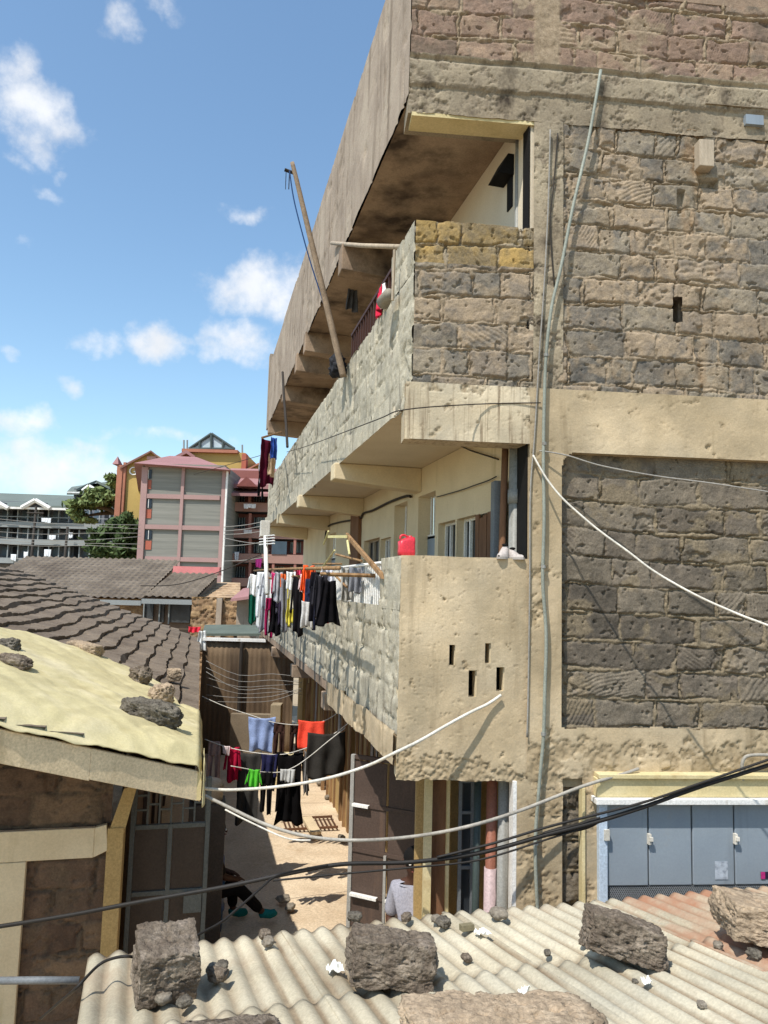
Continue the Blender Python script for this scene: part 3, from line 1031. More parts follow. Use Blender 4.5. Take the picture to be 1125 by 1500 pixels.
    for k, h in enumerate(holes):
        if h[2] < 0.1:
            obj('door', MB().box(XI + 0.1, XI + 0.14, h[0], h[1], 0.02, 2.05), M['brown_board'] if k % 4 else M['steel_dark'], B)
        else:
            g = obj('window', MB().box(XI + 0.11, XI + 0.12, h[0], h[1], h[2], h[3]), M['glass'], B)
            fr = MB()
            for q in range(4):
                fr.box(XI + 0.07, XI + 0.1, h[0] + q * 0.25, h[0] + q * 0.25 + 0.03, h[2], h[3])
            obj('frame', fr, M['white'], g)
    mb = MB()
    for k in range(26):       # timber strips and door posts along the ground floor
        y = 7.4 + k * 0.43 + random.uniform(-.14, .14)
        mb.box(XI - random.uniform(.015, .06), XI - 0.0, y, y + random.uniform(.03, .12), 0.0, random.uniform(1.7, 2.5))
    obj('timber_strips', mb, M['wood'], B)
    # white strip painting the sunlit edge of the ground floor post
    obj('board_and_lit_edge', wbox(MB(), 0.935, 0.965, -0.02, 0.10, 0.0, 2.6), M['white'], B)
    # ground floor near doorway set (seen between the gate and the post)
    for (x0_, x1_, m, d) in ((621, 632, 'yellow_board', 0.55), (633, 654, 'brown_board', 0.62), (654, 658, 'yellow_board', 0.56), (659, 671, 'ochre', 0.75)):
        a, b = Euz(x0_, 1250, d)[0], Euz(x1_, 1250, d)[0]
        obj('door_board', wbox(MB(), a, b, d, d + 0.06, 0.0, 2.6), M[m], B)
    a, b = Euz(671, 1250, 0.5)[0], Euz(700, 1250, 0.5)[0]
    g = obj('window', wbox(MB(), a, b, 0.52, 0.53, 1.3, 2.5), M['glass'], B)
    fr = MB()
    for u_ in (a, (a + b) / 2 + 0.02, b - 0.02):
        wbox(fr, u_, u_ + 0.025, 0.48, 0.515, 1.25, 2.5)
    for z_ in (1.28, 1.75, 2.2, 2.46):
        wbox(fr, a, b, 0.485, 0.51, z_, z_ + 0.025)
    obj('frame', fr, M['steel_grey'], g)
    wl = wbox(MB(), 0.28, 1.05, 0.82, 0.9, 0.0, 2.6)
    obj('inner_wall', wl, M['ochre'], B)
    for (x, r, m, d) in ((699, 0.03, 'pipe_teal', 0.3), (720, 0.045, 'pvc_brown', 0.25), (738, 0.05, 'pvc_grey', 0.22)):
        u_ = Euz(x, 1240, d)[0]
        z1 = 2.6
        p = obj('downpipe', MB().tube([W(u_ - 0.02, d, 0), W(u_, d, z1)], r, 12), M[m], B, smooth=True)
        if m == 'pvc_brown':
            obj('lower_length', MB().tube([W(u_ - 0.02, d, 0), W(u_ - 0.008, d, 1.85)], r + 0.006, 12), M['pvc_pink'], p, smooth=True)
    # conduits fixed on the end wall
    def conduit(pix, r, m, d, name='conduit'):
        pts = smooth_pts([Epix(x, y, d) for x, y in pix], 6)
        return obj(name, MB().tube(pts, r, 8), m, B, smooth=True)
    c = conduit([(880, 103), (862, 205), (840, 300), (822, 390), (808, 450), (800, 520), (797, 600), (796, 680), (797, 760), (795, 850), (800, 930), (798, 1010), (796, 1080), (790, 1150), (784, 1240), (788, 1345)], 0.0145, M['pvc_green'], -0.075)
    conduit([(806, 190), (803, 300), (797, 420), (790, 520), (783, 640), (777, 720), (776, 850), (774, 1000), (772, 1080)], 0.007, M['wire'], -0.045)
    conduit([(817, 195), (812, 260), (806, 330), (812, 420)], 0.006, M['wire_dark'], -0.03)
    for (x, y) in ((800, 520), (797, 650), (796, 830), (796, 1075), (785, 1235)):
        p = Epix(x, y, -0.075)
        obj('clip', MB().tube([p - np.array([0, 0, 0.013]), p + np.array([0, 0, 0.013])], 0.02, 8), M['pvc_grey'], c)
    # timber peg and blue rag-coloured fragment stuck in the upper wall
    a, b = Euz(1017, 212), Euz(1039, 252)
    obj('timber_peg', wbox(MB(), a[0], b[0], -0.09, 0.05, b[1], a[1]), M['wood_pale'], B, bevel=0.006)
    a, b = Euz(1088, 172), Euz(1114, 188)
    obj('tin_patch', wbox(MB(), a[0], b[0], -0.05, 0.05, b[1], a[1]), M['steel_blue'], B)
    a, b = Euz(1030, 158), Euz(1122, 163)
    obj('ledge', wbox(MB(), a[0], b[0], -0.05, 0.03, b[1], a[1] + 0.01), M['concrete'], B)


def smooth_pts(p, k=6):
    p = [np.array(q, float) for q in p]
    if len(p) < 3:
        return p
    out = []
    for i in range(len(p) - 1):
        a, b, c, d = p[max(i - 1, 0)], p[i], p[i + 1], p[min(i + 2, len(p) - 1)]
        for j in range(k):
            t = j / k
            out.append(0.5 * ((2 * b) + (-a + c) * t + (2 * a - 5 * b + 4 * c - d) * t * t + (-a + 3 * b - 3 * c + d) * t**3))
    out.append(p[-1])
    return out


build_block()


def build_rails():
    # brown bar railing on the upper parapet
    mb, top = MB(), MB()
    y0, y1 = 6.62, 8.75
    n = 17
    for k in range(n):
        y = y0 + (y1 - y0) * k / (n - 1)
        mb.box(XF + 0.10, XF + 0.122, y, y + 0.022, 6.80, 7.22)
    mb.box(XF + 0.092, XF + 0.13, y0 - 0.05, y1 + 0.03, 7.20, 7.235)
    r = thing('railing', 'short brown bar railing on the upper balcony wall', 'railing', (XF + 0.1, y0, 6.8))
    obj('bars', mb, plain('brown_rail_paint', '4a3128', rough=0.6), r)
    # whitish bars on the lower parapet
    mb = MB()
    y0, y1 = 6.58, 9.6
    n = 38
    for k in range(n):
        y = y0 + (y1 - y0) * k / (n - 1)
        mb.tube([(XF + 0.06, y, 3.92), (XF + 0.06, y, 4.33)], 0.011, 6)
    r = thing('railing', 'whitish bar railing on the lower balcony wall behind the washing', 'railing', (XF + 0.06, y0, 3.93))
    obj('bars', mb, M['white'], r)
    mb = MB().tube([(XF + 0.06, y0 - 0.05, 4.335), (XF + 0.06, y1, 4.335)], 0.018, 8)
    obj('top_rail', mb, M['white'], r, smooth=True)


build_rails()


# ---- shop front with steel shutters under the end wall
def build_shop():
    a, zt = Euz(876, 1180, -0.08)
    sh = thing('shop_front', 'pale blue steel shutter panels of a shop front under a yellow lintel', 'shop front', W(a, -0.06, 0))
    d = -0.055
    xs = [Euz(x, 1240, d)[0] for x in (888, 950, 1014, 1076, 1138)]
    fr = MB()
    wbox(fr, Euz(876, 1240, d)[0], xs[0], d - 0.03, d + 0.05, 0.02, zt + 0.02)
    obj('frame', fr, plain('light_blue_frame', 'b5c2cf', rough=0.5), sh, bevel=0.004)
    xs.append(xs[-1] + 0.36)
    xs.append(xs[-1] + 0.36)
    zm = Euz(980, 1297, d)[1]
    for i in range(len(xs) - 1):
        p = obj('shutter_panel', wbox(MB(), xs[i] + 0.006, xs[i + 1] - 0.006, d + 0.002 * (i % 2), d + 0.03, zm, zt), M['steel_blue'], sh, bevel=0.006)
        m = MB()
        w = xs[i + 1] - xs[i]
        nn = 22
        for k in range(-12, nn):
            for s in (1, -1):
                q0, q1 = k / nn, (k + 12) / nn
                if s < 0:
                    q0, q1 = q1, q0
                za, zb_ = zm - 0.33, zm
                t0, t1 = 0.0, 1.0
                lo, hi = min(q0, q1), max(q0, q1)
                f0 = max(0, (0 - lo) / (hi - lo))
                f1 = min(1, (1 - lo) / (hi - lo))
                if s < 0:
                    f0, f1 = 1 - f1, 1 - f0
                    pa, pb = q0 + (q1 - q0) * f0, q0 + (q1 - q0) * f1
                else:
                    pa, pb = q0 + (q1 - q0) * f0, q0 + (q1 - q0) * f1
                if f1 - f0 < 0.05:
                    continue
                A_ = W(xs[i] + w * pa, d + 0.012, za + (zb_ - za) * f0)
                B_ = W(xs[i] + w * pb, d + 0.012, za + (zb_ - za) * f1)
                m.tube([A_, B_], 0.0035, 4, caps=False)
        obj('mesh_vent', m, M['steel_grey'], p)
        obj('backing', wbox(MB(), xs[i], xs[i + 1], d + 0.045, d + 0.05, 0.0, zm + 0.02), M['black'], p)
        obj('lower_panel', wbox(MB(), xs[i] + 0.006, xs[i + 1] - 0.006, d, d + 0.03, 0.0, zm - 0.34), M['steel_blue'], p)
        if i in (1, 3):
            h = MB()
            wbox(h, xs[i] - 0.012, xs[i] + 0.012, d - 0.03, d, zt - 0.30, zt - 0.22)
            wbox(h, xs[i] - 0.006, xs[i] + 0.02, d - 0.045, d - 0.03, zt - 0.27, zt - 0.24)
            obj('latch', h, M['hose'], p)
    h = wbox(MB(), xs[0] - 0.03, xs[0] + 0.01, d - 0.05, d - 0.02, zt - 0.26, zt - 0.18)
    obj('hinge', h, M['hose'], sh)
    # remains of a torn poster and a small sticker
    u1, z1 = Euz(1047, 1262, d)
    u2, z2 = Euz(1066, 1288, d)
    obj('poster_scrap', wbox(MB(), u1, u2, d - 0.004, d - 0.001, z2, z1), plain('torn_paper', 'b5bcc4', dirt=(rgb('8a9098'), 30, .45, .6)), sh)
    u1, z1 = Euz(1114, 1277, d)
    u2, z2 = Euz(1130, 1287, d)
    st = obj('sticker', wbox(MB(), u1, u2, d - 0.004, d - 0.001, z2, z1), plain('navy_sticker', '2a2338'), sh)
    obj('sticker_patch', wbox(MB(), u1, u1 + 0.035, d - 0.006, d - 0.0045, z2, z1), plain('magenta_sticker', 'b03070'), st)
    # yellow lintel with a white drip edge
    e0, zl = Euz(874, 1140, -0.1)
    e1 = xs[-1] + 0.1
    zb = Euz(880, 1168, -0.1)[1]
    L = obj('lintel', wbox(MB(), e0, e1, -0.10, 0.0, zb, zl), M['yellow_board'], sh, bevel=0.006)
    obj('drip_edge', wbox(MB(), e0 - 0.02, e1, -0.15, -0.0, zb - 0.045, zb - 0.002), M['white'], L, bevel=0.004)
    obj('cap', wbox(MB(), e0 + 0.01, e1, -0.13, -0.0, zl + 0.002, zl + 0.035), M['yellow_board'], L, bevel=0.004)
    # bent pipe
    pts = smooth_pts([Epix(x, y, -0.09) for x, y in ((1088, 1143), (1087, 1120), (1092, 1109), (1105, 1106), (1125, 1106), (1180, 1108))], 6)
    tag(obj('bent_pipe', MB().tube(pts, 0.014, 8), M['hose_grey'], smooth=True), 'short bent grey pipe coming out of the wall above the blue shutters', 'pipe')


build_shop()


# ================================================================== TILED HOUSE ON THE LEFT
XE, ZE = 0.05, 2.65             # eave over the alley
YG = 6.2                        # near gable


def rslope(Y):
    return 0.372 + 0.0 * np.asarray(Y, float)


def yg(X):
    """near gable edge runs slightly skew"""
    return np.maximum(4.4, YG + 0.55 * (np.asarray(X, float) - XE))


def rz(X, Y):
    return ZE + rslope(Y) * (XE - np.asarray(X, float))


def hit_roof(x, y, up=0.0):
    r = ray(x, y)
    ts = np.linspace(3, 40, 4000)
    P = O[None, :] + r[None, :] * ts[:, None]
    h = P[:, 2] - rz(P[:, 0], P[:, 1]) - up
    k = np.argmax(h < 0)
    return P[k]


def Yp(x, y, Y):
    return on(x, y, (0, 1, 0), (0, Y, 0))


def build_left_house():
    H = thing('tiled_house', 'low house with a sagging brown tiled roof and cream fascia on the left', 'house', (-2.2, YG + 0.6, 0))
    course = 0.255
    steps = [0.0, 0.12, 0.35, 0.6, 0.8, 0.93, 0.96, 0.995]
    ph = np.array([k + f for k in range(0, 18) for f in steps])
    ny = 340
    T = np.linspace(0, 1, ny) ** 1.4
    PH, Tg = np.meshgrid(ph, T, indexing='ij')
    S0 = PH * course
    Yg = yg(XE - S0) + Tg * (20.0 - yg(XE - S0))
    row = np.floor(PH).astype(int)
    wob = 0.022 * np.sin(Yg * 3.1 + row * 1.1) + 0.16 * fbm(Yg * 0.55, row * 0.22, 0, 3, 2) + 0.03 * fbm(Yg * 4, row * 3.0, 0, 4, 2)
    Sg = np.clip(S0 + wob * np.clip(S0 * 3, 0, 1), 0, 4.6)
    fr = PH - row
    lip = 0.042 * (1 - fr) - 0.045 * (fr > 0.94)
    unit = np.floor(Yg / 0.32 + 0.5 * (row % 2))
    fu = Yg / 0.32 + 0.5 * (row % 2) - unit
    rnd = _hash(unit.astype(int), row, row * 0, 9)
    h = lip + (rnd - 0.5) * 0.016 - 0.010 * (np.minimum(fu, 1 - fu) < 0.05) + fbm(Yg * 6, Sg * 6, 0, 8, 3) * 0.014
    sag = fbm(Yg * 0.5, Sg * 0.5, 0, 14, 2) * 0.10
    X = XE - Sg
    P = np.stack([X, Yg, rz(X, Yg) + h + sag * np.clip(Sg * 2, 0, 1) * np.clip(4.5 - Sg, 0, 1)], -1)
    o = obj('roof', MB().grid(P, flip=True), M['tile'], H)
    mb = MB()
    xr = XE - 4.5
    xs = [XE - 0.02, -0.7, -1.5, -2.4, xr]
    for a, b in zip(xs[:-1], xs[1:]):
        c = [(a, float(yg(a)) + .02), (a, 19.95), (b, 19.95), (b, float(yg(b)) + .02)]
        z = [float(rz(x, y)) for x, y in c]
        mb.hexa([(c[i][0], c[i][1], z[i] - 0.10) for i in (0, 1, 2, 3)] + [(c[i][0], c[i][1], z[i] - 0.045) for i in (0, 1, 2, 3)])
    zr_ = float(rz(xr, 10.0))
    mb.hexa([(xr, 4.4, zr_ - 0.1), (xr, 19.95, zr_ - 0.1), (xr - 4.5, 19.95, 2.5), (xr - 4.5, 4.4, 2.5),
             (xr, 4.4, zr_ - 0.03), (xr, 19.95, zr_ - 0.03), (xr - 4.5, 19.95, 2.57), (xr - 4.5, 4.4, 2.57)])
    obj('roof_underside', mb, M['brown_board'], H)
    # fascia board on the near gable (in slightly crooked lengths)
    mb = MB()
    for a, b in zip([XE + 0.03] + xs[1:-1], xs[1:]):
        za, zb = float(rz(a, 0)) - 0.02, float(rz(b, 0)) - 0.02
        ya, yb = float(yg(a)), float(yg(b))
        mb.hexa([(a, ya - 0.03, za - 0.225), (b, yb - 0.03, zb - 0.215), (b, yb + 0.01, zb - 0.215), (a, ya + 0.01, za - 0.225),
                 (a, ya - 0.03, za), (b, yb - 0.03, zb), (b, yb + 0.01, zb), (a, ya + 0.01, za)])
    obj('fascia_board', mb, plain('dull_cream_board', 'd8c19c', bump=0.3, vary=0.2, scale=1.5, streak=(rgb('8f7d5c'), 3, .58, .8)), H, bevel=0.004)
    # fascia end piece along the eave
    mb = MB().box(XE - 0.0, XE + 0.035, YG - 0.03, YG + 0.55, ZE - 0.24, ZE - 0.03)
    obj('eave_board', mb, M['yellow_board'], H)
    # walls
    yw = YG + 0.62
    xc = Yp(157, 1300, yw)[0]
    xr_ = Yp(160, 1250, YG + .62)[0]
    arr = masonry(-4.2, xr_, 0.0, 3.4, 0.014, seed=61, course=0.26, blk=0.4)
    U, V, Hh, tone, mort = arr
    hobj('gable_wall', np.stack([U, yw - Hh, np.minimum(V, rz(U, yw) - 0.11)], -1), {'tone': tone, 'mort': mort}, mat('brown_house_stone', [rgb('57463a'), rgb('685546'), rgb('78634f')], attr=True, scale=8, bump=0.5,
                                                                                       mortar=[rgb('57493c'), rgb('6a5947')]), H)
    # pale ring beam and post
    zb0, zb1 = Yp(80, 1256, yw)[2], Yp(80, 1212, yw)[2]
    mb = MB().box(-4.2, xc - .12, yw - 0.06, yw - 0.006, zb0, zb1)
    mb.hexa([(xc - .12, yw - .06, zb0), (xc - .01, yw - .06, zb0 + 0.05), (xc - .01, yw - 0.006, zb0 + 0.05), (xc - .12, yw - 0.006, zb0),
             (xc - .12, yw - .06, zb1), (xc - .03, yw - .06, zb1 + .02), (xc - .03, yw - .006, zb1 + .02), (xc - .12, yw - .006, zb1)])
    obj('ring_beam', mb, M['cream_flat'], H, bevel=0.006)
    xa, xb = Yp(-20, 1350, yw)[0], Yp(34, 1350, yw)[0]
    obj('wall_post', MB().box(xa, xb, yw - 0.065, yw - 0.004, 0, zb0 - 0.002), M['cream_flat'], H, bevel=0.006)
    # corner post and raking strut under the eave
    obj('corner_post', MB().box(xc - 0.02, xc + 0.11, yw - 0.06, yw + 0.14, 0, 2.05), M['ochre'], H, bevel=0.006)
    mb = MB().hexa([(xc - 0.06, yw - .05, 1.85), (xc + 0.10, yw - .05, 1.95), (xc + 0.10, yw + .06, 1.95), (xc - 0.06, yw + .06, 1.85),
                    (xc + 0.09, yw - .05, 2.36), (xc + 0.2, yw - .05, 2.4), (xc + 0.2, yw + .06, 2.4), (xc + 0.09, yw + .06, 2.36)])
    obj('strut', mb, M['ochre'], H)
    # long wall towards the alley, set back under the eave
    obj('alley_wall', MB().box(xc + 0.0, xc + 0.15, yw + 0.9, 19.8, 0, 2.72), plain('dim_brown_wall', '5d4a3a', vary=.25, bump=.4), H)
    mb = MB()
    for k, y in enumerate((8.6, 10.6, 12.6, 14.6, 16.6)):
        mb = MB().box(xc + 0.151, xc + 0.19, y, y + 0.85, 0.02, 2.0)
        obj('door', mb, M['steel_dark'], H)
    return H


build_left_house()


def rock(name, m, px, size, z_up, surf, seed, rot=0.0, tilt=(0, 0), label='', cat='stone', group=None, sharp=0.35, rough=0.16, n=26, pos=None):
    """weathered rough-cut stone: rounded box with layered noise; sits on the given point"""
    vs, fs = [], []
    idx = {}
    lin = np.linspace(-1, 1, n)
    pts = []
    for ax in range(3):
        for sgn in (-1, 1):
            a, b = np.meshgrid(lin, lin, indexing='ij')
            c = np.full_like(a, sgn)
            P = [None, None, None]
            P[ax] = c
            P[(ax + 1) % 3] = a
            P[(ax + 2) % 3] = b
            P = np.stack(P, -1)
            base = len(pts) and sum(len(q) for q in pts)
            pts.append(P.reshape(-1, 3))
            for i in range(n - 1):
                for j in range(n - 1):
                    q = (base + i * n + j, base + (i + 1) * n + j, base + (i + 1) * n + j + 1, base + i * n + j + 1)
                    fs.append(q if sgn > 0 else q[::-1])
    P = np.concatenate(pts)
    key = np.round(P * 1000).astype(int)
    _, first, inv = np.unique(key, axis=0, return_index=True, return_inverse=True)
    inv = np.asarray(inv).reshape(-1)
    P = P[first]
    fs = [tuple(int(inv[i]) for i in f) for f in fs]
    sph = P / np.linalg.norm(P, axis=1, keepdims=True)
    k = 1 - sharp
    Q = P * (1 - k) + sph * k * 1.2
    warp = np.stack([fbm(Q[:, 0] * .9, Q[:, 1] * .9, Q[:, 2] * .9, seed + i * 7, 2) for i in range(3)], -1) * (0.10 + 0.62 * (1 - sharp))
    Q = Q + warp
    d = fbm(Q[:, 0] * 1.6, Q[:, 1] * 1.6, Q[:, 2] * 1.6, seed + 30, 5, 0.62) * 2.6 * rough + np.abs(fbm(Q[:, 0] * 4, Q[:, 1] * 4, Q[:, 2] * 4, seed + 31, 3)) * -1.6 * rough
    Q = Q + sph * d[:, None]
    Q = Q * np.array(size) / 2
    mn = min(size)
    q1 = Q / mn * 1.6 + seed
    cell = fbm(q1[:, 0], q1[:, 1], q1[:, 2], seed + 40, 2)
    facet = np.round(cell * 9) / 9 - cell
    Q = Q + sph * ((facet * 0.5 + fbm(q1[:, 0] * 3, q1[:, 1] * 3, q1[:, 2] * 3, seed + 41, 4, .65) * 0.30 - 0.18 * sstep(.1, .22, fbm(q1[:, 0] * 4, q1[:, 1] * 4, q1[:, 2] * 4, seed + 42, 3))) * mn * min(1.0, rough * 4 + .15))[:, None]
    cz, sz = math.cos(rot), math.sin(rot)
    R = np.array([[cz, -sz, 0], [sz, cz, 0], [0, 0, 1]])
    tx, ty = tilt
    Rx = np.array([[1, 0, 0], [0, math.cos(tx), -math.sin(tx)], [0, math.sin(tx), math.cos(tx)]])
    Ry = np.array([[math.cos(ty), 0, math.sin(ty)], [0, 1, 0], [-math.sin(ty), 0, math.cos(ty)]])
    Q = Q @ (R @ Rx @ Ry).T
    mb = MB()
    mb.v = [tuple(p) for p in Q]
    mb.f = fs
    zmin = Q[:, 2].min()
    p = np.array(pos if pos is not None else surf(*px))
    me = bpy.data.meshes.new(name)
    me.from_pydata(mb.v, [], mb.f)
    o = finish(name, me, m, None, True, 0)
    o.location = (float(p[0]), float(p[1]), float(p[2] - zmin * z_up))
    tag(o, label, cat, group)
    return o


def build_tarp():
    up = [(-60, 928), (0, 938), (40, 947), (76, 957), (120, 970), (170, 985), (215, 1003), (246, 1022), (262, 1046), (298, 1052)]
    P = [hit_roof(x, y) for x, y in up]
    sx = np.array([XE - p[0] for p in P])[::-1]
    yy = np.array([p[1] for p in P])[::-1]
    n, m = 190, 90
    s = np.linspace(-0.04, 3.0, n)
    top = np.interp(s, sx, yy) + fbm(s * 5, s * 0, 0, 4, 3) * 0.10
    top = np.maximum(top, yg(XE - s) + 0.25)
    t = np.linspace(0, 1, m)
    low = yg(XE - s) - 0.06 - 0.02 * fbm(s * 6, s * 0, 0, 5, 3)
    Yg = low[:, None] * (1 - t[None]) + top[:, None] * t[None]
    Sg = np.repeat(s[:, None], m, 1)
    X = XE - Sg
    Z = rz(X, Yg) + 0.10 + 0.04 * sstep(.8, 1.6, Sg) + fbm(Sg * 1.6, Yg * 1.6, 0, 7, 4) * 0.06 + np.abs(fbm(Sg * 5 + Yg * 3, Yg * 2, 0, 9, 4)) * 0.06 - np.abs(fbm(Sg * 3 - Yg * 4, Sg * 2, 0, 19, 3)) * 0.05 + 0.02
    edge = sstep(0.10, 0.0, t)[None]
    Z = Z - edge * (0.11 + 0.05 * fbm(Sg * 4, Sg * 0, 0, 8, 2))
    Z = Z - 0.12 * sstep(0.0, -0.04, Sg)
    mb = MB().grid(np.stack([X, Yg, Z], -1), flip=True)
    o = obj('plastic_sheet', mb, M['tarp'], smooth=True)
    sol = o.modifiers.new('thickness', 'SOLIDIFY')
    sol.thickness = 0.006
    tag(o, 'pale yellow crumpled sheet over the near end of the tiled roof, held down by stones', 'sheet')
    # torn fringe and hanging end over the eave corner
    mb = MB()
    a = np.linspace(0, 1, 24)
    b = np.linspace(0, 1, 14)
    A, Bb = np.meshgrid(a, b, indexing='ij')
    Xf = XE + 0.045 + 0.02 * np.sin(A * 14) * Bb
    Yf = YG - 0.05 + A * 0.5
    Zf = ZE + 0.05 - Bb * (0.34 - 0.22 * A + 0.05 * fbm(A * 6, A * 0, 0, 3)) + 0.015 * np.sin(A * 9 + Bb * 3)
    o = obj('hanging_sheet', MB().grid(np.stack([Xf, Yf, Zf], -1)), M['tarp'], smooth=True)
    o.modifiers.new('thickness', 'SOLIDIFY').thickness = 0.005
    tag(o, 'torn yellow sheet end hanging down at the eave corner over the alley', 'sheet')
    g = 'stones weighing down the yellow sheet'

    def sf(x, y):
        p = hit_roof(x, y)
        return (p[0], p[1], float(rz(p[0], p[1])) + 0.07)
    rock('roof_stone', M['stone_dark'], (222, 1078), (0.46, 0.22, 0.2), 0.85, sf, 3, -0.25, (0, .2), 'largest dark oval stone on the yellow sheet near the eave', group=g, sharp=.15)
    rock('roof_stone', M['stone_pale'], (236, 1043), (0.23, 0.2, 0.2), 0.85, sf, 5, 0.4, (0, 0), 'rounded grey stone just above the dark oval one on the yellow sheet', group=g, sharp=.2)
    rock('roof_stone', M['stone'], (203, 1014), (0.19, 0.2, 0.19), 0.85, sf, 6, 0.9, (0, 0), 'small brown stone at the upper edge of the yellow sheet', group=g, sharp=.3)
    rock('roof_stone', M['stone_pale'], (254, 1005), (0.17, 0.16, 0.16), 0.85, sf, 8, 0.2, (0, 0), 'palest small stone lying on bare tiles right of the brown stone', group=g, sharp=.6, rough=.08)
    rock('roof_stone', M['stone_pale'], (123, 970), (0.40, 0.2, 0.15), 0.85, sf, 9, -0.35, (0, .18), 'long flat slab of stone between tiles and yellow sheet', group=g, sharp=.6, rough=.08)
    rock('roof_stone', M['stone_dark'], (6, 974), (0.24, 0.2, 0.17), 0.85, sf, 11, 0.1, (0, 0), 'dark round stone on the yellow sheet at the left edge, upper of the two', group=g, sharp=.2)
    rock('roof_stone', M['stone'], (14, 997), (0.30, 0.2, 0.13), 0.85, sf, 12, -0.2, (0, 0.1), 'flat brownish stone on the yellow sheet at the left edge, lower of the two', group=g, sharp=.3)


build_tarp()


# ---- dark gate at the end of the left house
def build_left_gate():
    yg = YG + 0.98
    a, b = Yp(187, 1280, yg)[0], Yp(304, 1280, yg)[0]
    zt, zm = Yp(250, 1140, yg)[2], Yp(250, 1206, yg)[2]
    g = thing('steel_gate', 'dark steel gate with a square lattice on top, beside the tiled house', 'gate', (a, yg, 0))
    fm = plain('dark_grey_gate_steel', '5a5c58', rough=0.6, bump=0.1)
    pm = plain('brown_black_sheet', '443a32', rough=0.6, bump=0.1)
    fr = MB()
    y0_, y1_ = yg - 0.025, yg + 0.025
    for x in (a, (a + b) / 2 - 0.02, b - 0.04):
        fr.box(x, x + 0.04, y0_, y1_, 0.02, zm if x not in (a, b - 0.04) else zt)
    for z in (0.04, zm / 2 - 0.25, zm / 2 + 0.24 + .12, zm - 0.04, zt - 0.04):
        fr.box(a + 0.041, b - 0.041, y0_ + 0.004, y1_ - 0.004, z, z + 0.04)
    obj('frame', fr, fm, g, bevel=0.004)
    zz = [0.08, zm / 2 + 0.36, zm - 0.04]
    for i in range(2):
        for x0_, x1_ in ((a + 0.04, (a + b) / 2 - 0.02), ((a + b) / 2 + 0.02, b - 0.04)):
            obj('panel', MB().box(x0_ + 0.003, x1_ - 0.003, yg - 0.006, yg + 0.006, zz[i] + (0.045 if i else 0), zz[i + 1] - (0 if i else 0.003)), pm, g)
    la = MB()
    n = 6
    w = (b - a - 0.08) / n
    for i in range(n + 1):
        x = a + 0.04 + i * w
        la.box(x - 0.008, x + 0.008, yg - 0.008, yg + 0.008, zm, zt - 0.04)
        if i < n:
            for z in ([zm + (zt - zm) * 0.42] if i % 2 else [zm + (zt - zm) * 0.3, zm + (zt - zm) * 0.62]):
                la.box(x + 0.008, x + w - 0.008, yg - 0.008, yg + 0.008, z, z + 0.016)
    obj('lattice', la, fm, g)
    lk = MB().box(b - 0.20, b - 0.045, yg - 0.04, yg - 0.008, zm / 2 + 0.2, zm / 2 + 0.38)
    obj('lock_box', lk, fm, g)


build_left_gate()


# ---- open gate leaf in the alley
def build_right_gate():
    b0 = 7.9
    p0 = K(512, 1225, b0)
    p1 = K(622, 1225, 7.55)
    zt = K(512, 1107, b0)[2]
    dv = np.array([p1[0] - p0[0], p1[1] - p0[1], 0])
    L = np.linalg.norm(dv)
    dv /= L
    nv = np.array([dv[1], -dv[0], 0])

    def pt(s, d, z):
        q = np.array([p0[0], p0[1], 0]) + dv * s + nv * d
        return np.array([q[0], q[1], z])

    def bx(mb, s0, s1, d0, d1, z0, z1):
        mb.hexa([pt(s0, d1, z0), pt(s1, d1, z0), pt(s1, d0, z0), pt(s0, d0, z0), pt(s0, d1, z1), pt(s1, d1, z1), pt(s1, d0, z1), pt(s0, d0, z1)])
    g = thing('steel_gate', 'open dark brown steel gate leaf with pale frame bars under the lower balcony', 'gate', p0 * np.array([1, 1, 0]))
    pm = plain('brown_gate_sheet', '55473f', rough=0.55, bump=0.1, streak=(rgb('6b5648'), 6, .58, .8))
    fm = plain('pale_steel_bar', '9a968e', rough=0.5, bump=0.1)
    sm = L * 0.49
    f = MB()
    bx(f, 0, 0.045, -0.025, 0.025, 0.05, zt)
    bx(f, L - 0.04, L, -0.025, 0.025, 0.05, zt)
    obj('frame', f, fm, g, bevel=0.004)
    zr = [K(540, y, b0)[2] for y in (1178, 1242, 1303)]
    for z in [zt - .02] + zr:
        f2 = MB()
        bx(f2, 0.046, L - 0.041, -0.02, 0.02, z - 0.02, z + 0.02)
        obj('cross_bar', f2, pm, g)
    f3 = MB()
    bx(f3, sm, sm + 0.03, 0.021, 0.04, 0.05, zr[1])
    obj('middle_bar', f3, fm, g)
    edges = [zt - 0.04] + zr + [0.05]
    for i in range(4):
        p = MB()
        bx(p, 0.046, sm, -0.006, 0.006, edges[i + 1] + 0.021, edges[i] - 0.021)
        obj('panel', p, pm, g)
        p = MB()
        bx(p, sm + 0.03, L - 0.041, -0.006, 0.006, edges[i + 1] + 0.021, edges[i] - 0.021)
        obj('panel', p, pm, g)
    for z, s0, s1 in ((zr[0], 0.05, 0.24), (zr[2], 0.05, 0.36), (zr[2] + 0.01, sm + 0.04, sm + 0.2)):
        h = MB()
        bx(h, s0, s1, 0.021, 0.07, z - 0.012, z + 0.014)
        obj('bar_glint', h, M['white'], g)  # white slips painting the glint on the cross bars


build_right_gate()

# ================================================================== FOREGROUND CORRUGATED ROOF
_q = K(600, 1344, 4.2)
_d1 = ray(190, 1020)
_d1 = _d1 / np.linalg.norm(_d1)
RS = -_d1                                        # down the photo: towards the camera
RE_ = np.cross(_d1, (0, 0, 1.0))
RE_ /= np.linalg.norm(RE_)                       # to the right, horizontal
RN = np.cross(RE_, _d1)
RN /= np.linalg.norm(RN)
if RN[2] < 0:
    RN = -RN
PITCH_C = 0.104


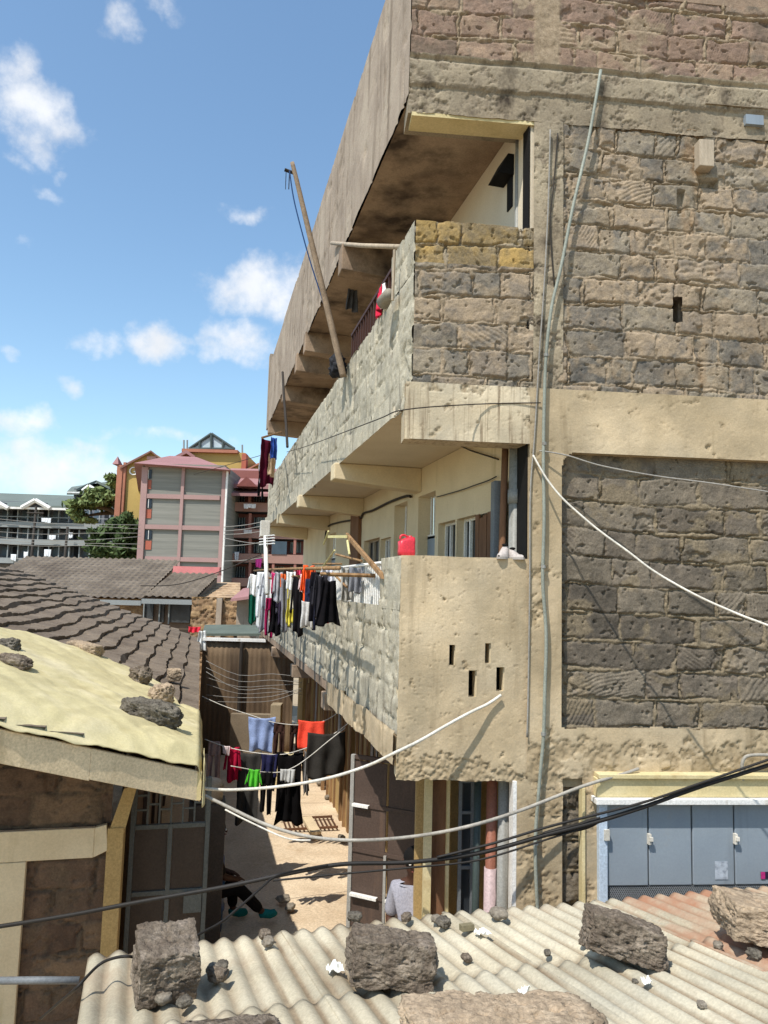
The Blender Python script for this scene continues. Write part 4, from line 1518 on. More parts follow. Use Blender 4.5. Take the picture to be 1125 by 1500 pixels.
def corr(e, s, h=0.0):
    e, s = np.asarray(e, float), np.asarray(s, float)
    c_ = 0.5 + 0.5 * np.cos(2 * np.pi * e / PITCH_C)
    w = 0.027 * c_ ** 0.7 - 0.0135 + h
    return _q + e[..., None] * RE_ + s[..., None] * RS + w[..., None] * RN


def on_corr(x, y, h=0.02):
    p = on(x, y, RN, _q + RN * h)
    return p


def es(x, y):
    p = on_corr(x, y, 0) - _q
    return float(p @ RE_), float(p @ RS)


def build_front_roof():
    sh = thing('corrugated_roof', 'dusty cream corrugated fibre cement roof in the foreground, weighted with stones', 'roof', _q - np.array([0, 0, 2.0]))
    eL = es(131, 1386)[0]
    sl_ = es(430, 1474)[1]
    sl_r = es(1000, 1386)[1]
    E1 = 4.2
    cols = [eL, eL + 9.25 * PITCH_C]
    while cols[-1] < E1:
        cols.append(cols[-1] + 9 * PITCH_C)
    for ci, (a, b) in enumerate(zip(cols[:-1], cols[1:])):
        for ri in range(2):
            sj = (sl_ if a < 1.2 else sl_r) + 0.012 * random.uniform(-1, 1)
            s0, s1 = (0 + 0.02 * random.uniform(-1, 1), sj + 0.12) if ri == 0 else (sj, 3.1)
            ne = int((b + 0.09 - a) / 0.011)
            nsn = max(6, int((s1 - s0) / 0.035))
            E_, S_ = np.meshgrid(np.linspace(a, b + 0.09, ne), np.linspace(s0, s1, nsn), indexing='ij')
            h = 0.011 * ri + 0.004 * ((ci % 2) - 0.5) + fbm(E_ * 2, S_ * 2, ci, 5, 2) * 0.012
            S_ = S_ + 0.12 * np.clip(E_, 0, 3) * np.clip((s1 - S_) / (s1 - s0), 0, 1) * (ri == 0)
            Sj = S_ + fbm(E_ * 9, S_ * 0, ci + ri * 7, 6, 3) * 0.02 * (S_ < s0 + 0.05)
            P = corr(E_, Sj, h)
            cv = 0.5 + 0.5 * np.cos(2 * np.pi * E_ / PITCH_C)
            lap = 0.7 * sstep(0.06, 0.0, np.abs(S_ - sj - .0)) * (ri == 0) + 0.5 * sstep(.08, 0, S_) * (ri == 0)
            vd = np.clip(sstep(.34, .02, cv) * (0.35 + 2.0 * np.clip(fbm(E_ * 5, S_ * 1.3, 3 + ci, 7, 4) + .15, 0, 1)) + .5 * sstep(.1, .3, fbm(E_ * 3, S_ * 1.2, 9 + ci, 27, 5)) + lap, 0, .92)
            tn = np.clip(.5 + fbm(E_ * 2, S_ * 2, ci * 3 + ri, 17, 4) * 1.5 + (random.random() - .5) * .3, 0, 1)
            o = hobj('roof_sheet', P, {'tone': tn, 'mort': vd}, M['rust_sheet'] if (a > 0.6 and a < 2.4) else M['asbestos'], sh)
            sol = o.modifiers.new('thickness', 'SOLIDIFY')
            sol.thickness = 0.007
            sol.offset = 1
    mb = MB()
    for s in (0.12, 1.2, 2.2):
        A_, B_ = corr(eL + 0.1, s, -0.075), corr(E1, s, -0.075)
        mb.tube([A_, B_], 0.035, 6)
    obj('purlin', MB().tube([corr(eL + 0.1, 0.15, -0.075), corr(E1, 0.15, -0.075)], 0.035, 6), M['wood'], sh)
    obj('purlin', MB().tube([corr(eL + 0.1, 1.5, -0.075), corr(E1, 1.5, -0.075)], 0.035, 6), M['wood'], sh)
    # walls below, so that the roof stands on something
    p = [corr(eL + 0.25, 0.35)[:2], corr(3.9, 0.35)[:2], corr(3.9, 2.9)[:2], corr(eL + 0.25, 2.9)[:2]]
    obj('wall', MB().prism([tuple(q) for q in p], 0.0, float(corr(0.0, 0.35)[2]) - 0.16), M['cream_flat'], sh)


build_front_roof()


def build_front_stones():
    g = 'stones weighing down the corrugated roof'

    def sf(x, y):
        p = on_corr(x, y, 0.022)
        return (p[0], p[1], p[2])
    rock('roof_stone', M['stone'], (241, 1452), (0.25, 0.26, 0.21), 0.93, sf, 21, 0.16, (0.16, 0.03), 'upright square block with a flat pale top on the corrugated roof', group=g, sharp=0.96, rough=0.045, n=56)
    rock('roof_stone', M['stone'], (572, 1440), (0.385, 0.26, 0.19), 0.88, sf, 22, -0.12, (-0.1, 0.12), 'rough brown boulder in the middle of the corrugated roof', group=g, sharp=0.72, rough=0.085, n=56)
    rock('roof_stone', M['stone'], (912, 1408), (0.345, 0.25, 0.165), 0.88, sf, 23, -0.3, (-0.15, 0.22), 'earthy boulder lying below the blue shutters on the corrugated roof', group=g, sharp=0.68, rough=0.10, n=56)
    rock('roof_stone', M['stone_pale'], (1128, 1384), (0.44, 0.34, 0.17), 0.88, sf, 24, -0.35, (-0.1, 0.12), 'smooth squared stone at the right edge of the corrugated roof, below the sticker', group=g, sharp=0.85, rough=0.07, n=50)
    rock('roof_stone', M['stone_pale'], (735, 1572), (0.66, 0.30, 0.20), 0.85, sf, 25, -0.06, (-0.1, 0.06), 'broad low boulder at the bottom edge in front of the middle boulder', group=g, sharp=0.7, rough=0.1, n=56)
    rock('roof_stone', M['stone'], (310, 1568), (0.50, 0.22, 0.12), 0.85, sf, 26, 0.0, (-0.1, 0.0), 'flat stone at the bottom edge in front of the upright block', group=g, sharp=0.5, rough=0.12)
    # chips and pebbles
    gp = 'stone chips scattered on the corrugated roof'
    spots = [(312, 1426, .05), (325, 1421, .05), (318, 1437, .07), (240, 1470, .05), (270, 1474, .05), (388, 1374, .05), (393, 1385, .05), 
             (520, 1350, .06), (595, 1349, .05), (640, 1352, .05), (650, 1358, .06), (683, 1408, .04), (730, 1345, .07), (802, 1399, .03), 
             (968, 1419, .05), (1052, 1390, .04), (1105, 1403, .05), (855, 1385, .04), (1028, 1476, .03), (930, 1440, .02)]
    for i, (x, y, s) in enumerate(spots):
        rock('stone_chip', (M['pebble'], M['stone_dark'], M['stone'])[i % 3], (x, y), (s * 1.2, s, s * .75), 0.9, sf, 40 + i, i * 1.3, (0.1 * (i % 3), 0), 'small loose grey stone chip on the corrugated roof', 'stone chip', gp, sharp=.3, n=9)
    # paper scraps
    gpp = 'white paper scraps on the corrugated roof'
    labs = ['crumpled white paper scrap left of the middle boulder', 'white scrap lying near the roof edge under the green conduit', 'tiny white scrap between the bottom boulder and the right side', 'small white scrap beside the rust patch']
    for i, (x, y, w) in enumerate(((491, 1424, .07), (707, 1370, .07), (768, 1457, .04), (947, 1442, .035))):
        p = np.array(sf(x, y))
        a = np.linspace(-1, 1, 9)
        A_, B_ = np.meshgrid(a, a, indexing='ij')
        Z = np.abs(fbm(A_ * 1.5 + i * 3, B_ * 1.5, 0, 70 + i, 2)) * 0.09
        Pp = p + A_[..., None] * w / 2 * RE_ + B_[..., None] * w / 2 * RS + (Z[..., None] + 0.004) * RN
        o = obj('paper_scrap', MB().grid(Pp), cloth('f2efe6'))
        o.modifiers.new('thickness', 'SOLIDIFY').thickness = 0.002
        tag(o, labs[i], 'paper', gpp)
    p = np.array(sf(680, 1361))
    o = obj('matchbox', MB().obox(p - RE_ * .03, RE_ * .07, RS * .045, RN * .03), plain('olive_card', '7c735a'), bevel=0.002)
    tag(o, 'small olive brown box lying near the far edge of the corrugated roof', 'box')
    # tumbler glasses at the bottom edge
    for x, lab in ((905, 'clear drinking glass at the bottom edge, left one'), (942, 'clear drinking glass at the bottom edge, right one')):
        pass


build_front_stones()


# ================================================================== CABLES
def cable(name, label, pix, r, m, cat='cable', group=None, k=8):
    """pix: (x, y, depth) with the depth taken along the view; a hanging line in space"""
    pts = smooth_pts([K(x, y, b) for x, y, b in pix], k)
    o = obj(name, MB().tube(pts, r, 8), m, smooth=True, loc=pts[0])
    return tag(o, label, cat, group)


def lerp_pix(p, b0, b1):
    n = len(p)
    L = [0]
    for i in range(1, n):
        L.append(L[-1] + math.hypot(p[i][0] - p[i - 1][0], p[i][1] - p[i - 1][1]))
    return [(x, y, b0 + (b1 - b0) * l / L[-1]) for (x, y), l in zip(p, L)]


def edepth(x, y, d):
    return float((Epix(x, y, d) - O) @ fwd)


def build_cables():
    bw = edepth(732, 1018, -0.03)
    cable('hose', 'thick dirty white hose sagging from a balcony slot towards the tiled house', [(734, 1018, bw), (715, 1031, bw - .03), (690, 1043, edepth(690, 1043, -.10)), (655, 1062, edepth(655, 1062, -.16)), (615, 1085, edepth(615, 1085, -.22)), (580, 1102, edepth(580, 1102, -.27)), (540, 1121, 5.75), (480, 1140, 5.75), (410, 1152, 5.85), (340, 1157, 5.95), (296, 1155, 6.05)], 0.0125, M['hose'], 'hose')
    bw2 = edepth(930, 1128, -0.06)
    cable('hose', 'long grey hose looping from the shop lintel across the alley to the tiled house', [(935, 1126, bw2), (915, 1133, bw2 - .05), (850, 1153, edepth(850, 1153, -.16)), (760, 1188, edepth(760, 1188, -.26)), (680, 1212, edepth(680, 1212, -.36)), (600, 1226, 5.65), (520, 1231, 5.6), (450, 1225, 5.65), (390, 1208, 5.75), (330, 1180, 5.85), (270, 1150, 5.95), (220, 1119, 6.0), (190, 1093, 6.05), (180, 1080, 6.1)], 0.0135, M['hose_grey'], 'hose')
    cable('hose', 'thin pale hose lashed under the grey one over the alley', lerp_pix([(330, 1186), (370, 1206), (420, 1228), (455, 1231)], 5.84, 5.62), 0.007, M['hose'], 'hose')
    main = [(1190, 1098), (1125, 1121), (1030, 1151), (940, 1183), (870, 1205), (800, 1223), (700, 1250), (600, 1263), (500, 1266), (420, 1280), (330, 1299), (200, 1322), (100, 1341), (0, 1357), (-60, 1366)]
    g = 'black service cables crossing in front'
    cable('cable', 'thick black cable crossing the whole view in front of the alley', lerp_pix(main, 5.1, 4.9), 0.0145, M['cable'], group=g)
    cable('cable', 'thinner black cable twisted above the thick one near the blue shutters', lerp_pix([(1190, 1092), (1125, 1113), (1030, 1146), (940, 1176), (862, 1196), (800, 1212), (720, 1236), (640, 1256)], 5.08, 5.0), 0.009, M['cable'], group=g)
    cable('cable', 'black cable strand hanging just below the thick one at the middle', lerp_pix([(870, 1208), (800, 1230), (700, 1260), (600, 1271), (480, 1282), (400, 1290)], 5.05, 4.95), 0.007, M['cable'], group=g)
    mb = MB()
    pts = smooth_pts([K(x, y, 5.07) for x, y in ((880, 1200), (850, 1211), (820, 1217), (795, 1223))], 4)
    o = obj('tape_wrap', MB().tube(pts, [0.016, .022, .028, .030, .028, .027, .026, .028, .027, .024, .022, .02, .016][:len(pts)], 8), M['cable'], smooth=True)
    tag(o, 'lumpy black tape wrap around the thick cable left of the blue shutters', 'tape')
    cable('cable', 'thin black wire branching down from the thick cable to the upright block', lerp_pix([(480, 1268), (430, 1276), (400, 1286), (380, 1303), (329, 1347), (300, 1364), (285, 1373), (262, 1395)], 4.9, 3.9), 0.007, M['cable'], group=g)
    e = [on_corr(x, y, 0.035 + h) for x, y, h in ((60, 1492, -.3), (90, 1466, -.12), (112, 1447, 0.02), (143, 1415, 0.06), (165, 1404, .09), (190, 1401, .10), (210, 1408, .04))]
    pts = smooth_pts(e, 6)
    tag(obj('cable', MB().tube(pts, 0.007, 6), M['cable'], smooth=True), 'thin black wire looped over the left edge of the corrugated roof', 'cable', g)
    b0 = edepth(782, 668, -0.06)
    cable('wire', 'thick white wire falling from the conduit across the grey stone panel', lerp_pix([(781, 667), (800, 700), (822, 728), (850, 754), (880, 779), (920, 808), (960, 838), (1020, 872), (1080, 899), (1130, 918), (1200, 945)], b0, 5.0), 0.0085, M['hose'], 'wire')
    cable('wire', 'thin grey wire running right over the top of the grey stone panel', lerp_pix([(790, 660), (830, 667), (880, 682), (960, 697), (1050, 709), (1200, 732)], b0, 5.6), 0.006, M['wire'], 'wire')
    pts = [Epix(792, 590, -0.05), Epix(700, 592, -0.07)] + [Fpix(x, y, -0.12) for x, y in ((594, 600), (554, 614), (486, 640), (445, 655), (420, 662))]
    tag(obj('wire', MB().tube(smooth_pts(pts, 6), 0.005, 6), M['wire_dark'], smooth=True), 'thin dark wire strung along the outside of the upper balcony wall', 'wire')
    pts = [np.array((XI - 0.03, p[1], p[2])) for p in [on(x, y, (1, 0, 0), (XI, 0, 0)) for x, y in ((605, 728), (598, 727), (575, 735), (548, 748), (535, 752), (528, 760), (500, 765), (482, 772), (478, 790))]]
    tag(obj('wire', MB().tube(smooth_pts(pts, 6), 0.018, 6), M['wire_dark'], smooth=True), 'dark bundled wiring sagging along the inner wall of the middle balcony', 'wire')
    pts = [on(x, y, (1, 0, 0), (XI - 0.03, 0, 0)) for x, y in ((668, 650), (690, 660), (715, 668), (730, 673))]
    tag(obj('wire', MB().tube(smooth_pts(pts, 6), 0.008, 6), M['wire_dark'], smooth=True), 'short dark wire under the ceiling near the meter cabinet', 'wire')
    pts = [on(x, y, (1, 0, 0), (XI - 0.03, 0, 0)) for x, y in ((640, 728), (675, 718), (695, 711), (715, 704), (727, 698))]
    tag(obj('wire', MB().tube(smooth_pts(pts, 6), 0.006, 6), M['wire_dark'], smooth=True), 'thin dark wire climbing to the meter cabinet over the lit inner wall', 'wire')
    # gutter pipe at the left edge
    pts = [K(-40, 1437, 4.6), K(55, 1436, 4.6), K(116, 1436, 4.65)]
    tag(obj('pipe', MB().tube(pts, 0.022, 10), M['steel_grey'], smooth=True), 'grey metal pipe sticking in from the left edge below the ring beam', 'pipe')
    # dark cable on the tiled house gable, following the fascia
    pts = smooth_pts([K(x, y, b) for x, y, b in ((172, 1085, 6.12), (178, 1100, 6.1), (192, 1118, 6.08), (215, 1130, 6.06), (240, 1143, 6.05))], 5)
    tag(obj('wire', MB().tube(pts, 0.009, 6), M['wire_dark'], smooth=True), 'dark wire hooked over the fascia beside the large oval stone', 'wire')


build_cables()


# ================================================================== WASHING
def garment(kind_, w, h, seed=0):
    """hanging cloth in local space: x along the line, z down from 0, y the thickness direction"""
    mb = MB()

    def patch(fx, n=14, m=16, amp=0.03, k=3.0, ph=0.0):
        a = np.linspace(0, 1, n)
        b = np.linspace(0, 1, m)
        A_, B_ = np.meshgrid(a, b, indexing='ij')
        X, Z = fx(A_, B_)
        Y = amp * np.sin((A_ * k + ph) * math.pi * 2 + B_ * 1.5 + seed) * (0.35 + 0.65 * B_) + fbm(X * 6, Z * 5, seed * 3.1, 5, 3) * amp * 2.2
        mb.grid(np.stack([X, Y, Z], -1))
    sg = 0.05 * h
    hem = lambda A_: 0.05 * h * np.sin(A_ * 7 + seed * 1.7)
    if kind_ == 'towel':
        patch(lambda a, b: ((a - .5) * w * (1 - 0.10 * b + 0.05 * np.sin(b * 5 + seed)), -b * (h + hem(a)) - sg * (1 - (2 * a - 1) ** 2) * (1 - b)), 18, 18, 0.03, 2.3)
    elif kind_ == 'shirt':
        patch(lambda a, b: ((a - .5) * w * (0.62 + 0.12 * np.exp(-(b / .12) ** 2) + .06 * b), -b * (h + hem(a)) - sg * np.exp(-((a - .5) / .15) ** 2) * (1 - b)), 16, 18, 0.03, 2.0)
        for sd in (-1, 1):
            patch(lambda a, b: (sd * w * (0.30 + 0.03 * a + (0.10 + 0.02 * a) * b + 0.10 * a), -0.02 - 0.05 * a - b * h * 0.62 * (1 - 0.15 * a)), 6, 12, 0.02, 1.0, .3)
    elif kind_ == 'trousers':
        patch(lambda a, b: ((a - .5) * w * (0.9 + .1 * b), -b * h * 0.32), 12, 8, 0.02, 2.0)
        for sd in (-1, 1):
            patch(lambda a, b: (sd * w * (0.26 + 0.04 * b) + (a - .5) * w * (0.46 - 0.14 * b), -h * 0.28 - b * (h * 0.72 + 0.03 * sd * h)), 8, 16, 0.022, 1.0, .2 * sd)
    elif kind_ == 'dress':
        patch(lambda a, b: ((a - .5) * w * (0.55 + 0.45 * b ** 1.3), -b * (h + hem(a)) - 0.6 * sg * np.exp(-((a - .5) / .2) ** 2) * (1 - b)), 16, 18, 0.04, 2.5)
    elif kind_ == 'cluster':
        for q in range(3):
            ox = (q - 1) * w * 0.3
            patch(lambda a, b: (ox + (a - .5) * w * 0.42 * (1 - .2 * b), -b * h * (0.8 + 0.2 * ((q * 7 + seed) % 3) / 2)), 7, 10, 0.02, 1.0, q * .3)
    return mb


GSEED = [0]


def hang(name, label, cat, kind_, p, w, h, hexc, rot, group=None):
    GSEED[0] += 1
    mb = garment(kind_, w, h, GSEED[0])
    me = bpy.data.meshes.new(name)
    me.from_pydata(mb.v, [], mb.f)
    o = finish(name, me, hexc if not isinstance(hexc, str) else cloth(hexc), None, True, 0)
    o.location = tuple(float(c) for c in p)
    o.rotation_euler = (0, 0, rot)
    so_ = o.modifiers.new('thickness', 'SOLIDIFY')
    so_.thickness = 0.005
    return tag(o, label, cat, group)


def px_garment(name, label, cat, kind_, x0, x1, y0, y1, b, hexc, group=None, turn=0.0):
    """garment whose hanging edge spans photo columns x0..x1 at depth b, facing the camera apart from turn"""
    p = K((x0 + x1) / 2, y0, b)
    w = (x1 - x0) / F * b
    h = (y1 - y0) / F * b * 1.02
    return hang(name, label, cat, kind_, p, w, h, hexc, -YAW + turn, group)


def build_alley_washing():
    g = 'washing hung across the alley'
    # back line
    Lb = [(296, 1020), (330, 1035), (372, 1049), (400, 1058), (440, 1062), (475, 1056), (500, 1040)]
    cable('clothes_line', 'clothes line over the alley carrying the blue towel and the red cloth', lerp_pix(Lb, 11.4, 11.2), 0.006, M['hose'], 'clothes line', k=4)
    px_garment('towel', 'pale blue towel hanging at the left of the back line in the alley', 'towel', 'towel', 365, 403, 1050, 1098, 11.3, '8c9cc0', g, 0.1)
    px_garment('trousers', 'dark brown trousers hanging next to the pale blue towel', 'trousers', 'trousers', 401, 418, 1058, 1104, 11.3, '3e2c26', g)
    px_garment('trousers', 'dark brown trousers hanging next to the red cloth', 'trousers', 'trousers', 425, 440, 1060, 1104, 11.3, '35251f', g)
    px_garment('cloth', 'bright red orange cloth hanging over the alley', 'cloth', 'towel', 436, 477, 1055, 1094, 11.2, 'e8503c', g, -0.1)
    # middle line
    Lm = [(300, 1083), (325, 1092), (352, 1099), (385, 1104), (415, 1105), (445, 1097), (470, 1087), (492, 1073), (512, 1058)]
    cable('clothes_line', 'clothes line over the alley carrying dark coats and a crimson top', lerp_pix(Lm, 10.2, 10.0), 0.006, M['hose'], 'clothes line', k=4)
    px_garment('leggings', 'dusty beige pink leggings hanging at the left end of the alley washing', 'leggings', 'trousers', 305, 324, 1086, 1150, 10.2, '9a8078', g)
    px_garment('cloth', 'small pale pink and white pieces pegged left of the crimson top', 'clothes', 'cluster', 326, 337, 1093, 1106, 10.15, 'd8c4c0', g)
    px_garment('top', 'crimson top hanging in the shade over the alley', 'top', 'shirt', 330, 354, 1094, 1142, 10.2, 'a8203c', g)
    px_garment('blanket', 'wide dark grey blanket hanging left of the navy cloth', 'blanket', 'towel', 348, 383, 1099, 1198, 10.3, '3d3b38', g)
    px_garment('cloth', 'navy cloth hanging between the grey blanket and the black coat', 'cloth', 'towel', 383, 407, 1104, 1136, 10.1, '2c2c48', g)
    px_garment('coat', 'long black coat with dangling sleeves over the alley', 'coat', 'shirt', 398, 452, 1102, 1188, 10.1, '161414', g)
    px_garment('blanket', 'dark grey blanket hanging near the open gate side of the alley', 'blanket', 'towel', 449, 508, 1072, 1136, 10.0, '3a3733', g, 0.25)
    px_garment('scarf', 'narrow black and white scarf hanging beside the long black coat', 'scarf', 'towel', 446, 454, 1098, 1160, 10.0, '77736e', g)
    # front line
    Lf = [(338, 1122), (360, 1126), (385, 1131), (410, 1131), (432, 1123), (455, 1107), (478, 1088), (506, 1066)]
    cable('clothes_line', 'clothes line over the alley carrying the bright green top', lerp_pix(Lf, 9.0, 9.6), 0.006, M['hose'], 'clothes line', k=4)
    px_garment('top', 'small bright green top hanging over the alley', 'top', 'shirt', 361, 384, 1127, 1152, 9.05, '58b83a', g)
    px_garment('trousers', 'black trousers hanging right of the green top', 'trousers', 'trousers', 382, 400, 1131, 1188, 9.1, '1a1818', g)
    px_garment('socks', 'white and grey socks pegged in a bunch on the front line', 'socks', 'cluster', 411, 432, 1127, 1147, 9.2, 'b8b6b0', g)
    px_garment('skirt', 'black skirt hanging lowest under the bunch of socks', 'skirt', 'dress', 404, 446, 1140, 1202, 9.25, '141212', g)
    # clothes lines without washing, further up the alley
    gl = 'bare clothes lines between the tiled roof and the long balcony'
    for i, (ya, yb, d) in enumerate(((968, 992, 13), (978, 1000, 13.6), (992, 1002, 14.4), (1002, 1012, 15), (1018, 1008, 13.2), (1027, 1012, 14), (984, 1018, 12.4))):
        cable('clothes_line', 'bare thin line strung across the shaded alley behind the washing', [(302, ya, d), (350, (ya + yb) / 2 + 9, d), (398, (ya + yb) / 2 + 7, d), (442, yb, d)], 0.0045, M['wire'], 'clothes line', gl, k=3)


build_alley_washing()


def build_balcony_washing():
    g = 'washing hanging outside the lower balcony'
    Xl = XF - 0.42

    def at(x, y, X=Xl):
        p = on(x, y, (1, 0, 0), (X, 0, 0))
        return p
    # two poles along the balcony carry the lines
    pts = [at(497, 832), at(440, 833), at(400, 834), at(372, 836)]
    o = obj('drying_pole', MB().tube(pts, 0.018, 8), M['wood'], smooth=True)
    tag(o, 'long thin drying pole running outside the lower balcony above the washing', 'pole')
    g2 = 'struts holding the drying pole'
    for i, (yy, lab) in enumerate(((6.95, 'timber strut from the lower balcony rail to the drying pole, nearest the bar railing'), (9.3, 'timber strut from the lower balcony rail to the drying pole, behind the orange shirt'),
                                   (12.6, 'timber strut from the lower balcony rail to the drying pole, at the far end'))):
        z = 4.22
        o = obj('strut', MB().tube([(XF + 0.1, yy, z + 0.0), (Xl - 0.05, yy + 0.05, z - 0.0)], 0.022, 6), M['wood'])
        tag(o, lab, 'pole', g2)
    items = [  # name, label, kind, photo columns and rows, colour
        ('shirt', 'white shirt at the far left end of the balcony washing', 'shirt', 365, 383, 841, 872, 'e8e6e2'),
        ('dress', 'bottle green dress near the far end of the balcony washing', 'towel', 367, 379, 845, 912, '1e5a48'),
        ('trousers', 'white trousers beside the green dress', 'trousers', 377, 389, 838, 906, 'dcdcdc'),
        ('shirt', 'grey striped shirt between white trousers and crimson trousers', 'shirt', 384, 396, 840, 892, '8a8a90'),
        ('shirt', 'white shirt hanging above the long crimson trousers', 'shirt', 389, 405, 838, 886, 'e6e2e0'),
        ('trousers', 'long crimson trousers reaching lowest of the balcony washing', 'trousers', 390, 400, 876, 932, '8e2048'),
        ('top', 'pink top hanging among grey shirts on the balcony line', 'towel', 399, 407, 838, 868, 'd2487c'),
        ('dress', 'long black dress between crimson trousers and dark coat', 'dress', 396, 413, 868, 928, '1c1a1c'),
        ('shirt', 'light grey shirt above the long black dress', 'shirt', 402, 416, 838, 882, 'a4a2a6'),
        ('top', 'small orange top above the dark purple shirt', 'towel', 412, 421, 840, 860, 'd8683c'),
        ('shirt', 'dark purple shirt left of the yellow towel', 'shirt', 408, 424, 850, 914, '3c3444'),
        ('towel', 'white towel hanging above the yellow one', 'towel', 421, 433, 837, 864, 'e4e2de'),
        ('towel', 'long yellow towel on the balcony line', 'towel', 421, 431, 856, 914, 'd8c850'),
        ('top', 'bright pink top left of the orange shirt', 'towel', 433, 441, 832, 852, 'dc4a70'),
        ('jacket', 'long black jacket left of the orange shirt', 'shirt', 428, 447, 844, 928, '1d1b1d'),
        ('shirt', 'pale pink shirt half hidden behind the orange one', 'shirt', 439, 450, 841, 868, 'e4c8c4'),
        ('shirt', 'bright orange shirt with hood hanging on the balcony line', 'shirt', 443, 464, 828, 884, 'f05a2c'),
        ('towel', 'white and grey towel below the orange shirt', 'towel', 443, 459, 880, 918, 'b8b4b0'),
        ('trousers', 'black trousers right of the orange shirt', 'trousers', 456, 473, 838, 912, '1c1b20'),
        ('shirt', 'white shirt with dark collar at the near end of the balcony washing', 'shirt', 468, 490, 832, 876, 'dedee6'),
        ('skirt', 'wide black skirt at the near end of the balcony washing', 'dress', 466, 498, 850, 914, '181618'),
        ('cloth', 'red round cloth hanging below the wide black skirt', 'towel', 470, 483, 894, 912, 'd02848'),
        ('shirt', 'black and white checked looking shirt between the pink top and the orange top', 'shirt', 404, 420, 842, 900, '55525a'),
        ('towel', 'grey towel behind the dark purple shirt', 'towel', 414, 427, 846, 922, '77757a'),
        ('shirt', 'cream shirt left of the long black jacket', 'shirt', 424, 440, 846, 892, 'cfc6b4'),
        ('trousers', 'dark blue trousers behind the orange shirt', 'trousers', 449, 463, 848, 920, '2a2d40'),
        ('shirt', 'charcoal shirt behind the white shirt with dark collar', 'shirt', 460, 482, 842, 908, '2e2c30'),
        ('towel', 'white long towel between the crimson trousers and the green dress', 'towel', 379, 391, 846, 918, 'd4d4d2'),
        ('dress', 'grey dress hanging lowest left of the crimson trousers', 'dress', 382, 396, 868, 924, '8d8b90'),
        ('cloth', 'grey patterned cloth draped over the whitish bar railing', 'towel', 513, 531, 830, 868, '7c7c80'),
        ('cloth', 'pale grey striped cloth on the railing left of the patterned one', 'towel', 500, 516, 830, 880, 'a8a49c'),
    ]
    for i, (nm, lab, kd, x0_, x1_, y0_, y1_, c) in enumerate(items):
        X = Xl + 0.05 * math.sin(i * 2.1)
        if x0_ > 498:
            X = XF - 0.03
        p = at((x0_ + x1_) / 2, y0_, X)
        k = float((p - O) @ fwd) / F
        turn = 0.55 * math.sin(i * 1.7)
        hang(nm, lab, nm, kd, p, (x1_ - x0_) * k * 1.12 / math.cos(turn), (y1_ - y0_) * k, c, turn - .12, g)
    # far end of the upper balcony
    g3 = 'washing at the far end of the upper balcony'
    Xu = XF - 0.35
    for i, (nm, lab, kd, x, y0_, y1_, w, c) in enumerate((
            ('dress', 'long maroon dress hanging high at the far end of the upper balcony', 'towel', 393, 642, 712, .38, '4c1828'),
            ('towel', 'narrow blue towel high at the far end of the upper balcony', 'towel', 402, 640, 672, .18, '34509a'),
            ('shirt', 'pale orange shirt beside the maroon dress', 'towel', 399, 666, 698, .24, 'c8ac8c'),
            ('shirt', 'light grey shirt left of the maroon dress', 'shirt', 387, 660, 712, .45, '9a989c'),
            ('trousers', 'black trousers lowest at the far end of the upper balcony', 'trousers', 383, 686, 730, .5, '1c1c20'))):
        p = at(x, y0_, Xu)
        hang(nm, lab, nm, kd, p, w, (y1_ - y0_) / F * (p - O) @ fwd, c, 0.5 + 0.2 * i, g3)
    a, b = at(412, 633, XF + .1), at(384, 641, Xu - .3)
    tag(obj('drying_pole', MB().tube([a, b], 0.02, 6), M['wood']), 'short drying pole jutting out at the far end of the upper balcony', 'pole')
    # upper balcony: bag and cloths
    p = on(516, 418, (1, 0, 0), (XF + 0.35, 0, 0))
    hang('bag', 'grey and black plastic bag hanging under the roof of the upper balcony', 'bag', 'dress', p, 0.24, 0.38, '55565a', 0.3)
    p = on(556, 425, (1, 0, 0), (XF + 0.04, 0, 0))
    hang('cloth', 'red and pink cloth hung over the brown bar railing', 'cloth', 'towel', p, 0.30, 0.26, 'c83048', math.pi / 2 - 0.2)
    p = on(563, 418, (1, 0, 0), (XF + 0.03, 0, 0))
    hang('cloth', 'white cloth hung over the brown bar railing', 'cloth', 'towel', p, 0.14, 0.22, 'e2dedb', math.pi / 2 - 0.2)


build_balcony_washing()


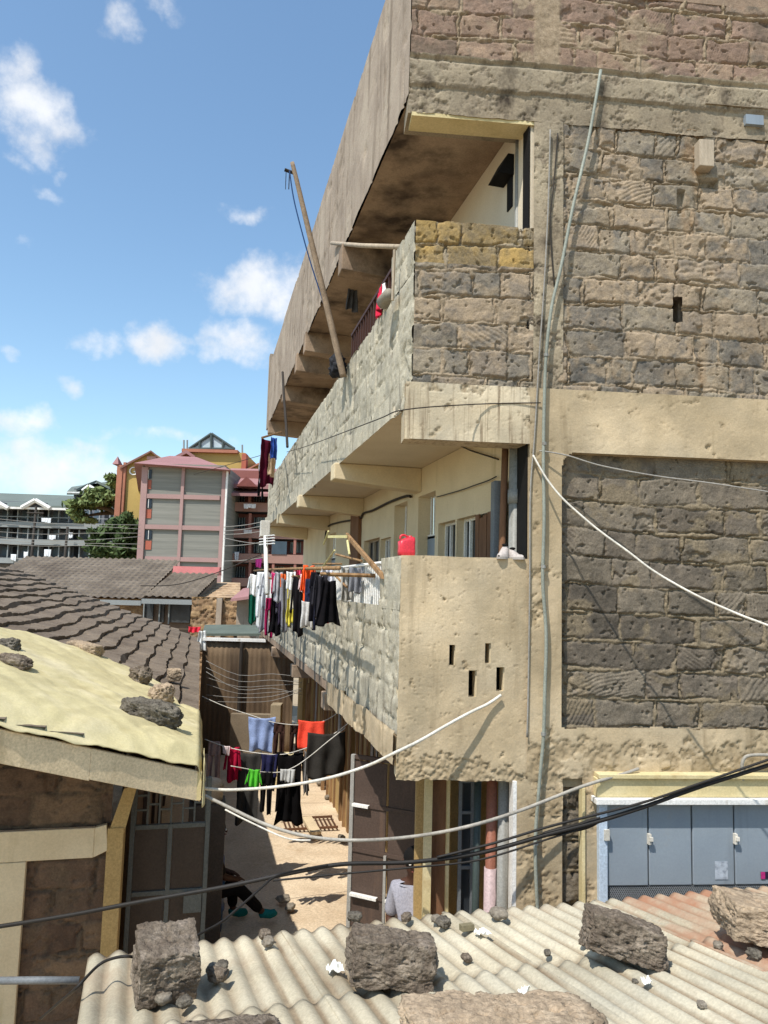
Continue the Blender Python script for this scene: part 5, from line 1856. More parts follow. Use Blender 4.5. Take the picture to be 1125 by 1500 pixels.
def build_balcony_things():
    # leaning timber aerial pole
    b0 = float((Fpix(498, 545, -0.10) - O) @ fwd)
    pts = [K(x, y, b0 - 0.02) for x, y in ((503, 552), (496, 522), (481.5, 460), (461.5, 377), (445.5, 310), (435.5, 268), (428, 238))]
    r = [.040, .040, .038, .035, .031, .028, .025]
    t = thing('aerial_pole', 'tall leaning rough timber pole rising from the upper balcony into the sky', 'pole', pts[0])
    obj('pole', MB().tube(smooth_pts(pts, 4), list(np.interp(np.linspace(0, 6, 25), range(7), r)), 8), plain('grey_brown_timber', '8d7a66', bump=.6, vary=.3, scale=5), t, smooth=True)
    w = [K(x, y, b0 + 0.1) for x, y in ((424, 250), (430, 290), (441, 335), (455, 385), (478, 458), (494, 528))]
    tag(obj('wire', MB().tube(smooth_pts(w, 4), 0.008, 6), plain('blue_wire', '2c4a78')), 'thin blue aerial wire running down beside the leaning timber pole', 'wire')
    m = MB()
    top = K(424, 252, b0 + 0.25)
    m.tube([top + np.array((-.06, 0, .02)), top + np.array((.08, 0, -.01))], 0.02, 6)
    for k in range(4):
        m.tube([top + np.array((-.05, -.1, -.02 - .05 * k)), top + np.array((-.03, .1, -.02 - .05 * k))], 0.004, 5)
    m.tube([top, top + np.array((0, 0, -.22))], 0.006, 5)
    obj('aerial', m, M['wire_dark'], t)
    p = Fpix(494, 545, -0.06)
    rock('bundle', plain('dark_rag', '2c2c30'), (0, 0), (0.2, 0.2, 0.26), 0.5, None, 71, label='dark rag bundle tied at the foot of the leaning timber pole', cat='bundle', pos=p, sharp=.2, rough=.2, n=14)
    # horizontal bamboo under the first roof beam
    a, b = Fpix(486, 356, -0.08), Fpix(590, 362, 0.15)
    tag(obj('pole', MB().tube([a, (a + b) / 2 + np.array((0, 0, -.01)), b], 0.026, 8), M['wood_pale'], smooth=True), 'knotty horizontal pole under the nearest roof beam of the upper balcony', 'pole')
    # white timber post piece beside the bars
    a, b = Fpix(578, 366, -0.02), Fpix(575, 440, -0.02)
    tag(obj('stick', MB().tube([a, b], 0.014, 6), M['wood_pale']), 'thin upright stick in front of the brown bar railing', 'stick')
    p = Fpix(566, 436, -0.05)
    mb = MB()
    mb.tube([p + np.array((0, -.1, 0)), p + np.array((0, .12, 0))], [0.05, 0.065], 12)
    tag(obj('pot', mb, plain('grey_tin', '8d8678'), smooth=True), 'grey tin pot lying on the upper balcony wall beside the white cloth', 'pot')
    # bunch of vertical wires at the far end of the upper balcony
    pts = [on(x, y, (1, 0, 0), (XF - 0.15, 0, 0)) for x, y in ((414, 545), (416, 580), (419, 620), (421, 655))]
    tag(obj('post', MB().tube(smooth_pts(pts, 4), 0.025, 6), M['wire_dark']), 'dark upright post with wires at the far end of the upper balcony', 'post')
    # red jerrycan
    u_, z = Euz(589, 813, 0.0)
    c = np.array([XF + 0.075, yend(XF) + 0.12, 4.37])
    t = thing('jerrycan', 'red plastic jerrycan standing on the lower balcony wall corner', 'jerrycan', c)
    mb = MB()
    n, prof = 20, [(0.0, .80), (0.015, .98), (0.05, 1), (0.10, .96), (0.15, .99), (0.17, .93), (0.185, .6), (0.19, 0.02)]
    vs, fs = [], []
    for (h, k) in prof:
        for i in range(n):
            w_ = 2 * math.pi * i / n
            cx_, sy_ = math.cos(w_), math.sin(w_)
            e_ = 0.35
            X = 0.068 * k * math.copysign(abs(cx_) ** e_, cx_)
            Y = 0.052 * k * math.copysign(abs(sy_) ** e_, sy_)
            vs.append((c[0] + X, c[1] + Y, c[2] + h * 0.82 + 0.02 * X / 0.07 * (h > .16)))
    for j in range(len(prof) - 1):
        for i in range(n):
            i2 = (i + 1) % n
            fs.append((j * n + i, j * n + i2, (j + 1) * n + i2, (j + 1) * n + i))
    fs.append(tuple(range(n))[::-1])
    mb.add(vs, fs)
    obj('body', mb, M['red'], t, smooth=True)
    obj('cap', MB().tube([c + np.array((.03, 0, .14)), c + np.array((.03, 0, .172))], 0.017, 10), M['red'], t, smooth=True)
    h = smooth_pts([c + np.array(q) for q in ((-.055, 0, .14), (-.05, 0, .168), (-.02, 0, .175), (.01, 0, .16))], 4)
    obj('handle', MB().tube(h, 0.009, 8), M['red'], t, smooth=True)
    # pair of trainers
    for i, (x, lab, hd) in enumerate(((737, 'white trainer standing upright on the lower balcony wall, left of the pair', 1), (755, 'white trainer lying flatter on the lower balcony wall, right of the pair', 0))):
        base = Epix(x, 815, 0.03)
        base[2] = 4.365
        t = thing('shoe', lab, 'shoe', base, 'pair of trainers on the balcony wall')
        mb = MB()
        L, nn, mm = 0.165, 14, 10
        vs, fs = [], []
        ax = (-Nw * 0.75 + Uw * (-0.6 if hd else 0.66))
        ax /= np.linalg.norm(ax)
        ay = np.array([-ax[1], ax[0], 0])
        for a in range(nn + 1):
            s_ = a / nn
            wd = 0.034 * (0.75 + 0.45 * math.sin(s_ * 3.0)) * min(1, (0.08 + 4 * s_) ** .5, (0.1 + 4 * (1 - s_)) ** .5)
            ht = (0.095 - 0.062 * sstep(.25, .75, s_)) * min(1, (0.2 + 5 * s_) ** .5) * min(1, (0.2 + 5 * (1 - s_)) ** .5) * (1.1 if hd else .8)
            for b in range(mm):
                w_ = math.pi * b / (mm - 1)
                vs.append(base + ax * (s_ - .5) * L + ay * wd * math.cos(w_) + np.array((0, 0, 0.016 + ht * math.sin(w_) ** .7)))
        for a in range(nn):
            for b in range(mm - 1):
                fs.append((a * mm + b, a * mm + b + 1, (a + 1) * mm + b + 1, (a + 1) * mm + b))
        mb.add(vs, fs)
        obj('upper', mb, cloth('b5aaa2'), t, smooth=True)
        so_ = MB()
        vs = []
        for a in range(nn + 1):
            s_ = a / nn
            wd = 0.038 * (0.75 + 0.45 * math.sin(s_ * 3.0)) * min(1, (0.08 + 4 * s_) ** .5, (0.1 + 4 * (1 - s_)) ** .5)
            for sg_ in (-1, 1):
                for z_ in (0, .018):
                    vs.append(base + ax * (s_ - .5) * L * 1.03 + ay * wd * sg_ + np.array((0, 0, z_)))
        fs = []
        for a in range(nn):
            o_ = a * 4
            fs += [(o_, o_ + 4, o_ + 5, o_ + 1), (o_ + 3, o_ + 7, o_ + 6, o_ + 2), (o_ + 1, o_ + 5, o_ + 7, o_ + 3), (o_ + 2, o_ + 6, o_ + 4, o_)]
        fs += [(0, 1, 3, 2), (nn * 4, nn * 4 + 2, nn * 4 + 3, nn * 4 + 1)]
        so_.add(vs, fs)
        obj('sole', so_, cloth('a09890'), t)
        op = base + ax * (-.18) * L + np.array((0, 0, .016 + .095 * (1.1 if hd else .8)))
        obj('opening', MB().ball(op, .026, .026, .012, 10, 6), M['black'], t, smooth=True)
    # broken clothes frame: plank and sticks above the bar railing
    a, b = Fpix(507, 788, -0.10), Fpix(558, 848, -0.03)
    dv = (b - a)
    o = obj('plank', MB().obox(a, dv, np.array((0.03, 0, 0)), np.array((0, 0.045, 0.06))), M['wood'], bevel=0.004)
    tag(o, 'old timber plank leaning from the bar railing out over the lower balcony', 'plank')
    t = thing('aerial', 'broken yellowish aerial lashed to the end of the leaning plank', 'aerial', a)
    yb_ = plain('yellow_stick', 'cfc48c')
    mb = MB().obox(Fpix(480, 788, -0.15), Fpix(506, 788, -0.12) - Fpix(480, 788, -0.15), np.array((.02, 0, 0)), np.array((0, 0, 0.03)))
    obj('boom', mb, yb_, t)
    for q in (((481, 778), (474, 797)), ((509, 792), (512, 812)), ((490, 806), (473, 830))):
        obj('rod', MB().tube([Fpix(*q[0], -0.14), Fpix(*q[1], -0.14)], 0.012, 6), yb_, t)
    for q in (((458, 826), (500, 826)), ((478, 830), (508, 860)), ((492, 812), (530, 822))):
        obj('rod', MB().tube([Fpix(*q[0], -0.16), Fpix(*q[1], -0.05)], 0.013, 6), M['wood'], t)
    # white far pole with meter box
    X = XF - 0.55
    f = lambda x, y: on(x, y, (1, 0, 0), (X, 0, 0))
    t = thing('aerial_pole', 'slim white pole with a small box standing outside the far end of the lower balcony', 'pole', f(391, 850))
    obj('pole', MB().tube([f(391, 870), f(389, 786)], 0.035, 8), M['white'], t, smooth=True)
    q = f(388, 776)
    obj('box', MB().box(q[0] - .08, q[0] + .08, q[1] - .1, q[1] + .1, q[2] - .12, q[2] + .15), plain('pale_box', 'c8c2b6'), t, bevel=.01)
    for k in range(4):
        a = f(380, 786 + 4 * k)
        obj('rod', MB().tube([a, f(402, 784 + 4 * k)], 0.01, 5), M['white'], t)


build_balcony_things()


# ================================================================== PEOPLE
def figure(name, joints, edges, radii, m, parent):
    me = bpy.data.meshes.new(name)
    keys = list(joints)
    off = OFF[parent.name]
    me.from_pydata([tuple(np.array(joints[k]) - off) for k in keys], [(keys.index(a), keys.index(b)) for a, b in edges], [])
    o = finish(name, me, m, parent, True, 0)
    o.modifiers.new('skin', 'SKIN')
    for i, k in enumerate(keys):
        me.skin_vertices[0].data[i].radius = (radii[k], radii[k])
    me.skin_vertices[0].data[0].use_root = True
    o.modifiers['skin'].use_smooth_shade = True
    sb = o.modifiers.new('smooth', 'SUBSURF')
    sb.levels = sb.render_levels = 2
    return o


def person(base, yaw, pose, label, shirt, trousers, shoe=None):
    """base on the ground; x right of the person, y forward, z up"""
    c_, s_ = math.cos(yaw), math.sin(yaw)

    def T(p):
        return np.array([base[0] + p[0] * c_ - p[1] * s_, base[1] + p[0] * s_ + p[1] * c_, base[2] + p[2]])
    J = {k: T(v) for k, v in pose.items()}
    root = thing('person', label, 'person', base)
    E_ = [('pelvis', 'waist'), ('waist', 'chest'), ('chest', 'neck'), ('neck', 'head0'), ('head0', 'head1'), ('head1', 'head2')]
    R = dict(pelvis=.135, waist=.125, chest=.15, neck=.055, head0=.075, head1=.098, head2=.07)
    for sd in 'lr':
        E_ += [('chest', 'sho' + sd), ('sho' + sd, 'elb' + sd), ('elb' + sd, 'wri' + sd), ('wri' + sd, 'pal' + sd), ('pelvis', 'hip' + sd), ('hip' + sd, 'kne' + sd), ('kne' + sd, 'ank' + sd), ('ank' + sd, 'toe' + sd)]
        R.update({'sho' + sd: .066, 'elb' + sd: .045, 'wri' + sd: .03, 'pal' + sd: .032, 'hip' + sd: .095, 'kne' + sd: .062, 'ank' + sd: .042, 'toe' + sd: .034})
        w_, p_ = J['wri' + sd], J['pal' + sd]
        d = (p_ - w_) / np.linalg.norm(p_ - w_)
        side = np.cross(d, (0.2, 0.1, 1.0))
        side /= np.linalg.norm(side)
        for q in range(4):
            a = p_ + d * .03 + side * (q - 1.5) * .02
            J[f'f{q}a' + sd], J[f'f{q}b' + sd] = a, a + d * (.045 + .01 * (q in (1, 2))) + np.array((0, 0, -.02))
            E_ += [('pal' + sd, f'f{q}a' + sd), (f'f{q}a' + sd, f'f{q}b' + sd)]
            R[f'f{q}a' + sd], R[f'f{q}b' + sd] = .010, .008
        J['th' + sd] = w_ + d * .05 + side * .055
        E_ += [('wri' + sd, 'th' + sd)]
        R['th' + sd] = .010
    figure('body', J, E_, R, M['skin'], root)
    # face, hair and clothes
    hd, up_ = J['head1'], np.array((0, 0, 1.0))
    fw = T((0, 1, 0)) - T((0, 0, 0))
    rt = T((1, 0, 0)) - T((0, 0, 0))
    mb = MB()
    mb.ball(hd + up_ * .035 - fw * .012, .106, .106, .105, 16, 10)
    obj('hair', mb, M['hair'], root, smooth=True)
    fc = MB()
    fc.ball(hd + fw * .108 - up_ * .012, .016, .02, .024, 8, 6)
    for e in (-1, 1):
        fc.ball(hd + rt * .1 * e, .014, .02, .03, 8, 6)
    obj('nose_and_ears', fc, M['skin'], root, smooth=True)
    for e in (-1, 1):
        obj('eye', MB().ball(hd + fw * .092 + rt * .035 * e + up_ * .012, .013, .013, .011, 8, 6), M['white'], root, smooth=True)
    obj('mouth', MB().ball(hd + fw * .09 - up_ * .05, .025, .014, .008, 8, 6), plain('lip', '6a3c34', bump=0), root, smooth=True)
    sj = {k: J[k] for k in ('chest', 'waist', 'pelvis', 'shol', 'shor', 'elbl', 'elbr')}
    sj['neckb'] = J['chest'] * .35 + J['neck'] * .65
    figure('shirt', sj, [('chest', 'waist'), ('waist', 'pelvis'), ('chest', 'shol'), ('chest', 'shor'), ('shol', 'elbl'), ('shor', 'elbr'), ('chest', 'neckb')],
           dict(chest=.172, waist=.15, pelvis=.158, shol=.085, shor=.085, elbl=.066, elbr=.066, neckb=.08), cloth(shirt), root)
    tj = {k: J[k] for k in ('pelvis', 'hipl', 'hipr', 'knel', 'kner')}
    for sd in 'lr':
        tj['ank' + sd] = J['ank' + sd] * .9 + J['kne' + sd] * .1
    figure('trousers', tj, [('pelvis', 'hipl'), ('pelvis', 'hipr'), ('hipl', 'knel'), ('hipr', 'kner'), ('knel', 'ankl'), ('kner', 'ankr')],
           dict(pelvis=.15, hipl=.112, hipr=.112, knel=.082, kner=.082, ankl=.062, ankr=.062), cloth(trousers), root)
    for sd in 'lr':
        a, t_ = J['ank' + sd], J['toe' + sd]
        d = t_ - a
        d = d / np.linalg.norm(d)
        mb = MB().tube([a - d * .05 - up_ * .02, a + up_ * .0, a + d * .09 - up_ * .012, t_, t_ + d * .03 - up_ * .01], [.035, .052, .05, .045, .02], 10)
        obj('shoe', mb, cloth(shoe or '2a2828'), root, smooth=True)
    return root


STAND = dict(pelvis=(0, 0, .92), waist=(0, .01, 1.08), chest=(0, 0, 1.30), neck=(0, 0, 1.45), head0=(0, .02, 1.52), head1=(0, .02, 1.60), head2=(0, .0, 1.68),
             shol=(-.17, 0, 1.36), shor=(.17, 0, 1.36), elbl=(-.22, -.03, 1.10), elbr=(.22, -.03, 1.10), wril=(-.2, .14, .95), wrir=(.2, .14, .95), pall=(-.18, .22, .92), palr=(.18, .22, .92),
             hipl=(-.09, 0, .88), hipr=(.09, 0, .88), knel=(-.1, .03, .48), kner=(.1, .03, .48), ankl=(-.1, -.02, .09), ankr=(.1, -.02, .09), toel=(-.11, .14, .04), toer=(.11, .14, .04))
SIT = dict(pelvis=(0, 0, .46), waist=(0, .03, .62), chest=(0, .10, .84), neck=(0, .16, .98), head0=(0, .19, 1.05), head1=(0, .21, 1.12), head2=(0, .19, 1.2),
           shol=(-.17, .11, .90), shor=(.17, .11, .90), elbl=(-.22, .22, .66), elbr=(.22, .22, .66), wril=(-.14, .40, .58), wrir=(.14, .40, .58), pall=(-.10, .47, .56), palr=(.10, .47, .56),
           hipl=(-.1, .04, .46), hipr=(.1, .04, .46), knel=(-.13, .46, .50), kner=(.13, .44, .48), ankl=(-.13, .50, .10), ankr=(.15, .78, .12), toel=(-.14, .66, .05), toer=(.16, .92, .10))


def build_people():
    p = K(607, 1300, 6.72)
    person(np.array([p[0], p[1], 0.03]), math.radians(-200), STAND, 'person in a pale grey shirt standing between the open gate and the door boards', '9a98a0', '2c2a30')
    p = Gpix(340, 1366)
    person(np.array([p[0] - 0.42, p[1] + 0.0, 0.03]), math.radians(-72), SIT, 'person in dark clothes with teal shoes sitting in the deep shade beside the left gate', '2a2724', '1f1d1c', '226a68')
    b = np.array([p[0] - 0.42, p[1], 0])
    mb = MB().box(b[0] - .17, b[0] + .17, b[1] - .17, b[1] + .17, 0.28, 0.34)
    t = thing('stool', 'low wooden stool under the person sitting in the shade', 'stool', b)
    obj('seat', mb, M['wood'], t, bevel=.006)
    for i in (-1, 1):
        for j in (-1, 1):
            obj('leg', MB().box(b[0] + i * .13 - .02, b[0] + i * .13 + .02, b[1] + j * .13 - .02, b[1] + j * .13 + .02, 0.02, .279), M['wood'], t)


build_people()


# ================================================================== ALLEY THINGS
def build_alley():
    # drain grate and plank
    p = Gpix(452, 1207, .05)
    t = thing('drain_grate', 'rusty bar grate in the alley floor beside the plank', 'grate', p)
    mb = MB()
    for k in range(13):
        x = p[0] - 0.42 + k * 0.07
        mb.box(x, x + .022, p[1] - .28, p[1] + .28, .055, .075)
    obj('bars', mb, plain('rust_bar', '5a4030'), t)
    mb = MB()
    for y in (-.30, .28):
        mb.box(p[0] - .46, p[0] + .46, p[1] + y, p[1] + y + .03, .05, .085)
    obj('frame', mb, plain('rust_frame', '6a4c38'), t)
    q = Gpix(455, 1212, .1)
    o = obj('plank', MB().obox(q + np.array((-.05, -.40, 0)), np.array((.17, .02, 0)), np.array((-.04, .82, 0)), np.array((0, 0, .05))), plain('pale_plank', 'd2bc98'), bevel=.005)
    tag(o, 'pale plank lying over the grate in the alley', 'plank')
    # far end of the alley: brown sheet fence with a post, sill and pier
    b = 18.3
    t = thing('sheet_fence', 'tall brown corrugated sheet fence closing the far end of the alley', 'fence', K(360, 1130, b) * np.array((1, 1, 0)))

    def lf(x, y, bb):
        r = ray(x, y)
        k = bb / (r @ hf)
        q = O + r * k
        return float(q @ r0), float(q[2])

    def P(a, d, z):
        q = r0 * a + hf * d
        return np.array((q[0], q[1], z))
    a0, z1 = lf(298, 938, b)
    a1, _ = lf(432, 938, b)
    za = np.linspace(a0, a1, 130)
    zz = np.linspace(0, z1, 8)
    A_, Z_ = np.meshgrid(za, zz, indexing='ij')
    D_ = b + 0.006 * np.sin(A_ * 2 * np.pi / 0.12)
    Pp = np.stack([r0[0] * A_ + hf[0] * D_, r0[1] * A_ + hf[1] * D_, Z_], -1)
    o = obj('sheets', MB().grid(Pp), mat('brown_corrugated_sheet', [rgb('5a4a3a'), rgb('6f5c48'), rgb('7f6b54')], scale=.8, bump=.2, streak=(rgb('40342a'), 3, .5, .75, .4)), t, smooth=True)
    o.modifiers.new('thickness', 'SOLIDIFY').thickness = .01
    mb = MB()
    mb.hexa([P(a0, b - .08, z1), P(a1 - .7, b - .08, z1), P(a1 - .7, b + .05, z1), P(a0, b + .05, z1), P(a0, b - .08, z1 + .07), P(a1 - .7, b - .08, z1 + .07), P(a1 - .7, b + .05, z1 + .07), P(a0, b + .05, z1 + .07)])
    obj('capping', mb, M['white'], t)
    x = lf(355, 960, b)[0]
    obj('post', MB().tube([P(x, b - .12, 0), P(x, b - .12, z1 - .02)], .05, 8), M['wire_dark'], t)
    # sill wall and pier in front of it
    bb = 16.4
    a0, zt = lf(338, 1046, bb)
    a1, _ = lf(403, 1046, bb)
    t = thing('low_wall', 'low cream wall with a square pier at the far end of the alley', 'wall', P(a0, bb, 0))
    mb = MB().hexa([P(a0, bb, 0), P(a1, bb, 0), P(a1, bb + .2, 0), P(a0, bb + .2, 0), P(a0, bb, zt), P(a1, bb, zt), P(a1, bb + .2, zt), P(a0, bb + .2, zt)])
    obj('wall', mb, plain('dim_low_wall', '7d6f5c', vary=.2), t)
    a0, zt = lf(397, 1032, bb)
    a1, _ = lf(412, 1032, bb)
    mb = MB().hexa([P(a0, bb - .05, 0), P(a1, bb - .05, 0), P(a1, bb + .3, 0), P(a0, bb + .3, 0), P(a0, bb - .05, zt), P(a1, bb - .05, zt), P(a1, bb + .3, zt), P(a0, bb + .3, zt)])
    obj('pier', mb, plain('dim_pier', '9a8a70', vary=.2), t, bevel=.01)
    # stacked blocks beside the pier
    g = 'cream blocks stacked by the pier'
    for i, (x, y, lab) in enumerate(((421, 1116, 'pale block standing upright under the brown trousers'), (405, 1108, 'pale block beside the pier at the far end of the alley'), (421, 1094, 'topmost pale block of the little stack by the pier'))):
        a, z = lf(x, y, 15.6)
        q = P(a, 15.6, 0)
        zb = 0.02 if i != 2 else 0.36
        o = obj('block', MB().box(q[0] - .13, q[0] + .13, q[1] - .12, q[1] + .12, zb, zb + .33), M['yellow_board'], bevel=.012)
        tag(o, lab, 'block', g)
    # beige water drum on a pedestal and blue barrel in the shade
    q = K(312, 1172, 8.4)
    q[0] -= .06
    n = 24
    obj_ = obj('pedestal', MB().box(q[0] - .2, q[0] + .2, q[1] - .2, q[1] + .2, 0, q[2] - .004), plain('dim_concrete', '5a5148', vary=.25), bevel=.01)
    tag(obj_, 'square concrete pedestal under the beige drum in the shade of the tiled eave', 'pedestal')
    t = thing('water_drum', 'beige plastic drum on a pedestal in the shade of the tiled eave', 'drum', q)
    mb = MB()
    prof = [(0.0, .15), (.01, .165), (.16, .17), (.2, .165), (.225, .13), (.23, .01)]
    vs = [(q[0] + r_ * math.cos(2 * math.pi * i / n), q[1] + r_ * math.sin(2 * math.pi * i / n), q[2] + h) for h, r_ in prof for i in range(n)]
    fs = [(j * n + i, j * n + (i + 1) % n, (j + 1) * n + (i + 1) % n, (j + 1) * n + i) for j in range(len(prof) - 1) for i in range(n)]
    mb.add(vs, fs)
    obj('body', mb, plain('beige_plastic', 'b09c84', rough=.5), t, smooth=True)
    obj('band', MB().tube([q + np.array((0, 0, .15)), q + np.array((0, 0, .175))], .175, 24), plain('beige_plastic_dark', '8c7a66', rough=.5), t, smooth=True)
    q = Gpix(322, 1372)
    t = thing('barrel', 'dark blue plastic barrel standing in the shade behind the upright block', 'barrel', q)
    mb = MB()
    prof = [(0, .2), (.02, .24), (.25, .25), (.26, .265), (.30, .265), (.31, .25), (.55, .25), (.56, .265), (.60, .265), (.61, .25), (.84, .245), (.88, .22), (.88, .01)]
    q = q + np.array((-.22, .1, 0))
    vs = [(q[0] + r_ * math.cos(2 * math.pi * i / n), q[1] + r_ * math.sin(2 * math.pi * i / n), h + .02) for h, r_ in prof for i in range(n)]
    fs = [(j * n + i, j * n + (i + 1) % n, (j + 1) * n + (i + 1) % n, (j + 1) * n + i) for j in range(len(prof) - 1) for i in range(n)]
    mb.add(vs, fs)
    obj('body', mb, plain('blue_plastic', '28507c', rough=.4), t, smooth=True)
    obj('lid', MB().tube([q + np.array((0, 0, .902)), q + np.array((0, 0, .93))], .225, 24), plain('blue_lid', '20406a', rough=.4), t, smooth=True)
    # small stones and rags on the soil
    g = 'loose stones on the alley floor'
    for i, (x, y, s_) in enumerate(((415, 1322, .12), (425, 1332, .1), (432, 1165, .12), (470, 1150, .12), (480, 1170, .1), (500, 1230, .1))):
        rock('stone', M['pebble'], (0, 0), (s_ * 1.3, s_, s_ * .7), .8, None, 90 + i, i, label='small loose stone lying on the sunlit alley floor', cat='stone', group=g, pos=Gpix(x, y, .05), sharp=.3, n=9)
    q = Gpix(606, 1150, 0.0)


build_alley()


# ================================================================== THE TOWN BEHIND
def L(x, y, b):
    """level view frame: lateral offset and height of a photo point at horizontal distance b"""
    r = ray(x, y)
    q = O + r * (b / (r @ hf))
    return float(q @ r0), float(q[2])


def LP(a, b, z):
    q = r0 * a + hf * b
    return np.array((q[0], q[1], z))


def lbox(mb, x0, y0, x1, y1, b, th, zb=None):
    ym, xm = (y0 + y1) / 2, (x0 + x1) / 2
    a0, a1 = L(x0, ym, b)[0], L(x1, ym, b)[0]
    z1, z0 = L(xm, y0, b)[1], (L(xm, y1, b)[1] if zb is None else zb)
    return mb.hexa([LP(a0, b, z0), LP(a1, b, z0), LP(a1, b + th, z0), LP(a0, b + th, z0), LP(a0, b, z1), LP(a1, b, z1), LP(a1, b + th, z1), LP(a0, b + th, z1)])


def lquad(mb, pts, th=0.15):
    """sloping slab through photo points (x, y, distance); thickness downwards"""
    P = [LP(L(x, y, b)[0], b, L(x, y, b)[1]) for x, y, b in pts]
    n = len(P)
    dn = np.array((0, 0, -th))
    vs = P + [p + dn for p in P]
    return mb.add(vs, [tuple(range(n)), tuple(range(n, 2 * n))[::-1]] + [(i, n + i, n + (i + 1) % n, (i + 1) % n) for i in range(n)])


def build_town():
    grey_stone = mat('grey_machine_cut_stone', [rgb('76756e'), rgb('838178'), rgb('8e8b82')], scale=.5, stretch=(.25, .25, 9), bump=.1, fine=.12, fscale=3)
    pink = plain('dusty_pink_paint', 'a5857f', vary=.08, scale=.4)
    rust = plain('rust_pink_panel', 'a8604e', vary=.08)
    redroof = plain('faded_red_roof_sheet', '9a716e', vary=.1, scale=.6, stretch=(1, 1, 1))
    yel = plain('yellow_ochre_paint', 'b89a5c', vary=.1, scale=.3)
    orange = plain('orange_paint', 'a8705a', vary=.1)
    grn = plain('grey_green_roof', '6a716a', vary=.1, scale=.3)
    pale = plain('pale_grey_paint', '8f9290', vary=.08, scale=.4)
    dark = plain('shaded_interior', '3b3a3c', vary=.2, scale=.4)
    # ---------------- pink and grey block
    b = 49.0
    t = thing('apartment_building', 'square four storey block of grey stone with pink bands and a red hipped roof', 'building', LP(L(265, 850, b)[0], b, 0))
    mb = lbox(MB(), 204, 680, 326, 850, b, 12, zb=0)
    obj('wall', mb, grey_stone, t)
    mb = MB()
    for (x0_, x1_) in ((203, 212), (262, 266.5), (322, 327.5)):
        lbox(mb, x0_, 684, x1_, 850, b - .18, .17, zb=0)
    for y in (682, 724.5, 769.5, 816):
        lbox(mb, 212.2, y, 321.8, y + 6.5 if y != 682 else y + 3, b - .15, .14)
    obj('band', mb, pink, t)
    for y in (686, 729, 775, 821):
        o = obj('window', lbox(MB(), 212.6, y + 2, 222, y + 15, b - .08, .07), plain('dark_blue_pane', '2f3740', rough=.3), t)
        obj('frame', lbox(MB(), 217, y + 2, 217.8, y + 15, b - .11, .028), M['white'], o)
        obj('panel', lbox(MB(), 212.5, y + 17, 221.5, y + 30, b - .05, .045), rust, t)
    obj('gutter_pipe', lbox(MB(), 327.6, 690, 330, 850, b - .2, .2, zb=0), M['white'], t)
    rf = MB()
    A = [(196, 681, b - .8), (338, 691, b - .8), (332, 690, b + 13), (205, 681, b + 13)]
    P = [LP(L(x, y, bb)[0], bb, L(x, y, b)[1] if k < 2 else L(A[1][0], 688, b)[1]) for k, (x, y, bb) in enumerate(A)]
    r1 = LP(L(243, 668, b + 5)[0], b + 6, L(243, 666, b + 5)[1] + .1)
    r2 = LP(L(283, 668, b + 5)[0], b + 6, L(283, 668, b + 5)[1] + .1)
    rf.add(P + [r1, r2], [(0, 1, 5, 4), (1, 2, 5), (2, 3, 4, 5), (3, 0, 4), (3, 2, 1, 0)])
    obj('roof', rf, redroof, t)
    # ---------------- yellow gabled buildings behind
    b = 62.0
    t = thing('yellow_building', 'yellow ochre building with a gable and orange corner turret behind the tree', 'building', LP(L(205, 800, b)[0], b, 0))
    ap = [(179, 690), (179, 684), (221, 661), (244, 679), (244, 690)]
    front = [LP(L(x, y, b)[0], b, L(x, y, b)[1]) for x, y in ap]
    front[0][2] = 0
    front[-1][2] = 0
    back = [p + hf * 10 for p in front]
    n = 5
    obj('wall', MB().add(front + back, [tuple(range(n))[::-1], tuple(range(n, 2 * n))] + [(i, (i + 1) % n, n + (i + 1) % n, n + i) for i in range(n)]), yel, t)
    mb = MB()
    lquad(mb, [(176, 684.5, b - .5), (221, 659.5, b - .5), (221, 659.5, b + 10), (178, 682, b + 10)])
    lquad(mb, [(221, 659.5, b - .5), (247, 680, b - .5), (246, 679, b + 10), (221, 659.5, b + 10)])
    obj('roof', mb, plain('brown_sheet_roof', '7a5a50'), t)
    mb = lbox(MB(), 168, 681, 176, 800, b - .4, 1.0, zb=0)
    lbox(mb, 177, 677, 181, 800, b - .3, .8, zb=0)
    obj('turret', mb, orange, t)
    mb = MB()
    a0, z0_ = L(167.5, 681, b)
    a1, _ = L(176.5, 681, b)
    ac, zc = L(172, 668, b)
    P = [LP(a0, b - .5, z0_), LP(a1, b - .5, z0_), LP(a1, b + .7, z0_), LP(a0, b + .7, z0_), LP(ac, b + .1, zc)]
    mb.add(P, [(0, 1, 4), (1, 2, 4), (2, 3, 4), (3, 0, 4), (3, 2, 1, 0)])
    obj('turret_roof', mb, redroof, t)
    obj('gable_sign', lbox(MB(), 215, 668, 229, 673, b - .08, .07), plain('pink_panel', 'c8a49c'), t)
    cu = bpy.data.curves.new('lettering', 'FONT')
    cu.body = 'Goli'
    cu.size = 1.0
    cu.extrude = 0.03
    tmp = bpy.data.objects.new('lettering', cu)
    COL.objects.link(tmp)
    bpy.context.view_layer.update()
    me = bpy.data.meshes.new_from_object(tmp.evaluated_get(bpy.context.evaluated_depsgraph_get()))
    bpy.data.objects.remove(tmp)
    a, z = L(188, 695.5, b - .1)
    q = LP(a, b - .09, z) - OFF[t.name]
    mw = np.array([[r0[0], 0, -hf[0], q[0]], [r0[1], 0, -hf[1], q[1]], [0, 1, 0, q[2]], [0, 0, 0, 1.0]])
    me.transform(Matrix(mw.tolist()))
    finish('lettering', me, M['white'], t, False, 0)
    b = 66.0
    t = thing('yellow_building', 'yellow building topped by a glazed pitched roof lantern behind the red hipped roof', 'building', LP(L(310, 800, b)[0], b, 0))
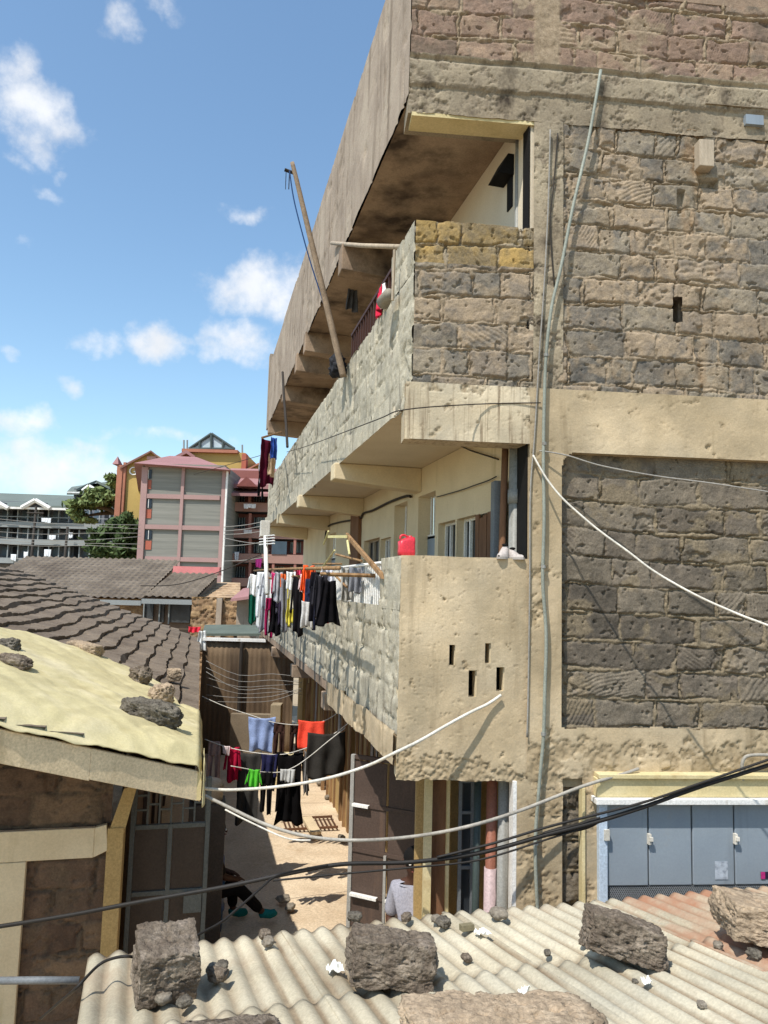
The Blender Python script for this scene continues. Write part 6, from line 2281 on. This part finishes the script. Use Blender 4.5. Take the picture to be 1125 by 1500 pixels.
    obj('wall', lbox(MB(), 268, 662, 355, 850, b, 9, zb=0), yel, t)
    obj('cornice', lbox(MB(), 266, 658, 348, 662.5, b - .4, 9), orange, t)
    obj('corner_pier', lbox(MB(), 350, 664, 356.5, 850, b - .3, 1, zb=0), rust, t)
    gl = MB()
    f = [(276, 657), (309, 634.5), (343, 657)]
    fr = [LP(L(x, y, b)[0], b + .3, L(x, y, b)[1]) for x, y in f]
    bk = [p + hf * 7 for p in fr]
    gl.add(fr + bk, [(0, 1, 2), (5, 4, 3), (0, 3, 4, 1), (1, 4, 5, 2), (2, 5, 3, 0)])
    g_ = obj('glazed_gable', gl, plain('pale_glazing', 'b4c0c4', rough=.2, vary=.2, scale=.6), t)
    mb = MB()
    for (p, q) in ((f[0], f[1]), (f[1], f[2]), (f[0], f[2]), ((309, 634.5), (309, 657)), ((292, 646), (292, 657)), ((326, 646), (326, 657))):
        mb.tube([LP(L(*p, b)[0], b + .2, L(*p, b)[1]), LP(L(*q, b)[0], b + .2, L(*q, b)[1])], .14, 6)
    obj('frame', mb, plain('dark_frame', '4c5654'), g_)
    mb = MB()
    lquad(mb, [(256, 668, b - 2), (273, 659, b - 2), (286, 668, b - 2), (286, 668, b + 4), (256, 668, b + 4)], .3)
    obj('dormer', mb, redroof, t)
    mb = MB()
    for x in (267, 272, 353.5):
        mb.tube([LP(L(x, 664, b)[0], b + .5, L(x, 664, b)[1]), LP(L(x, 646, b)[0], b + .5, L(x, 643 if x < 300 else 650, b)[1])], .09, 6)
    obj('mast', mb, pale, t)
    t = thing('yellow_building', 'low yellow gable right of the glazed lantern, beside the maroon washing', 'building', LP(L(378, 800, 64)[0], 64, 0))
    ap = [(358, 690), (358, 689), (382, 678), (420, 696), (420, 700)]
    front = [LP(L(x, y, 64)[0], 64, L(x, y, 64)[1]) for x, y in ap]
    front[0][2] = front[-1][2] = 0
    back = [p + hf * 8 for p in front]
    obj('wall', MB().add(front + back, [tuple(range(n))[::-1], tuple(range(n, 2 * n))] + [(i, (i + 1) % n, n + (i + 1) % n, n + i) for i in range(n)]), yel, t)
    mb = MB()
    lquad(mb, [(356, 689.5, 63.6), (382, 676.5, 63.6), (382, 676.5, 72), (356, 688, 72)])
    lquad(mb, [(382, 676.5, 63.6), (422, 696, 63.6), (422, 695, 72), (382, 676.5, 72)])
    obj('roof', mb, orange, t)
    # ---------------- pink balconied block right of it
    b = 53.0
    t = thing('apartment_building', 'pink block with open balconies, dark windows and hanging washing beside the square block', 'building', LP(L(380, 850, b)[0], b, 0))
    obj('wall', lbox(MB(), 329, 690, 470, 880, b + 1.3, 9, zb=0), plain('dull_pink_wall', '8c5a52', vary=.1, scale=.4), t)
    mb = MB()
    lquad(mb, [(330, 708, b - 1.0), (445, 712, b - 1.0), (440, 688, b + 6), (338, 686, b + 6)], .3)
    lquad(mb, [(336, 722, b - 1.6), (440, 724, b - 1.6), (440, 715, b + 1.2), (340, 713, b + 1.2)], .2)
    obj('roof', mb, redroof, t)
    mb = MB()
    a0, z0_ = L(346, 712, b - 1.8)
    a1, _ = L(377, 712, b - 1.8)
    ac, zc = L(361, 698, b - 1.8)
    P = [LP(a0, b - 1.8, z0_), LP(a1, b - 1.8, z0_), LP(ac, b - 1.8, zc), LP(a0, b + 3, z0_), LP(a1, b + 3, z0_), LP(ac, b + 3, zc)]
    mb.add(P, [(0, 1, 2), (5, 4, 3), (0, 2, 5, 3), (2, 1, 4, 5), (1, 0, 3, 4)])
    obj('dormer', mb, plain('dark_red_dormer', '7c4a44'), t)
    pil = plain('pink_pillar', '9c6c60')
    for y0_, y1_ in ((737, 750), (776, 789), (812, 825), (848, 860)):
        p = obj('balcony', lbox(MB(), 331, y0_, 470, y1_, b - .2, .2), plain('pink_grey_parapet', 'a07c70', vary=.12, scale=.5), t)
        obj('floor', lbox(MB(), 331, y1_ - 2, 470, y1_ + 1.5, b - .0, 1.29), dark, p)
        for xw in (343, 372, 400, 425):
            o = obj('window', lbox(MB(), xw, y0_ - 18, xw + 16, y0_ - 2, b + 1.2, .09), M['glass'], t)
            g_ = MB()
            for k in range(5):
                lbox(g_, xw + k * 3.7, y0_ - 18, xw + k * 3.7 + .8, y0_ - 2, b + 1.1, .05)
            obj('frame', g_, pale, o)
        for xp in (332, 364, 398, 430):
            obj('pillar', lbox(MB(), xp, y0_ - 24, xp + 3.5, y0_, b - .15, .3), pil, t)
    obj('window', lbox(MB(), 398, 793, 420, 812, b - .26, .05), plain('blue_grey_window', '46525c', rough=.3), t)
    g = 'washing on the far pink block'
    for (x, y, w_, h_, c, lab, nm) in ((366, 738, 18, 7, 'e6e4e4', 'white washing on the top balcony of the far pink block', 'sheet'), (379, 818, 9, 13, 'e04c9a', 'bright pink cloth on the far pink block above the green dress', 'cloth'),
                                 (347, 808, 7, 12, 'c8c8cc', 'pale cloth in the third balcony of the far pink block', 'cloth'), (363, 776, 12, 6, 'cfc8c4', 'grey white washing on the second balcony of the far pink block', 'sheet')):
        px_garment(nm, lab, 'washing', 'cluster' if w_ > 10 else 'towel', x - w_ / 2, x + w_ / 2, y, y + h_, b - .5, c, g)
    # ---------------- long grey block at the left
    b = 80.0
    t = thing('apartment_building', 'long grey three storey block with green roof, white gables and open galleries', 'building', LP(L(60, 820, b)[0], b, 0))
    obj('wall', lbox(MB(), -90, 735, 205, 850, b + 2.2, 9, zb=0), plain('grey_wall', '77787c', vary=.12, scale=.3), t)
    mb = MB()
    lquad(mb, [(-95, 741, b - .8), (112, 741, b - .8), (108, 726, b + 7), (-95, 719, b + 7)], .4)
    obj('roof', mb, grn, t)
    for xc in (-8, 53):
        a0, z0_ = L(xc - 20, 744, b - 1)
        a1, _ = L(xc + 21, 744, b - 1)
        ac, zc = L(xc, 733, b - 1)
        P = [LP(a0, b - 1, z0_), LP(a1, b - 1, z0_), LP(ac, b - 1, zc), LP(a0, b + 6, z0_ + .5), LP(a1, b + 6, z0_ + .5), LP(ac, b + 6, zc)]
        d_ = obj('dormer', MB().add(P, [(0, 1, 2), (5, 4, 3), (0, 2, 5, 3), (2, 1, 4, 5), (1, 0, 3, 4)]), dark, t)
        mb = MB()
        for i in (0, 1):
            mb.tube([P[i] + hf * -.15, P[2] + hf * -.15], .26, 6)
        obj('trim', mb, M['white'], d_)
    obj('fascia', lbox(MB(), -95, 742, 112, 745, b - 1.05, .2), M['white'], t)
    for y0_, y1_ in ((765, 773), (790, 798), (818, 826)):
        p = obj('gallery', lbox(MB(), -90, y0_, 195, y1_, b - .2, .25), pale, t)
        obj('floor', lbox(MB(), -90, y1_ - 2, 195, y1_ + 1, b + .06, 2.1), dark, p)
        for x in range(-80, 195, 15):
            obj('pillar', lbox(MB(), x, y0_ - 20, x + 1.6, y0_, b + .1, .35), pale, t)
        for i, x in enumerate(range(-72, 190, 15)):
            o = obj('window', lbox(MB(), x, y0_ - 17, x + 8 + 2 * (i % 2), y0_ - (0 if i % 3 == 0 else 4), b + 2.0, .19), plain('dark_opening', '2c2e32') if i % 3 == 0 else plain('grey_blue_pane', '5c6a74', rough=.3), t)
    obj('rail', lbox(MB(), -90, 757, 195, 758, b - .1, .1), pale, t)
    g = 'washing on the galleries of the long grey block'
    for (x, y, w_, h_, lab) in ((68, 759, 14, 7, 'white sheet on the top gallery of the long grey block'), (77, 784, 10, 7, 'white cloth on the middle gallery below the white sheet'), (104, 780, 6, 8, 'pointed white cloth on the middle gallery beside the tree'),
                                (20, 812, 8, 10, 'white washing on the lowest gallery at the left'), (38, 808, 6, 12, 'pale washing on the lowest gallery in the middle'), (70, 805, 10, 12, 'white washing on the lowest gallery under the power pole')):
        px_garment('sheet', lab, 'washing', 'cluster' if w_ > 7 else 'towel', x - w_ / 2, x + w_ / 2, y, y + h_, b - .6, 'e4e6e8', g)
    t = thing('grey_house', 'small grey house with a green pitched roof and white gable behind the acacia', 'house', LP(L(130, 820, 90)[0], 90, 0))
    b = 90.0
    obj('wall', lbox(MB(), 104, 716, 170, 850, b, 9, zb=0), plain('grey_house_wall', '6c6e70'), t)
    mb = MB()
    lquad(mb, [(98, 720, b - .8), (172, 720, b - .8), (160, 705, b + 5), (105, 713, b + 5)], .4)
    lquad(mb, [(112, 716, b - 1), (141, 703.5, b + 1), (141, 703.5, b + 5), (112, 714, b + 5)], .3)
    lquad(mb, [(141, 703.5, b + 1), (172, 718, b - 1), (172, 717, b + 5), (141, 703.5, b + 5)], .3)
    obj('roof', mb, grn, t)
    mb = MB()
    for p, q in (((127, 721), (136, 714)), ((136, 714), (144, 719))):
        mb.tube([LP(L(*p, b)[0], b - 1.2, L(*p, b)[1]), LP(L(*q, b)[0], b - 1.2, L(*q, b)[1])], .25, 6)
    lbox(mb, 98, 721, 172, 723, b - 1.2, .2)
    obj('trim', mb, M['white'], t)
    for y in (726, 750):
        obj('window', lbox(MB(), 112, y, 128, y + 10, b - .1, .09), dark, t)

    # ---------------- old tiled houses in front of the blocks
    oldtile = mat('old_brown_clay_tiles', [rgb('5e544b'), rgb('72675b'), rgb('83776a')], scale=.9, bump=.3, fine=.2, fscale=8)

    def tiled(name, label, x0, y0, x1, y1, b0, b1, wall_to, wallm, gut=True):
        t = thing(name, label, 'house', LP(L((x0 + x1) / 2, y1, b0)[0], b0, 0))
        a0, z0_ = L((x0), y1, b0)
        a1, _ = L((x1), y1, b0)
        z1 = L((x0 + x1) / 2, y0, b1)[1]
        ncol, nrow = max(8, int((a1 - a0) / .06)), 150
        A_, T_ = np.meshgrid(np.linspace(a0, a1, ncol), np.linspace(0, 1, nrow), indexing='ij')
        rows = 15
        fr = T_ * rows - np.floor(T_ * rows)
        Z = z0_ + (z1 - z0_) * T_ + .07 * (1 - fr) + .03 * np.cos(A_ * 2 * np.pi / .24) + fbm(A_ * .8, T_ * 4, b0, 3, 2) * .06
        D = b0 + (b1 - b0) * T_
        P = np.stack([r0[0] * A_ + hf[0] * D, r0[1] * A_ + hf[1] * D, Z], -1)
        obj('roof', MB().grid(P), oldtile, t)
        mb = MB()
        mb.hexa([LP(a0 + .1, b0 + .5, 0), LP(a1 - .1, b0 + .5, 0), LP(a1 - .1, b1, 0), LP(a0 + .1, b1, 0), LP(a0 + .1, b0 + .5, z0_ + .02), LP(a1 - .1, b0 + .5, z0_ + .02), LP(a1 - .1, b1, z1 - .15), LP(a0 + .1, b1, z1 - .15)])
        obj('wall', mb, wallm, t)
        if gut:
            mb = MB().hexa([LP(a0, b0 - .15, z0_ - .18), LP(a1, b0 - .15, z0_ - .18), LP(a1, b0, z0_ - .18), LP(a0, b0, z0_ - .18), LP(a0, b0 - .15, z0_ - .02), LP(a1, b0 - .15, z0_ - .02), LP(a1, b0, z0_ - .02), LP(a0, b0, z0_ - .02)])
            obj('gutter', mb, pale, t)
        return t, a0, a1, z0_, z1
    brick = mat('rough_brown_rubble', [rgb('7c644e'), rgb('957a5e'), rgb('a98d6c')], scale=3.5, bump=.8, bscale=4, bdist=.1, fine=.35, fscale=9)
    t, *_ = tiled('tiled_house', 'old low house with a wide brown clay tile roof beyond the near tiles', -60, 818, 209, 872, 25.5, 30, 0, brick)
    t, a0, a1, z0_, z1 = tiled('tiled_house', 'old house with a narrower tile roof and faded pink ridge below the square block', 209.5, 839, 287, 876, 25.0, 28.5, 0, plain('dim_house_wall', '6f5d4e', vary=.3))
    mb = MB().hexa([LP(a0, 28.3, z1 - .05), LP(a1, 28.3, z1 - .05), LP(a1, 28.8, z1 - .05), LP(a0, 28.8, z1 - .05), LP(a0, 28.4, z1 + .26), LP(a1, 28.4, z1 + .26), LP(a1, 28.7, z1 + .26), LP(a0, 28.7, z1 + .26)])
    obj('ridge', mb, plain('faded_pink_ridge', 'b8706c'), t)
    for x0_, x1_ in ((205, 222), (228, 238), (242, 276)):
        o = obj('window', lbox(MB(), x0_ + 6, 884, x1_ + 2, 912, 25.4, .08), M['glass'], t)
        obj('frame', lbox(MB(), x0_ + 4.5, 882, x0_ + 6, 914, 25.3, .1), pale, o)
    # rubble wall and small lean-to roofs at the alley end
    t = thing('rubble_wall', 'rough brown rubble wall with a pier standing behind the alley end', 'wall', LP(L(320, 930, 24)[0], 24, 0))
    a0, z1 = L(281, 874, 24)
    a1, _ = L(352, 876, 24)
    U, V, Hh, tone, mort = masonry(a0, a1, 0.0, z1, .04, seed=77, course=.2, blk=.34, rough=2.2)
    P = np.stack([r0[0] * U + hf[0] * (24 - Hh * 2), r0[1] * U + hf[1] * (24 - Hh * 2), V], -1)
    hobj('wall', P, {'tone': tone, 'mort': mort}, mat('rubble_stone', [rgb('806750'), rgb('a08262'), rgb('b5966f')], attr=True, scale=4, bump=.6, mortar=[rgb('7c6852'), rgb('9a8266')]), t)
    mb = MB().hexa([LP(a0, 24.06, 0), LP(a1, 24.06, 0), LP(a1, 24.4, 0), LP(a0, 24.4, 0), LP(a0, 24.06, z1 - .04), LP(a1, 24.06, z1 - .04), LP(a1, 24.4, z1 - .04), LP(a0, 24.4, z1 - .04)])
    obj('core', mb, brick, t)
    obj('pier', lbox(MB(), 316, 876, 324, 930, 23.85, .14, zb=0), M['render'], t)
    t = thing('tiled_house', 'low broken clay tile roof between the square block and the rubble wall', 'house', LP(L(315, 880, 26)[0], 26, 0))
    mb = MB()
    for k in range(7):
        y0_ = 874 - k * 3.2
        lquad(mb, [(288, y0_, 26 + k * .45), (352, y0_ + 1.5, 26 + k * .45), (352, y0_ - 1.2, 26.5 + k * .45), (288, y0_ - 2.6, 26.5 + k * .45)], .12)
    obj('roof', mb, mat('tan_clay_tiles', [rgb('8c7460'), rgb('b09474'), rgb('c4a684')], scale=2.5, bump=.6, bscale=6, bdist=.1, fine=.3, fscale=6), t)
    obj('wall', lbox(MB(), 289, 876, 351, 930, 26.5, 3, zb=0), brick, t)
    t = thing('lean_to', 'small lean-to with a pale red roof behind the far end of the washing', 'shed', LP(L(360, 900, 22)[0], 22, 0))
    mb = MB()
    lquad(mb, [(338, 877, 22), (368, 873, 21.0), (376, 858, 23.5), (356, 862, 24.5)], .08)
    obj('roof', mb, redroof, t)
    obj('wall', lbox(MB(), 346, 878, 376, 930, 22.3, 2, zb=0), M['render'], t)
    t = thing('sheet_roof', 'flat pale sheet roof edge at the far end of the alley fence', 'roof', LP(L(330, 925, 19.6)[0], 19.6, 0))
    mb = MB()
    lquad(mb, [(296, 928, 19.4), (392, 928, 19.4), (392, 915, 21.6), (300, 915, 21.6)], .06)
    obj('roof_sheet', mb, plain('grey_green_sheet', '5f665c'), t)
    mb = MB()
    for x in (300, 345, 388):
        q = LP(L(x, 928, 19.6)[0], 19.6, 0)
        mb.box(q[0] - .04, q[0] + .04, q[1] - .04, q[1] + .04, 0, L(x, 928, 19.6)[1] - .05)
    obj('post', mb, M['wood'], t)
    p = K(285, 921, 18.2)
    hang('cloth', 'small red cloth at the far lower corner of the tiled roof', 'cloth', 'towel', p + np.array((0, 0, .05)), .3, .14, 'd83a48', 0)
    p = K(296, 936, 18.0)
    hang('plastic_bag', 'white plastic bag at the far eave of the tiled roof', 'bag', 'dress', p + np.array((0, 0, .2)), .35, .5, 'dcdcd8', .3)

    # ---------------- power poles and lines
    g = 'power poles in front of the long grey block'
    for x, yt, bb, lab in ((53, 742, 44, 'thin dark power pole in front of the gable of the long grey block'), (99, 772, 44, 'shorter dark power pole near the tree')):
        a, zt = L(x, yt, bb)
        t = thing('power_pole', lab, 'pole', LP(a, bb, 0), g)
        obj('pole', MB().tube([LP(a - .15, bb, 0), LP(a, bb, zt)], [.11, .07], 8), M['wire_dark'], t, smooth=True)
        obj('cross_arm', MB().tube([LP(a - .5, bb - .05, zt - .4), LP(a + .5, bb - .05, zt - .4)], .05, 6), M['wire_dark'], t)
    g = 'power lines in front of the far blocks'
    for i, (ya, yb, yc) in enumerate(((756, 768, 769), (764, 771, 775), (776, 781, 781), (783, 791, 786), (787, 796, 797), (793, 799, 804))):
        cable('power_line', 'thin pale power line strung in front of the far blocks', [(-40, ya, 42), (60, (ya + yb) / 2 + 4, 42), (130, yb, 42), (206, yc, 42)], .013, M['wire'], 'power line', g, k=4)
    for i, (ya, yb) in enumerate(((772, 762), (778, 768), (783, 776), (788, 797), (800, 792), (822, 815))):
        cable('power_line', 'thin pale power line strung between the square block and the long balconies', [(328, ya, 30), (360, (ya + yb) / 2 + 2, 30), (396, yb, 30)], .014, M['wire'], 'power line', 'power lines right of the square block', k=4)
    cable('power_line', 'dark line sagging from the tiled houses past the foot of the square block', [(206, 858, 24), (260, 856, 24), (320, 838, 24), (396, 806, 24)], .016, M['wire_dark'], 'power line', k=5)
    cable('power_line', 'thin line crossing the roof of the red hipped block', [(284, 695, 40), (330, 682, 40), (396, 663, 40)], .016, M['wire_dark'], 'power line', k=5)


build_town()


def leaves(mb, c, rad, n, size, rng, flat=1.0):
    """leaf clumps: small tilted leaf-sized faces scattered in sub-clumps of an ellipsoid"""
    k = max(4, n // 90)
    cents = []
    for _ in range(k):
        d = rng.normal(size=3)
        d /= np.linalg.norm(d)
        cents.append(np.array(c) + d * np.array(rad) * rng.uniform(.35, 1.0))
    for _ in range(n):
        q = cents[rng.integers(k)]
        d = rng.normal(size=3) * np.array(rad) * .2
        p = q + d
        u = rng.normal(size=3)
        u[2] *= flat
        u /= np.linalg.norm(u)
        v = np.cross(u, rng.normal(size=3))
        v /= np.linalg.norm(v)
        s_ = size * rng.uniform(.6, 1.4)
        mb.add([p - u * s_, p + v * s_ * .45, p + u * s_, p - v * s_ * .45], [(0, 1, 2, 3)])


def build_trees():
    rng = np.random.default_rng(5)
    b = 66.0

    def Q(x, y, bb=b):
        a, z = L(x, y, bb)
        return LP(a, bb, z)
    t = thing('acacia_tree', 'flat topped dusty green acacia with crooked limbs in front of the yellow gable', 'tree', Q(186, 830) * np.array((1, 1, 0)))
    mb = MB()
    base = Q(186, 830) * np.array((1, 1, 0))
    fork = Q(180, 760)
    mb.tube(smooth_pts([base, Q(186, 790), fork], 5), list(np.linspace(.55, .38, 11)), 8)
    for pts in (((180, 760), (165, 748), (140, 742), (118, 738)), ((180, 760), (170, 742), (160, 728)), ((180, 760), (186, 738), (182, 712), (178, 698)), ((183, 745), (196, 726), (200, 708)), ((165, 748), (150, 752), (128, 758)), ((182, 718), (170, 705), (160, 701))):
        P = smooth_pts([Q(*q) + hf * random.uniform(-1.5, 1.5) for q in pts], 4)
        mb.tube(P, list(np.linspace(.3, .07, len(P))), 6)
    obj('trunk', mb, M['bark'], t, smooth=True)
    cr = MB()
    for (x, y, rx, ry, n) in ((150, 728, 26, 9, 1500), (122, 740, 18, 7, 800), (140, 738, 22, 8, 900), (112, 752, 13, 7, 450), (178, 704, 14, 10, 700), (194, 712, 12, 12, 700), (162, 702, 9, 3, 150), (196, 732, 9, 9, 350), (170, 716, 12, 6, 400), (125, 762, 14, 5, 300)):
        leaves(cr, Q(x, y), (rx / F * b, 2.8, ry / F * b), n, .30, rng)
    obj('crown', cr, M['leaf'], t)
    t = thing('broadleaf_tree', 'dense dark green bushy tree below the acacia, beside the square block', 'tree', Q(178, 830, 60) * np.array((1, 1, 0)))
    base = Q(178, 830, 60) * np.array((1, 1, 0))
    mb = MB().tube([base, Q(177, 800, 60), Q(174, 775, 60)], [.4, .3, .15], 8)
    for q in ((150, 790), (198, 780), (160, 770)):
        mb.tube([Q(177, 806, 60), Q(*q, 60)], [.2, .06], 6)
    obj('trunk', mb, M['bark'], t, smooth=True)
    cr = MB()
    for (x, y, rx, ry, n) in ((178, 780, 22, 16, 2300), (150, 800, 20, 13, 1600), (186, 802, 18, 14, 1500), (190, 764, 12, 8, 700), (150, 778, 14, 8, 600), (165, 815, 28, 8, 900)):
        leaves(cr, Q(x, y, 60), (rx / F * 60, 3, ry / F * 60), n, .27, rng)
    obj('crown', cr, M['leaf_dark'], t)


build_trees()
